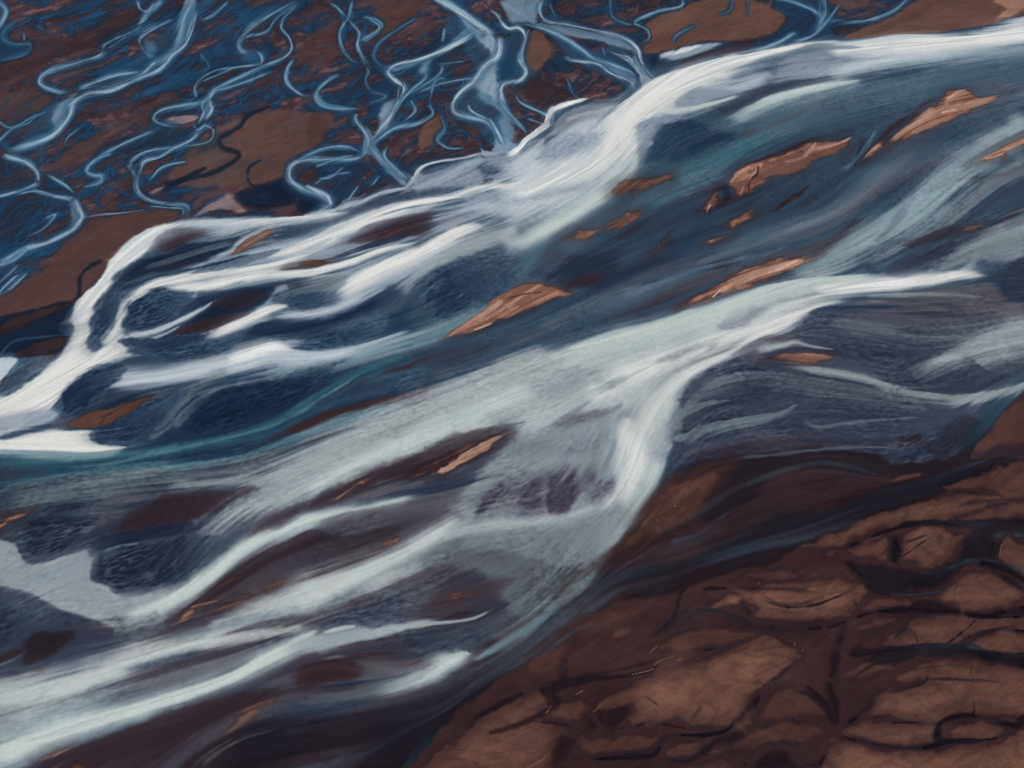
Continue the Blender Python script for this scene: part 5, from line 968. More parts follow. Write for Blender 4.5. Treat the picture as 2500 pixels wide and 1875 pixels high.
isle('small tan-tipped sandbar cut by the left edge of the picture', 'G', '-80,350 0,330 50,300 150,280 60,335 0,372 -80,400', 'R', f=4)
crest('G', '40,330,8 -40,370,14', 'Q', .9)
isle('brown sandbar with orange rills at the tip of the dark island beside the milky bend', 'G', '905,905 950,850 1020,790 1100,755 1185,748 1160,775 1090,790 1060,800 1058,830 1000,870 940,892', 'R', f=4)
isle('dark red-brown sandbar in the middle of the dark island under the milky bend', 'G', '1150,830 1180,780 1260,740 1400,690 1530,630 1560,640 1500,700 1380,760 1240,810', 'r', f=10)
crest('G', '1040,830,12 980,860,12', 'O', .7); crest('G', '1180,755,5 1100,770,6 1030,790,5', 'Q', .7); crest('G', '1340,610,4 1230,650,6 1150,690,6', 'r', .8); crest('G', '1280,770,6 1160,815,5', 'r', .8)
isle('little orange-tipped sandbar on the east end of the dark island', 'G', '2030,462 2090,425 2150,398 2178,405 2160,440 2100,462', 'R', f=3)
crest('G', '2160,410,3 2130,440,4', 'L', .9)
isle('brown sandbar with an orange ridge under the lowest grey stream', 'G', '1580,1145 1640,1120 1720,1108 1800,1100 1900,1112 1965,1140 1930,1170 1850,1188 1740,1180 1660,1215 1635,1245 1600,1200', 'R', f=5)
crest('G', '1740,1120,6 1690,1150,8 1630,1180,6', 'Q', .7); crest('G', '1940,1140,8 1850,1160,10 1770,1150,6', 'O', .7)
isle('smooth tan tongue of sand curving down towards the bottom edge', 'G', '960,1659 1100,1560 1220,1450 1280,1360 1340,1300 1460,1270 1520,1265 1500,1300 1420,1360 1360,1420 1260,1480 1140,1570 1020,1680', 'o', f=12, o=.8)
bar('G', '1420,1620 1560,1580 1700,1560 1850,1580 1700,1620 1500,1680', 'b', f=16, o=.7)
isle('short orange sandbar under the milky band near the bottom left corner', 'G', '190,1625 250,1580 330,1550 385,1536 350,1580 240,1622', 'R', f=3)
crest('G', '370,1550,3 280,1600,5', 'Q', .7); bar('G', '400,1640 450,1645 420,1690 360,1690', 'r', f=6)
bar('E', '530,1342 560,1290 640,1240 780,1185 900,1135 1000,1108 940,1140 860,1190 780,1250 710,1290 660,1318 600,1342', 'b', f=8, o=.9)
P('E', 'O', '530,1342 560,1290 640,1240 780,1185 900,1135 1000,1108 900,1180 710,1290 600,1342', f=16, o=.7, tx=1., lay='b')
bar('E', '1083,1090 1040,1130 1000,1162 950,1202 850,1262 760,1302 685,1317 720,1290 790,1250 880,1180 960,1130', 'L', f=5)
P('E', 'R', '1083,1090 1040,1130 1000,1162 950,1202 850,1262 760,1302 685,1317 720,1290 790,1250 880,1180 960,1130', f=10, o=.6, tx=1., lay='b')
# ================= 8. bottom centre (tile H) =================
P('H', 'g', '760,330 1000,300 1100,330 1400,310 1600,220 1750,120 1700,350 1580,520 1460,680 1300,840 1150,900 1050,850 900,640 700,610 500,640 300,740 60,900 -80,900 200,640 500,500', f=30, o=.8, k=1, rip=.6)
R('H', 'w', '1560,240,20 1400,300,20 1100,340,24 900,370,30 700,420,30', s=1, o=.6, k=1)
R('H', 'w', '780,330,5,20 680,400,30,36 580,470,40,36 450,540,50,40 300,610,50,50 100,700,60,60 -80,780,60,60', s=1, o=.95, k=.7)
R('H', 'T', '1930,-20,60,20 1850,150,70,24 1740,330,70,26 1620,470,60,30 1520,600,50,30 1420,720,40,30', s=1, o=.85, k=.8)
P('H', 'm', '900,480 1100,460 1300,500 1400,600 1300,760 1150,780 1050,660 950,600', f=60, o=.6, k=1, rip=.7)
P('H', 'p', '640,700 900,620 1050,580 1150,620 1100,720 950,800 860,860 700,880 640,850', f=24, o=.8, k=1.2)
P('H', 'd', '72,905 120,830 220,760 320,730 400,690 560,650 660,660 640,780 560,870 400,912 270,905 160,892', f=40, o=.85, k=1, rip=1, j=1)
P('H', 'd', '270,880 320,830 400,790 560,780 560,870 400,910', f=14, o=.7, k=1, rip=.5, j=.6)
isle('dark brown oval sandbar in the grey rippled stretch above the dark bay', 'H', '662,785 720,732 800,700 900,688 942,700 920,740 850,762 760,785 700,800', 'R', f=5)
isle('pale tan sand spit touching the lower end of the brown oval bar', 'H', '600,856 640,830 690,798 740,795 748,820 720,850 660,865 610,868', 'L', f=4, o=.8)
bar('H', '740,850 800,820 900,800 920,830 840,860', 'b', f=8, o=.8); crest('H', '920,710,10 820,740,12 720,770,8', 'r', .8)
R('H', 'c', '1020,790,6,10 900,850,12,12 760,870,10,16 600,880,14,20 420,920,20,30 200,950,24,40 0,980,30,40 -150,1010,30,40', s=1, o=.85, k=1.2)
P('H', 'd', '448,985 500,930 600,890 760,880 880,860 860,960 880,1030 740,1058 600,1052 510,1030', f=24, o=.85, k=1, rip=1, j=.8)
P('H', 'd', '865,980 900,910 1000,830 1100,800 1200,830 1100,930 980,1010 890,1040', f=30, o=.65, k=1, rip=1)
P('H', 'p', '-60,1110 100,1060 300,1030 520,1030 700,1080 700,1130 500,1150 300,1100 150,1080', f=16, o=.7, k=1.3)
P('H', 'P', '-60,1120 60,1095 200,1100 300,1140 260,1180 100,1200 -60,1230', f=12, o=.9)
P('H', 'm', '300,1080 600,1060 760,1080 660,1170 400,1270 100,1330 -60,1300 200,1230', f=24, o=.55, k=1.5)
P('H', 'k', '-80,1420 100,1330 400,1290 700,1200 860,1120 1100,1100 1000,1240 860,1400 700,1560 600,1700 -80,1700', f=40, o=.8, k=1.2)
P('H', (40, 36, 48), '300,1340 560,1280 700,1190 830,1110 1000,1120 1200,1080 1000,1250 880,1380 700,1520 500,1700 300,1700 250,1500', f=50, o=.8, k=1)
R('H', 'gg', '1600,480,50 1520,600,50 1400,740,44 1250,860,36 1100,960,28 980,1030,18 880,1090,14', s=1, o=.8, k=1)
R('H', 'q', '1350,800,16 1200,900,16 1050,990,14 900,1080,12', s=1, o=.6, k=1)
R('H', 'T', '878,1040,4,8 830,1048,20,22 740,1110,20,28 620,1180,14,26 520,1220,10,20', s=(.6, 1), o=.95, k=.7, e=(0, .3))
bar('H', '-60,1560 60,1560 200,1590 120,1640 -60,1640', 'b', f=20, o=.7)
R('H', 'E', '860,1390,8 760,1460,12 640,1560,14 540,1640,20 480,1700,20', s=1, o=1, k=1); R('H', 'E', '800,1400,30 680,1500,30 560,1620,30', s=1, o=.5)
# ================= 9. the brown plain at the lower right (tile I) =================
PAL_A = dict(a=(107, 77, 67), A=(118, 86, 73), f=(68, 47, 48), F=(50, 37, 44), h=(90, 63, 57), H=(132, 99, 84))
P('I', 'f', '2400,-60 1900,100 1700,170 1350,300 1000,440 860,520 650,570 400,640 250,700 0,740 -300,900 -550,1080 -800,1280 -950,1400 -1100,1600 -1300,1800 2400,1800', f=16, o=1, k=.8, j=.5, lay='b')
P('I', 'P', '2300,-500 2212,-400 2100,-280 2000,-140 1930,-60 1900,0 2000,-10 2260,-60', f=10, o=1, lay='b')
P('I', 'h', '2300,-500 2250,-380 2110,-280 2010,-150 1940,-60 2100,-80 2260,-120', f=14, o=.8, j=.6, lay='b')
P('I', 'h', '1930,-60 1950,-110 2020,-120 2060,-90 1980,-40', f=8, o=.8, lay='b')
# dark wooded-looking shallows above it
P('I', (68, 51, 54), '-20,420 100,250 270,80 400,20 700,-40 680,60 560,180 500,300 700,200 900,20 1300,60 1700,60 1500,160 1200,260 1000,300 700,420 450,540 200,580 -100,640 -300,780 -400,720 -250,560', f=24, o=.9, k=1.2)
bar('I', '60,400 200,280 300,160 420,90 560,60 585,100 540,180 480,280 400,330 300,390 180,430 60,480 -20,520', 'r', f=16, o=.75)
bar('I', '200,350 320,240 420,200 400,270 300,350 120,410', 'O', f=30, o=.35, k=1)
bar('I', '-40,560 60,480 200,430 360,390 300,470 160,530', 'f', f=20, o=.8)
R('I', 'd', '640,240,8 560,320,14 440,400,14 300,440,14', s=1, o=.7, k=1.3)
bar('I', '470,465 540,385 620,332 672,350 625,420 520,462', 'r', f=14, o=.6)
bar('I', '990,265 1080,225 1200,228 1240,160 1400,140 1480,125 1500,90 1560,62 1650,50 1672,75 1640,108 1500,140 1380,178 1250,200 1150,250 1060,272', 'r', f=12, o=.65, j=1)
bar('I', '1000,120 1060,80 1120,110 1230,80 1180,120 1060,150 1000,160', 'b', f=12, o=.8)
crest('I', '1660,70,10 1560,90,14 1490,115,8', 'O', .5)
R('I', 'e', '700,140,10 900,60,14 1100,10,12 1300,40,12 1450,90,10', s=1, o=.22, k=1.5)
R('I', 'E', '2300,-20,12 2000,10,16 1850,50,18 1700,110,20 1500,170,24', s=1, o=.3, k=1)
R('I', 'D1', '2300,10,20 1950,60,30 1750,120,44 1500,200,60 1250,280,60 1000,370,60 800,430,50 600,490,40 400,560,34 200,605,34 0,650,34', s=1, o=.85, k=1)
R('I', 'E', '1200,480,30 1000,465,24 800,465,24 640,500,24 450,560,26 250,600,30 0,620,34 -150,640,34 -250,720,20', s=1, o=.2, k=1.5)
R('H', 'D1', '1650,650,26 1606,675,26 1480,745,26 1356,834,26 1230,960,26 1106,1090,30 950,1200,40 850,1300,40', s=1, o=.8, k=1)
R('H', 'k', '1900,1130,8 1700,1160,12 1500,1180,16 1350,1220,20 1150,1270,24 1000,1340,26 880,1420,26', s=1, o=.9, k=.8)
R('H', 'P', '1390,1060,10 1390,1100,14 1370,1180,14', s=1, o=.8)
R('H', 'P', '1650,880,16 1500,900,16 1350,980,20 1200,1070,20 1080,1140,14', s=1, o=.7)
bar('H', '1110,1195 1200,1100 1310,1045 1385,1060 1370,1130 1260,1182 1160,1202', 'h', f=18, o=.55)
bar('H', '1395,1085 1450,1010 1530,970 1600,960 1540,1030 1480,1060', 'h', f=14, o=.5)
bar('H', '1650,950 1680,910 1730,905 1745,930 1690,960', 'h', f=5, o=.9)
bar('H', '1500,870 1620,820 1800,790 1850,810 1650,870', 'h', f=20, o=.6)
def sand(label, pts, col='a', f=10, o=.95, tile='I', j=.5):
    if label: ISLES.append((label, parse(tile, pts)))
    P(tile, 'F', pts, f=6, o=.5, grow=8, j=j, lay='b')
    bar(tile, pts, 'h', f=f*.8, o=o*.9, j=j+.3, k=.4)
    bar(tile, pts, col, f=f*4, o=o, j=j+.8, k=1.)  # paler towards the middle: soft pillow shading painted into the sand colour
    P(tile, 'F', pts, f=30, o=.14, tx=1., lay='b')
sand('long tan sandbar with a smooth pale crest above the diamond-shaped bar', '1000,462 1200,380 1350,300 1500,250 1700,200 1900,180 2050,190 2115,222 1960,262 1800,310 1600,342 1400,382 1280,442 1200,477', 'A')
sand('brown sand flat at the right edge above the long tan bar', '1770,152 1850,110 2000,60 2260,-10 2300,180 2150,200 2020,160 1880,148', 'h', j=1)
sand('thin brown sand strip at the right edge below the long tan bar', '1860,318 1950,290 2060,248 2260,215 2300,290 2100,308 1950,322', 'a')
sand('diamond-shaped tan sandbar with a dark crack, ringed by dark channels', '1545,500 1562,420 1640,362 1720,355 1800,388 1882,402 1862,462 1812,532 1740,575 1690,578 1600,548 1538,532', 'a', f=6)
sand('small triangular sandbar just left of the diamond-shaped bar', '1250,482 1350,452 1440,422 1490,440 1485,500 1450,542 1350,522', 'a', f=7)
sand('', '1340,442 1390,402 1432,390 1420,425', 'h', f=4)
sand('', '1120,520 1160,480 1200,480 1195,520 1140,532', 'h', f=4)
sand('tan sandbar with a notched edge at the right edge below the dark pool', '2078,500 2125,400 2180,440 2300,520 2300,690 2160,600 2100,545', 'a', f=7)
sand('smooth oval sandbar with a low ridge under the dark river bend at the right', '1665,735 1760,700 1880,640 1960,600 2060,620 2150,670 2215,712 2215,740 2130,782 2020,808 1900,792 1780,762', 'a', f=8)
sand('big eye-shaped tan sandbar with curved dark rims left of the river bend', '640,692 800,670 1000,650 1180,645 1280,662 1372,705 1310,780 1240,842 1100,872 900,872 740,842 780,800 700,760 660,720', 'A', f=8)
sand('small tan sand patch touching the west end of the eye-shaped bar', '490,802 560,750 640,722 680,735 670,780 600,798', 'A', f=6)
sand('', '690,620 800,590 950,590 1120,620 1000,640 800,650', 'h', f=10, o=.8)
sand('', '1340,812 1380,745 1500,735 1615,762 1580,790 1450,806', 'h', f=10)
sand('', '1300,920 1350,870 1480,840 1600,835 1500,880 1400,920', 'h', f=12)
sand('broad brown sandbar split by forked rills along the right edge', '1430,1005 1500,930 1580,905 1600,860 1800,832 2300,838 2300,920 2080,918 1980,930 1900,962 1780,1000 1600,992', 'a', f=8)
sand('flat oval brown sandbar in the fork of the dark channel at the right edge', '1880,1002 1960,952 2080,930 2300,945 2300,1020 2080,1037 1950,1022', 'a', f=7)
sand('', '1230,1170 1260,1110 1380,1085 1520,1105 1420,1160 1320,1180', 'h', f=12)
sand('wide tan sandbar crossed by branching dark cracks in the lower right', '1370,1382 1362,1360 1430,1262 1560,1222 1660,1195 1480,1200 1600,1130 1750,1085 1900,1070 2050,1100 2300,1150 2300,1385 2180,1382 2080,1378 1960,1368 1860,1368 1750,1408 1560,1415 1480,1382', 'a', f=8)
sand('brown sand tongue above the lowest bank, hemmed by a black channel', '1220,1480 1290,1422 1450,1390 1700,1420 1742,1440 1732,1530 1560,1545 1400,1530 1300,1500', 'a', f=8)
sand('pale tan riverbank filling the bottom right corner', '1120,1720 1135,1640 1165,1575 1212,1500 1400,1548 1560,1562 1750,1548 1900,1522 2050,1532 2212,1450 2320,1420 2320,1760', 'A', f=7)
sand('small brown island enclosed by the black channel near the bottom right', '1815,1505 1840,1445 1960,1412 2110,1455 2000,1508 1900,1512', 'h', f=6)
sand('largest smooth tan sandbar, fan-shaped, in the lower right of the plain', '-100,1330 0,1250 200,1150 300,1110 450,1080 650,1000 800,955 900,982 1030,1050 950,1112 870,1180 820,1240 760,1310 690,1370 620,1430 500,1447 420,1432 340,1402 200,1440 100,1450 60,1400 100,1320 0,1350', 'A', f=10)
sand('round dark sandbar enclosed by a loop of dark channel', '800,1380 820,1300 870,1240 950,1222 1050,1240 1125,1310 1140,1385 1000,1382 950,1402 860,1400', 'h', f=12)
sand('', '500,1570 620,1530 760,1450 950,1410 1120,1440 1080,1510 980,1530 900,1530 760,1545 600,1590', 'h', f=12)
sand('', '650,1420 690,1380 750,1330 750,1400 710,1465 670,1460', 'a', f=8)
sand('brown sand flat crossed by a thin white trickle above the fan-shaped bar', '240,1022 300,952 450,902 600,900 740,932 700,962 560,1002 400,1022', 'h', f=12)
sand('tan riverbank at the bottom centre beside the near-black bay', '560,1720 640,1640 780,1500 900,1400 1080,1310 1290,1232 1340,1290 1240,1380 1420,1480 1340,1580 1250,1720', 'a', tile='H', f=10, j=.8)
sand('', '240,1500 100,1480 -80,1500 -200,1520 -100,1590 150,1580', 'h', f=10)
sand('', '280,1600 300,1540 360,1510 460,1520 440,1580 360,1610', 'h', f=8)
sand('', '-400,1330 -300,1290 -200,1290 -120,1330 -200,1400 -320,1400', 'a', f=10)
sand('', '80,1750 150,1650 300,1650 420,1640 600,1620 680,1750', 'h', f=14)
def plain_veins():
    w, D = ras_poly(parse('I', '2400,-60 1900,100 1700,170 1350,300 1000,440 860,520 650,570 400,640 250,700 0,740 -300,900 -550,1080 -800,1280 -950,1400 -1100,1600 -1300,1800 2400,1800'), True, 2)
    i0, i1, j0, j1 = w; sl = (slice(j0, j1), slice(i0, i1)); x, y = GX[sl], GY[sl]; m = sstep(1, 8, D)
    wx = fbm(x/22, y/22, 601, 3)-.5; wy = fbm(x/22, y/22, 611, 3)-.5
    f = F[sl]; bed = BED[sl]
    tone = fbm(x/26+wx*2, y/12+wy*2, 621, 3)-.5
    for a in (f, bed): a += (tone*16*m)[..., None]*np.array((1, .76, .66))
    r1 = 1-np.abs(2*fbm(x/17+wx*3.2, y/6+wy*3.4, 631, 3, .45)-1); r2 = 1-np.abs(2*fbm(x/8+wx*4, y/3.2+wy*4, 641, 3, .5)-1)
    n = (sstep(.74, 1.0, r1)*.2)*m*sstep(.3, .55, fbm(x/30, y/30, 651, 2))
    for a in (f, bed): a += n[..., None]*(np.array((46, 36, 44))-a)
RIB.append(('X', plain_veins))
# lit look of the crowns painted as paler colour, with tones of drier sand
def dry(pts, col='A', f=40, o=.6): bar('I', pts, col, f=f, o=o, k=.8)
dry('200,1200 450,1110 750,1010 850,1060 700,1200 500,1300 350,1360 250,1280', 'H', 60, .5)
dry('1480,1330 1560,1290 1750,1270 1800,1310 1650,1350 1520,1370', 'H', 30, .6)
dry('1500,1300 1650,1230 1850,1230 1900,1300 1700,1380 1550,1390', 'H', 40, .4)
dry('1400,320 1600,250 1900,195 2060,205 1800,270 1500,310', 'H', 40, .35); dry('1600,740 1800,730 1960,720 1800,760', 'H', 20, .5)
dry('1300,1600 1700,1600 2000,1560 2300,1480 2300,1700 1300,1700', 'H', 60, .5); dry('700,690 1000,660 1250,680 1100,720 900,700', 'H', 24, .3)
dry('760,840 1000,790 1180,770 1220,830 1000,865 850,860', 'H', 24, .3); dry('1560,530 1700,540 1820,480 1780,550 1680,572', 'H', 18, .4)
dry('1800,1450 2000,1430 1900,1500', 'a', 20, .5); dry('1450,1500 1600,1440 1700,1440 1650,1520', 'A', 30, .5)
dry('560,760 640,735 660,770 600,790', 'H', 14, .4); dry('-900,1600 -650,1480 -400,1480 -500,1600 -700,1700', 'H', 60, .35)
# dark channels
def wid(pts, f):
    out = []
    for z in pts.split():
        z = z.split(','); out.append(','.join(z[:2]+['%.1f' % (float(v)*f) for v in z[2:]]))
    return ' '.join(out)
def chan(pts, s=.8, o=.95, col='K', tile='I'): R(tile, col, pts, s=s, o=o, k=.6, j=(.5, .5))
P('I', 'k', '1880,400 2000,370 2120,390 2110,440 2080,520 2120,560 2000,540 1900,580 1750,700 1550,720 1420,690 1300,620 1230,560 1320,560 1500,580 1700,585 1800,550 1860,470', f=16, o=.9)
P('I', 'P', '1350,590 1500,560 1620,620 1600,660 1450,650', f=24, o=.7); P('I', 'P', '1600,660 1750,600 1850,570 1900,600 1780,680', f=16, o=.5)
R('I', 'e', '2300,620,12 2150,580,14 2000,535,16 1860,550,18 1780,600,20 1650,610,14', s=1, o=.45)
chan('2320,690,20 2200,630,24 2080,570,26 1960,545,20')
chan('2320,350,40 2150,345,36 1980,340,26 1800,335,18 1650,335,14 1500,370,12 1350,425,12 1215,490,12')
chan('2300,420,10 2212,400,14 2150,390,20')
chan('1515,400,16 1520,480,22 1505,560,24'); chan('1720,405,3 1650,450,3 1580,500,3 1550,520,3', col='F'); chan('1480,480,3 1440,510,4', col='F')
chan('1250,530,24 1330,620,20 1400,690,16 1500,725,8', col='k')
R('I', 'd', '1820,690,5 1700,715,6 1560,725,7 1440,705,5', s=1, o=.8)
chan('2320,790,24 2212,800,20 2120,815,18 1980,835,16 1800,810,20 1650,800,22 1500,810,14 1380,820,10 1270,865,10')
chan('2320,830,10 2100,845,12 1900,835,10'); P('I', 'F', '1620,760 1700,745 1800,780 1900,810 1700,810 1600,795', f=10, o=.8)
chan('2320,1100,50 2150,1080,36 2000,1045,28 1900,1010,22 1750,1000,16 1600,1010,14 1430,1030,16 1250,1050,14')
P('I', 'F', '1240,1060 1300,960 1420,1010 1620,1010 1800,1010 1760,1050 1650,1070 1600,1110 1480,1090 1350,1080', f=24, o=.9)
P('I', 'h', '1490,1060 1540,1040 1590,1045 1560,1060', f=8, o=.5, lay='b')
chan('1780,1000,6 1850,950,8 1920,890,6 1960,850,5'); chan('1640,985,4 1620,930,5 1560,900,4'); chan('1890,960,5 2000,920,5 2150,915,6 2300,930,6')
chan('2300,1040,6 2100,1042,7 1980,1030,7'); chan('1900,1100,3 1750,1110,3 1600,1130,3', col='F'); chan('1930,1090,2 1925,1130,3', col='F')
chan('1690,1140,3 1690,1180,5 1650,1210,5 1560,1225,5 1430,1265,6 1390,1300,8 1350,1350,8 1290,1400,7 1230,1450,5'); chan('1690,1180,4 1800,1185,4 1950,1180,4 2100,1200,3', col='F')
chan('1370,1385,4 1420,1385,4 1480,1350,3', col='F'); chan('1940,1300,3 1945,1350,5 1930,1370,4')
chan('2320,1370,14 2212,1380,16 2180,1430,18 2100,1420,16 2000,1385,10 1880,1375,12 1790,1395,14 1750,1430,14 1745,1490,16 1790,1520,12')
chan('1220,1490,5 1400,1530,7 1560,1557,9 1700,1545,12 1800,1515,14 1920,1510,8 2050,1500,6 2200,1440,5')
chan('1480,1415,3 1600,1415,3 1740,1430,4', col='F')
P('I', 'k', '1830,1520 1900,1500 2000,1510 1940,1530 1850,1530', f=5, o=.8)
# loops round the eye bar
chan('640,700,6 720,690,5 840,702,6 960,690,5 1060,700,3', col='F', o=.8); chan('790,742,5 850,772,7 950,792,8 1080,780,9 1180,745,8 1290,700,5', col='F', o=.8)
chan('1370,710,5 1320,780,8 1270,850,10 1180,890,12 1050,905,13 900,905,14 780,890,14 660,850,14 560,810,10 440,810,10 380,860,8', col='F', o=.85)
chan('400,650,6 360,720,8 340,790,8 290,870,10 230,940,10', col='F', o=.8); chan('640,690,8 500,690,8 420,740,8', col='F', o=.6); chan('690,740,8 700,780,12 740,830,10', col='F', o=.6)
chan('1270,870,14 1220,960,24 1190,1080,24 1170,1200,30 1190,1320,30 1190,1440,18', col='F', o=.7)
chan('1230,940,4 1140,1040,4 1070,1110,4 990,1180,5 900,1210,6 820,1230,6 770,1290,12 750,1370,14 790,1420,10', col='F', o=.85)
chan('1000,1195,8 1080,1250,10 1150,1320,10 1180,1420,12', col='F', o=.8)
chan('970,1290,3 970,1340,4', col='F'); chan('1000,1390,8 880,1400,8 820,1430,12', col='F')
P('I', 'F', '300,780 420,760 520,860 760,880 740,930 600,900 400,930 260,960 200,920', f=30, o=.4)
chan('740,945,3 640,990,6 500,1020,6 350,1050,5 250,1100,6 120,1150,6 0,1170,7 -200,1180,7', col='F', o=.9)
chan('660,1400,8 600,1460,16 500,1480,14 380,1480,8 280,1490,8 250,1540,12 200,1590,14 60,1600,16 -100,1610,10 -200,1600,8')
P('I', 'k', '470,1600 450,1560 520,1510 640,1460 720,1480 640,1520 560,1530 500,1600 440,1630', f=10, o=.9)
chan('440,1610,6 350,1630,6 270,1610,5'); P('I', 'K', '690,1700 760,1570 850,1530 960,1540 1000,1600 1100,1560 1130,1600 1110,1700', f=40, o=.85)
chan('1110,1659,16 1130,1600,10 1170,1580,5'); chan('480,1320,3 460,1370,4 400,1420,4 340,1440,3', col='F', o=.9)
P('I', 'F', '-60,1400 -20,1340 90,1310 100,1360 40,1420 -40,1440', f=8, o=.85, j=1); P('I', 'F', '-120,1320 -80,1400 0,1460 -120,1480 -180,1400', f=20, o=.5)
chan('-40,1450,4 80,1440,4 200,1410,5 300,1430,4 420,1450,4', col='F', o=.7); chan('700,1659,6 740,1560,6 790,1500,5', col='F', o=.7)
chan('900,1660,3 890,1590,3 900,1560,3', col='F', o=.6)
R('H', 'F', '1250,1240,20 1350,1300,26 1250,1370,20 1100,1440,16 950,1480,12', s=1, o=.6); R('H', 'F', '1380,1200,20 1300,1290,16 1350,1350,10', s=1, o=.4)
P('H', 'F', '1300,1500 1380,1420 1430,1460 1500,1500 1420,1640 1300,1659', f=24, o=.5); R('H', 'H', '1330,1560,4 1260,1620,8 1180,1659,8', s=1, o=.5, k=2, lay='b')
# thin white trickles
for p in ['235,998,2 205,1025,2.5 190,1045,2', '330,1050,2 235,1085,3 215,1110,3', '215,1120,2 180,1135,2 90,1155,2', '975,980,2 970,1000,3', '1010,1020,2 1020,1030,2', '360,1070,3 340,1080,3', '450,1065,2 435,1072,2', '785,655,2 775,670,3', '1555,282,3 1548,292,3', '2050,185,2 2060,200,3', '2070,190,2 2078,200,2', '330,240,3 325,248,3', '235,315,2 230,322,2', '-340,1320,2 -370,1365,3', '-170,1240,2 -210,1265,3', '-60,1310,2 -120,1360,3', '220,1150,2 212,1158,2', '2115,435,2 2090,460,2 2080,525,2']:
    R('I', 'Q', p, s=1, o=.8, k=.5, flow=False)

bar('J', '480,830 600,770 760,740 900,760 1000,800 900,850 740,870 620,900 520,960 420,1010 400,930', 'f', f=60, o=.7, k=1)
bar('J', '250,1080 330,1010 450,960 600,930 640,980 540,1040 420,1090 300,1130', 'h', f=40, o=.6, k=1)
bar('J', '60,1200 150,1130 230,1120 240,1180 160,1230 80,1250', 'h', f=24, o=.6, k=1)
bar('J', '1240,440 1330,410 1420,400 1400,440 1350,480 1260,460', 'b', f=20, o=.7, k=1); bar('J', '1240,530 1330,500 1450,470 1560,470 1480,510 1380,530', 'b', f=16, o=.8, k=1, j=1)
R('J', 'D1', '900,620,30 1050,560,30 1200,560,30 1000,640,30 800,700,30', s=1, o=.4, k=1.5)
# wider pools and darker joins of the channels
for p in ['1632,652 1690,640 1684,700 1664,760 1700,788 1640,782 1612,740', '1950,645 2050,605 2260,585 2260,655 2110,640 2092,700 2062,760 1990,762 1900,788 1930,722',
          '1420,752 1600,772 1750,800 1900,792 2040,762 2240,900 2150,880 2050,806 1950,796 1850,862 1750,912 1600,912 1520,862 1450,802',
          '1400,1195 1600,1160 1750,1142 1900,1132 1960,1092 2000,1140 2240,1175 2240,1235 2050,1202 1900,1182 1750,1190 1650,1225 1500,1205',
          '1500,985 1800,980 2000,998 2240,955 2240,1012 2050,1014 1850,1004 1650,1002']:
    P('J', 'K', p, f=14, o=.8, j=.6, lay='b')
bar('J', '600,460 700,400 850,345 950,330 985,350 900,420 820,470 700,520 620,590 520,650 470,680 520,580', 'r', f=30, o=.8, k=1)
crest('J', '900,380,14 780,450,14 650,540,12 540,620,8', 'O', .35)
bar('J', '440,740 560,680 700,620 800,560 850,540 780,620 640,680 500,760 400,800', 'f', f=20, o=.8, k=1)
P('J', 'd', '560,770 700,740 850,690 960,600 900,600 800,660 700,700 600,730', f=24, o=.5, k=1.5)
V2 = lambda p, c='F', o=.6: R('J', c, wid(p, 1.5), s=1, o=o, k=.8, e=(.3, .3), flow=False, lay='b')
for p in ['960,890,6 1080,884,8 1250,894,8 1345,915,6', '1345,915,5 1250,950,7 1150,950,7 1085,915,6 1065,890,5', '745,850,6 722,930,8 700,1000,9 650,1060,10 560,1105,8',
          '850,980,8 900,1002,12 980,1035,14 1100,1052,16 1250,1052,16 1400,1020,14 1485,965,10', '1500,960,8 1430,1060,12 1400,1180,16 1390,1330,18 1410,1440,14',
          '760,1160,5 680,1180,6 600,1200,7 450,1240,7 300,1262,7 150,1300,8 0,1340,14', '1250,1160,3 1180,1240,4 1100,1300,6 1040,1360,12 1035,1440,12 1080,1490,10',
          '1170,1320,6 1270,1340,8 1350,1400,9 1380,1480,8', '400,1380,6 380,1440,8 420,1490,8 480,1500,7', '820,1380,4 800,1420,6 760,1460,6', '1590,1340,5 1560,1380,8 1480,1440,8 1420,1500,6',
          '1790,1240,3 1780,1290,5 1700,1320,5 1600,1345,5', '1780,1270,4 1900,1275,4 2050,1290,4', '1985,1220,3 1980,1260,3', '1680,1200,4 1560,1215,5 1440,1300,8', '2211,1040,6 2050,1070,8 1980,1120,7', '1640,1110,4 1700,1060,5 1740,1070,4',
          '1840,1490,10 1830,1560,10 1850,1600,8', '1840,1470,8 1950,1450,10 2060,1440,10 2140,1480,10 2211,1470,8', '1400,1500,5 1500,1530,7 1620,1565,8 1780,1570,8 1860,1545,6',
          '200,1620,8 400,1600,9 560,1590,9 640,1540,8 700,1520,6', '640,1600,8 720,1630,8 800,1610,8 840,1550,8', '640,1590,8 660,1530,8 740,1510,6', '980,1640,6 1060,1580,6 1060,1540,5', '30,1450,4 200,1470,4 330,1500,5', '560,1340,4 620,1380,4 640,1400,3',
          '1690,690,2 1800,650,3', '1960,760,5 1850,790,6', '1900,540,5 2000,510,6 2211,500,5', '1880,460,5 1960,465,5 2060,480,4']:
    V2(p, 'K' if hash(len(p)) % 2 else 'F')
for p in ['780,1120,60 640,1280,60 560,1400,50', '900,1180,40 820,1320,50']: R('J', 'H', p, s=1, o=.22, k=1, lay='b', flow=False)
R('J', 'gg', '520,520,50 480,560,60 400,680,60 300,800,60 180,930,56 60,1030,46 -100,1120,40', s=1, o=.55, k=1.6, rip=.4)
R('J', 'P', '460,700,10 380,820,12 280,940,12', s=1, o=.4, k=2)
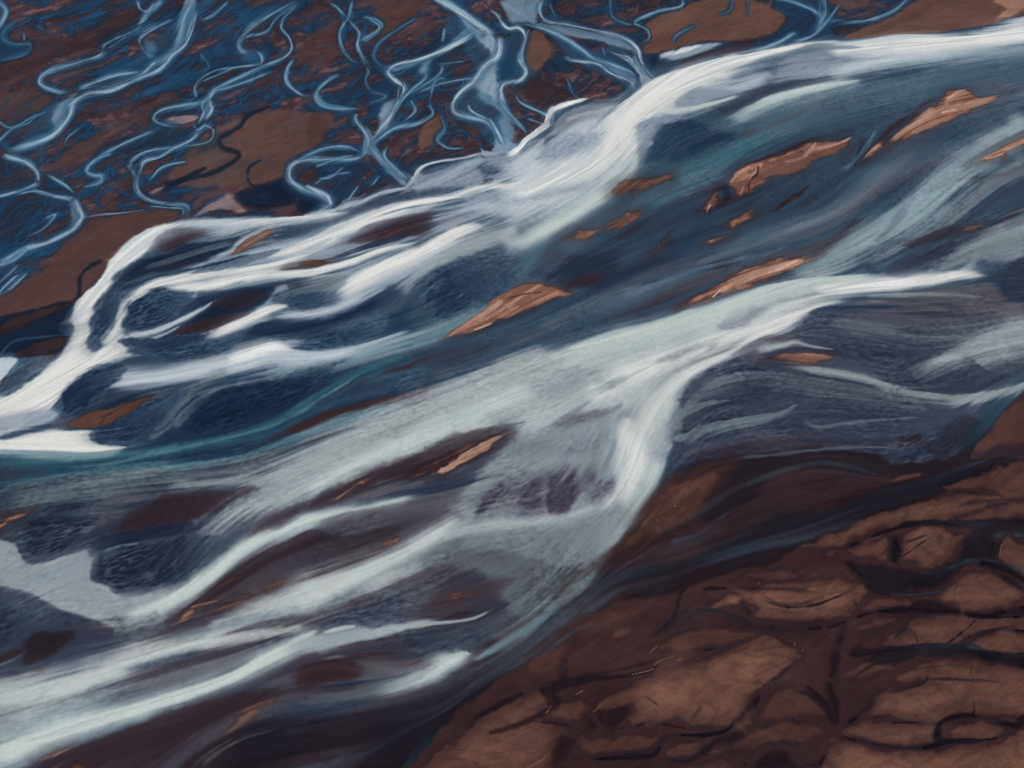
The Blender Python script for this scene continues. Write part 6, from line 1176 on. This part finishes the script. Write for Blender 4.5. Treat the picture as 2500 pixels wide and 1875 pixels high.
# ---------------- current direction, streaks along it, ripples ----------------
def flow_field():
    s = 10; xs = gx[::s]; ys = gy[::s]; ca = np.zeros((len(ys), len(xs)), np.float32); sa = ca.copy(); wt = ca.copy()
    a0 = 2*_ang; ca += .02*math.cos(a0); sa += .02*math.sin(a0)
    for r in RIB:
        if r[0] != 'R' or not r[9]: continue
        wx, wy, wU, wD, T = prep_ribbon(r[1])
        st = max(1, int(6/(np.hypot(np.diff(wx), np.diff(wy)).mean()+1e-6)))
        for i in range(0, len(wx), st):
            w = max(3., (wU[i]+wD[i])/2); a = 2*math.atan2(T[i, 1], T[i, 0]); R_ = max(3*w, 14.)
            a0_ = np.searchsorted(xs, wx[i]-R_); a1_ = np.searchsorted(xs, wx[i]+R_); b0 = np.searchsorted(ys, wy[i]-R_); b1 = np.searchsorted(ys, wy[i]+R_)
            if a1_ <= a0_ or b1 <= b0: continue
            d2 = (xs[None, a0_:a1_]-wx[i])**2+(ys[b0:b1, None]-wy[i])**2
            g = np.exp(-d2/(2*(w*1.0)**2))+.05*np.exp(-d2/(2*(R_/2)**2))
            ca[b0:b1, a0_:a1_] += g*math.cos(a); sa[b0:b1, a0_:a1_] += g*math.sin(a)
    ca = blur(ca, 1); sa = blur(sa, 1)
    sh = (NY, NX)
    a = np.arctan2(up(sa, s, sh), up(ca, s, sh))/2
    return np.cos(a).astype(np.float32), np.sin(a).astype(np.float32)
def lic(N, FX, FY, n, step):
    out = N.astype(np.float32).copy(); tot = 1.
    f = N.ravel()
    jy, ix = np.mgrid[0:NY, 0:NX].astype(np.float32)
    for sg in (1, -1):
        x = ix.copy(); y = jy.copy(); vx = FX*sg; vy = FY*sg
        for k in range(n):
            x += vx*step; y += vy*step
            np.clip(x, 0, NX-1, out=x); np.clip(y, 0, NY-1, out=y)
            idx = (y+.5).astype(np.int32)*NX+(x+.5).astype(np.int32); np.clip(idx, 0, NX*NY-1, out=idx)
            w = 1-(k/n)**2; out += w*f[idx]; tot += w
            nvx = FX.ravel()[idx]; nvy = FY.ravel()[idx]; sgn = np.sign(nvx*vx+nvy*vy)+1e-9
            vx = nvx*sgn; vy = nvy*sgn
    return out/tot
def norm(a):
    return ((a-a.mean())/(a.std()+1e-9)).astype(np.float32)
FX, FY = flow_field()
_rng = np.random.default_rng(5)
q = CELL/.5
white = _rng.random((NY, NX)).astype(np.float32)
L1 = norm(lic(blur(white, 1), FX, FY, int(28/q), 1.5))                                     # fine filaments
n2 = norm(fbm(GX/4.2, GY/4.2, 31, 3, .7))
L2 = norm(lic(n2, FX, FY, int(26/q), 2.6))                            # broad filaments
n3 = norm(fbm(GX/11, GY/11, 37, 3, .6))
L3 = norm(lic(n3, FX, FY, int(26/q), 4.))
LS = norm(.45*L1+.8*L2+.55*L3)
# fish-scale net of standing waves: arcs across the current
_a = np.arctan2(FY, FX)
bw = fbm(GX/9, GY/9, 61, 3); bw2 = fbm(GX/9, GY/9, 71, 3)
net = np.minimum(vor(VU/4.6+bw*1.8, VV/2.3+bw2*1.8, 81, True), 1.3*vor(VU/2.8+bw2*1.9, VV/1.6+bw*1.9, 91, True)+.1)
NET = norm(lic(1-sstep(0., .5, net), FX, FY, 3, 1.2))*(.5+.9*sstep(.3, .7, fbm(GX/6, GY/6, 171, 2))) + .35*L1
NET = norm(NET)
GRN = norm(-vor(VU/2.6+bw*1.9, VV/1.7+bw2*1.9, 131)+.5*vor(VU/1.5, VV/1.1, 141)+.5*fbm(GX/5, GY/5, 161, 3))
GRN = norm(lic(GRN, FX, FY, 2, 1.)+.5*L1*GRN.std())
RPM = sstep(.25, .7, fbm(GX/16, GY/16, 151, 3)).astype(np.float32)
JAG = norm(vor(VU/14+bw*1.5, VV/9+bw2*1.5, 101))*.6+norm(vor(VU/6, VV/4.2, 111))*.35        # scallops
JAG2 = norm(fbm(GX/7, GY/7, 121, 4, .65))
n4 = norm(fbm(GX/17, GY/17, 401, 3, .6)); L4 = norm(.8*lic(n4, FX, FY, int(26/q), 6.)+.25*norm(L3)+.15*L2)
n5 = norm(fbm(GX/15, GY/15, 421, 3, .6)); L5 = norm(.8*lic(n5, FX, FY, int(26/q), 5.)+.2*L2+.1*L1)
# ---------------- compose ----------------
PAL = dict(
 W=(226,225,219), w=(190,198,204), c=(164,177,189), g=(128,140,156), m=(122,120,132), M=(90,88,101), d=(60,65,82),
 T=(192,203,197), t=(136,160,166), q=(94,128,140), e=(58,98,112), E=(34,68,82),
 N=(28,46,70), n=(40,60,84), s=(62,80,98), S=(80,100,116), K=(37,30,40), k=(50,40,48),
 U=(54,94,126), u=(84,120,148), V=(34,68,98), v=(142,166,186), i=(104,142,164),
 P=(62,48,56), p=(80,66,74), B=(90,64,62), b=(66,46,50), o=(104,76,68), O=(118,90,80), Q=(164,126,107), r=(94,66,58), R=(124,88,76),
 cg=(142,149,153), dd=(80,74,90), D1=(40,40,50), cc=(160,168,168), gg=(108,118,124), ww=(188,194,191), ss=(58,68,84), nn=(40,49,67), mm=(98,95,101),
 L=(168,134,118), l=(196,160,142), z=(146,122,124), X=(248,244,236))
PAL.update(PAL_A)
F = np.empty((NY, NX, 3), np.float32); F[:] = np.array(PAL['n'])
RP = np.zeros((NY, NX), np.float32)            # ripple strength
UPM = np.zeros((NY, NX), np.float32)
A = np.ones((NY, NX), np.float32)*.9            # how opaque the water is over the bed (0 = dry)
BED = np.empty((NY, NX, 3), np.float32); BED[:] = np.array((74, 54, 56))
def put(w, col, a, rip, lay):
    i0, i1, j0, j1 = w
    f = F[j0:j1, i0:i1]; c = np.array(PAL[col] if isinstance(col, str) else col, np.float32)
    f += (c-f)*a[..., None]
    r = RP[j0:j1, i0:i1]; r += (rip-r)*a
    al = A[j0:j1, i0:i1]
    if lay == 'b':
        al += (0-al)*a; b = BED[j0:j1, i0:i1]; b += (c-b)*np.minimum(1, a*1.2)[..., None]
    else: al += (.9-al)*np.minimum(1, a)
def compose():
    for r in RIB:
        if r[0] == 'X': r[1](); continue
        if r[0] == 'R':
            _, p, col, s, o, e, k, j, rip, fl, lay, stv = r
            halo = fl and lay == 'w' and isinstance(col, str) and col in LIGHT and s[0]+s[1] < 3 and not stv
            z = ras_ribbon(p, 3.2 if halo else 1.9)
            if z is None: continue
            w, Q, U, Sd, wm, Lm = z; i0, i1, j0, j1 = w
            sl = (slice(j0, j1), slice(i0, i1))
            up_ = sstep(.15, -.15, Sd)            # 1 on the U side
            soft = s[0]*up_+s[1]*(1-up_); jg = j[0]*up_+j[1]*(1-up_)
            if fl:
                al0 = U*Lm; sgn_ = np.where(Sd > 0, 5.3, 0)+p[0, 0]
                wv = vn(al0/26+sgn_, sgn_, 331)*.6+vn(al0/9+sgn_, sgn_, 332)*.4-.5
                Q = Q*np.exp(-.95*wv).astype(np.float32)
            Qj = Q+jg*JAG[sl]*.28+np.minimum(.35, .5/wm)*JAG2[sl]*.5
            x = np.clip((1-Qj)/np.maximum(soft, .02), 0, 1)
            a = x*x*(3-2*x)
            if halo:
                sd = 3.1*len(p)+p[0, 1]; al_ = U*Lm
                nn_ = .55*vn(Sd*2.2+sd+.6*np.sin(al_/23), al_/60+sd, 311)+.45*vn(Sd*5.5+sd, al_/34+sd, 312)
                hs = .35+.65*up_*min(1, s[0]*1.4)+.65*(1-up_)*min(1, s[1]*1.4)
                ha = np.exp(-.62*np.maximum(Qj, 0)**2)*sstep(3.1, 2.2, Q)*sstep(.25, .75, nn_)*.55*np.clip(hs, 0, 1)*o
                ha = ha*sstep(0, .16, U)*sstep(0, .16, 1-U)
                put(w, {'W': 'w', 'X': 'w', 'w': 'c', 'T': 't', 'ww': 'cc', 't': 'q'}.get(col, 'g' if col == 'c' else 'gg'), ha, rip*.5, lay)
                a = a*(1-.45*(1-sstep(.3, .65, nn_))*np.clip(Q*1.5, 0, 1))
            gs = np.exp(-1.25*np.maximum(Qj, 0)**2.6)*sstep(1.9, 1.6, Qj)
            sm = sstep(.55, .95, soft); a = a+(gs-a)*sm
            if stv > 0:
                sd = 7.3*len(p)+p[0, 0]; al_ = U*Lm
                nn_ = .6*vn(Sd*3.4+sd+.7*np.sin(al_/13), al_/30+sd, 301)+.4*vn(Sd*8.+sd, al_/18+sd, 302)
                a = a*(1-stv*(1-sstep(.34, .66, nn_)))
            if e[0] > 0: a = a*sstep(0, e[0], U)
            if e[1] > 0: a = a*sstep(0, e[1], 1-U)
            b = np.minimum(1, 4*a*(1-a)+.32*a)
            a = np.clip(a+k*.18*LS[sl]*b, 0, 1)*o
            put(w, col, a*(Q < 1.9), rip, lay)
        else:
            _, p, col, f, o, g, k, j, rip, smooth, lay, gp, tx, grow = r
            z = ras_poly(p, smooth, 8+j*3+grow*.3)
            if z is None: continue
            w, D = z; i0, i1, j0, j1 = w
            sl = (slice(j0, j1), slice(i0, i1))
            px = .235   # metres per photo pixel, about
            D = D+j*px*JAG[sl]*4.+.35*JAG2[sl]*min(1, .3+f/20)
            a = sstep(-.4-grow*px, max(.5, f*px), D)
            if rip >= .7 and col in ('n', 'd', 's', 'M', 'N', 'nn', 'ss', 'dd') and g is None and D.size > 2500:
                # a shoal: dark and crisp where the water drops off its lower end, pale and rippled where it comes on
                put(w, 'gg' if col in ('nn', 'ss', 'M', 'd') else 'g', np.clip(a*(.5+.15*LS[sl]), 0, 1)*o, rip, lay)
                ins = D > 0; vu = VU[sl]+.25*VV[sl]; lo, hi = vu[ins].min(), vu[ins].max()
                t = (hi-vu)/(hi-lo+1e-6)+.10*LS[sl]+.05*NET[sl]
                a = a*(.4+.6*sstep(.05, .55, t))
            if g is not None:
                (ax, ay), (bx, by) = g
                t = ((GX[sl]-ax)*(bx-ax)+(GY[sl]-ay)*(by-ay))/((bx-ax)**2+(by-ay)**2)
                a = a*np.clip(t+.1*k*LS[sl], 0, 1)**gp
            if tx: a = a*(1-tx+tx*sstep(-.4, 1.4, .8*L2[sl]+.8*L1[sl]+.5*JAG2[sl]))
            b = np.minimum(1, 4*a*(1-a)+.32*a)
            a = np.clip(a+k*.18*LS[sl]*b, 0, 1)*o
            put(w, col, a, rip, lay)
def finish():
    global F
    # the current draws everything it carries out along its path
    soft = blur(np.clip(A*1.3, 0, 1), 2)
    G = F.copy()
    for c in range(3): G[..., c] = lic(F[..., c], FX, FY, int(6/q), 1.5)
    wgt = (soft*.55)[..., None]
    wgt = wgt*(1-UPM[..., None]*.35)
    wgt = wgt*(1-.88*np.clip(blur(np.clip(RP*1.2, 0, 1), 6)*2.4, 0, 1))[..., None]
    F += (G-F)*wgt
    # silt spreads sideways out of every stream, in long soft veils
    lw = F.mean(-1)/255
    Wh = (np.clip((lw-.42)/.4, 0, 1)*soft).astype(np.float32)
    L45 = sstep(-1.3, 1.5, .8*L3+.6*L2+.3*L1)
    Wn = lic(blur(Wh, 2), FX, FY, int(10/q), 2.)
    Wb = lic(blur(Wh, int(5.2/CELL)), FX, FY, int(14/q), 3.5)
    Wc = lic(blur(Wh, int(2.2/CELL)), FX, FY, int(14/q), 3.)
    riv = soft*(1-UPM)
    thin = (np.clip(Wh-Wn, 0, 1)*.55*riv*(.4+.6*(1-L45)))[..., None]      # stream rims turn translucent
    F += (np.array((112, 124, 140))-F)*thin
    hv = (np.clip(Wc*1.05+Wb*1.15, 0, .8)*riv*(1-Wh)*(.42+.45*L45)*(1-.75*RP))[..., None]
    F += (np.array((138, 149, 160))-F)*hv
    # narrow or ragged streams are thinner sheets of milk than the broad ones: strands with gaps between them
    core = sstep(.25, .8, blur(Wh, int(1.6/CELL)))
    gap = (sstep(-.2, 1.5, .55*L2+.75*L1+.35*L3)*.62+.16)*(1-.55*core)
    dm = (Wh*gap*riv*(1-.5*RP))[..., None]
    F += (np.array((112, 128, 144))-F)*dm
    up_w = UPM*np.clip((lw-.33)/.3, 0, 1)
    hu = (np.clip(blur(up_w.astype(np.float32), int(2.4/CELL))*1.5, 0, .42)*UPM*soft)[..., None]
    F += (np.array((92, 128, 156))-F)*hu*(.5+.5*L45)[..., None]
    # veils of silt and gaps of clear water, drawn out along the current
    lum0 = blur(F.mean(-1), 2)/255
    wm = soft*(1-UPM)*(1-.5*RP)*sstep(.62, .40, lum0)
    v1 = (sstep(.0, 2.2, L4)*.42*wm)[..., None]; F += (np.array((104, 116, 128))-F)*v1
    v2 = (sstep(.2, 2.2, L5)*.38*wm*sstep(.1, .3, lum0))[..., None]; F += (F*np.array((.74, .62, .66))-F)*v2
    v3 = (sstep(.2, 2.4, -L4)*.14*soft*(1-UPM))[..., None]; F += (F*.72-F)*v3
    ub = np.stack([blur(F[..., i], 2) for i in range(3)], -1); F += (.4*(1-UPM)*soft+.12)[..., None]*(F-ub)
    gl = F.mean(-1)[..., None]; F = gl+(F-gl)*(.86-.06*UPM[..., None])
    x = np.clip(F/255, 0, 1); F = 255*(x+.30*(x*x*(3-2*x)-x))
    F = 255*np.power(np.clip(F/255, 0, 1), 1.0+.04*sstep(.8, .45, F.mean(-1)/255)[..., None])
    dr = (1-soft)[..., None]; wv_ = fbm(GX/40, GY/40, 501, 2)
    fb2 = fbm(VU/7+wv_*4, VV/.9+wv_*9, 511, 4, .65)-.5; fb3 = fbm(GX/1.1, GY/1.1, 521, 3, .7)-.5; fb4 = fbm(VU/30+wv_*3, VV/12+wv_*4, 531, 4)-.5
    F += dr*((fb2*26+fb3*12+fb4*34)*F.mean(-1)/95)[..., None]*np.array((1, .8, .72))
    lum = F.mean(-1)/255
    act = (.4+.6*np.clip(lum*1.6, 0, 1))*(.25+.75*soft)
    F += (LS*.9*act)[..., None]+(L1*1.3*act*(1-RP*.5))[..., None]
    br = sstep(.17, .36, blur(lum, 3))
    c = RP*((np.maximum(NET, -.6)*1.25+.1)*(1-br)*(.45+.6*RPM)*(3+54*lum)+GRN*br*(.45+.6*RPM)*15*(1.15-lum))
    c += (1-RP)*soft*(1-UPM)*GRN*6.5*RPM*sstep(.1, .4, lum)*(1.2-lum)
    F += c[..., None]*np.array((1, 1.0, 1.0), np.float32)
CAL_G = [.93,.948,.985]; CAL_O = [.001,.001,.001]
compose(); finish()
# ---------------- survey raster -> real surfaces ----------------
def lin(c):
    c = np.clip(c/255, 0, 1); return np.where(c <= .04045, c/12.92, ((c+.055)/1.055)**2.4).astype(np.float32)
GAIN = np.array(CAL_G, np.float32); OFF = np.array(CAL_O, np.float32)          # how bright this daylight makes a white ground
A_ = np.clip(A, 0, .9); dry = 1-A_/.9
def albedo(c, o): c = lin(c); return np.clip(np.maximum(c-o, .4*c)/GAIN, .002, .9)
SAND_OFF = np.array((.005, .005, .0052), np.float32); wet_ = (A_/.9)[..., None]
FL = albedo(F, OFF*wet_+SAND_OFF*(1-wet_))
BL = albedo(BED, SAND_OFF)
BL += (FL-BL)*(np.clip(dry*1.3, 0, 1))[..., None]
BL = np.minimum(BL, FL*1.25+.002)       # wet sand under the water is as dark as the water over it
WL = np.clip((FL-(1-A_)[..., None]*BL)/np.maximum(A_, .05)[..., None], .002, .95)
sdry = blur(dry.astype(np.float32), 2)
sdry = blur(sdry, 2)
ZB = (-.38+.47*sdry+.06*sdry*(blur(dry.astype(np.float32), 9)-.3)).astype(np.float32)
ZB += sdry*(.035*JAG2+.015*LS)
ZW = (RP*NET*.010+.006*LS).astype(np.float32)

def node_mat(name, water):
    m = bpy.data.materials.new(name); m.use_nodes = True; nt = m.node_tree; nt.nodes.clear()
    N = nt.nodes.new; L = nt.links.new
    out = N('ShaderNodeOutputMaterial'); b = N('ShaderNodeBsdfPrincipled'); at_ = N('ShaderNodeAttribute'); at_.attribute_name = 'tint'
    geo = N('ShaderNodeNewGeometry'); mp = N('ShaderNodeMapping'); mp.inputs['Rotation'].default_value = (0, 0, -_ang)
    mp.inputs['Scale'].default_value = (.5, 1.6, 1) if water else (1, 1.5, 1)
    nz = N('ShaderNodeTexNoise'); nz.inputs['Scale'].default_value = .9 if water else 1.3; nz.inputs['Detail'].default_value = 5; nz.inputs['Roughness'].default_value = .65
    mr = N('ShaderNodeMapRange'); mr.inputs['From Min'].default_value = .3; mr.inputs['From Max'].default_value = .7
    mr.inputs['To Min'].default_value = .93 if water else .88; mr.inputs['To Max'].default_value = 1.07 if water else 1.12
    mx = N('ShaderNodeVectorMath'); mx.operation = 'SCALE'
    L(geo.outputs['Position'], mp.inputs['Vector']); L(mp.outputs[0], nz.inputs['Vector']); L(nz.outputs['Fac'], mr.inputs['Value'])
    L(at_.outputs['Color'], mx.inputs[0]); L(mr.outputs[0], mx.inputs['Scale']); L(mx.outputs[0], b.inputs['Base Color'])
    bp = N('ShaderNodeBump'); bp.inputs['Distance'].default_value = .05 if water else .16; bp.inputs['Strength'].default_value = .5
    L(nz.outputs['Fac'], bp.inputs['Height']); L(bp.outputs[0], b.inputs['Normal'])
    if water:
        b.inputs['Roughness'].default_value = .38; b.inputs['IOR'].default_value = 1.33; b.inputs['Specular IOR Level'].default_value = .22
        al = N('ShaderNodeAttribute'); al.attribute_name = 'cover'; L(al.outputs['Fac'], b.inputs['Alpha'])
    else:
        b.inputs['Roughness'].default_value = .8; b.inputs['Specular IOR Level'].default_value = .15
    L(b.outputs[0], out.inputs['Surface']); return m
MAT_W = node_mat('silty_water', True); MAT_S = node_mat('volcanic_sand', False)

def sheet(name, mask, Z, col, mat, cover=None, centre=False, skirt=False):
    """the cells of the raster picked by mask, as one mesh"""
    jj, ii = np.nonzero(mask)
    vi = np.zeros((NY, NX), bool)
    for a in (0, 1):
        for b in (0, 1): vi[jj+a, ii+b] = True
    idx = np.cumsum(vi.ravel()).reshape(NY, NX)-1
    sel = vi.ravel(); n = int(sel.sum())
    co = np.stack([GX.ravel()[sel], GY.ravel()[sel], Z.ravel()[sel]], 1).astype(np.float32)
    c = (0, 0, 0)
    if centre:
        c = (float(co[:, 0].mean()), float(co[:, 1].mean()), 0.); co -= np.array(c, np.float32)
    quads = np.stack([idx[jj, ii], idx[jj, ii+1], idx[jj+1, ii+1], idx[jj+1, ii]], 1).astype(np.int32)
    tint = np.ones((n, 4), np.float32); tint[:, :3] = col.reshape(-1, 3)[sel]
    if skirt:            # the plain runs on to the horizon
        e = 9000.
        xs = [-e, X0, X0+(NX-1)*CELL, e]; ys = [-e, Y0, Y0+(NY-1)*CELL, e]
        ex = []; base = n; 
        for y in ys:
            for x in xs: ex.append((x, y, -1.6))
        co = np.vstack([co, np.array(ex, np.float32)]); t = np.ones((16, 4), np.float32); t[:, :3] = BL[::9, ::9].reshape(-1, 3).mean(0); tint = np.vstack([tint, t])
        q = [(base+r*4+k, base+r*4+k+1, base+r*4+k+5, base+r*4+k+4) for r in range(3) for k in range(3)]
        quads = np.vstack([quads, np.array(q, np.int32)]); n += 16
    me = bpy.data.meshes.new(name); m = len(quads)
    me.vertices.add(n); me.vertices.foreach_set('co', co.ravel())
    me.loops.add(4*m); me.loops.foreach_set('vertex_index', quads.ravel())
    me.polygons.add(m); me.polygons.foreach_set('loop_start', np.arange(0, 4*m, 4, dtype=np.int32))
    me.polygons.foreach_set('use_smooth', np.ones(m, bool))
    me.update(calc_edges=True)
    a = me.attributes.new('tint', 'FLOAT_COLOR', 'POINT'); a.data.foreach_set('color', tint.ravel())
    if cover is not None:
        a = me.attributes.new('cover', 'FLOAT', 'POINT'); a.data.foreach_set('value', cover.ravel()[sel].astype(np.float32))
    me.materials.append(mat)
    o = bpy.data.objects.new(name, me); o.location = c; scene.collection.objects.link(o); return o

owner = np.zeros((NY-1, NX-1), np.int16)
for k, (lab, p) in enumerate(ISLES):
    w, D = ras_poly(p, True, 4); i0, i1, j0, j1 = w
    i1 = min(i1, NX-1); j1 = min(j1, NY-1)
    sub = owner[j0:j1, i0:i1]; sub[(D[:j1-j0, :i1-i0] > -.9) & (sub == 0)] = k+1
g_ = sheet('ground', owner == 0, ZB, BL, MAT_S, skirt=True); g_['kind'] = 'structure'
AF = (A_[:-1, :-1]+A_[1:, :-1]+A_[:-1, 1:]+A_[1:, 1:])/4
w_ = sheet('water', AF > .05, ZW, WL, MAT_W, cover=A_); w_['kind'] = 'structure'
for k, (lab, p) in enumerate(ISLES):
    mk = owner == k+1
    if mk.sum() < 20: print('empty isle', lab); continue
    o = sheet('sandbar', mk, ZB, BL, MAT_S, centre=True)
    o['label'] = lab; o['category'] = 'sandbar'; o['group'] = 'sandbars left dry by the braided river'
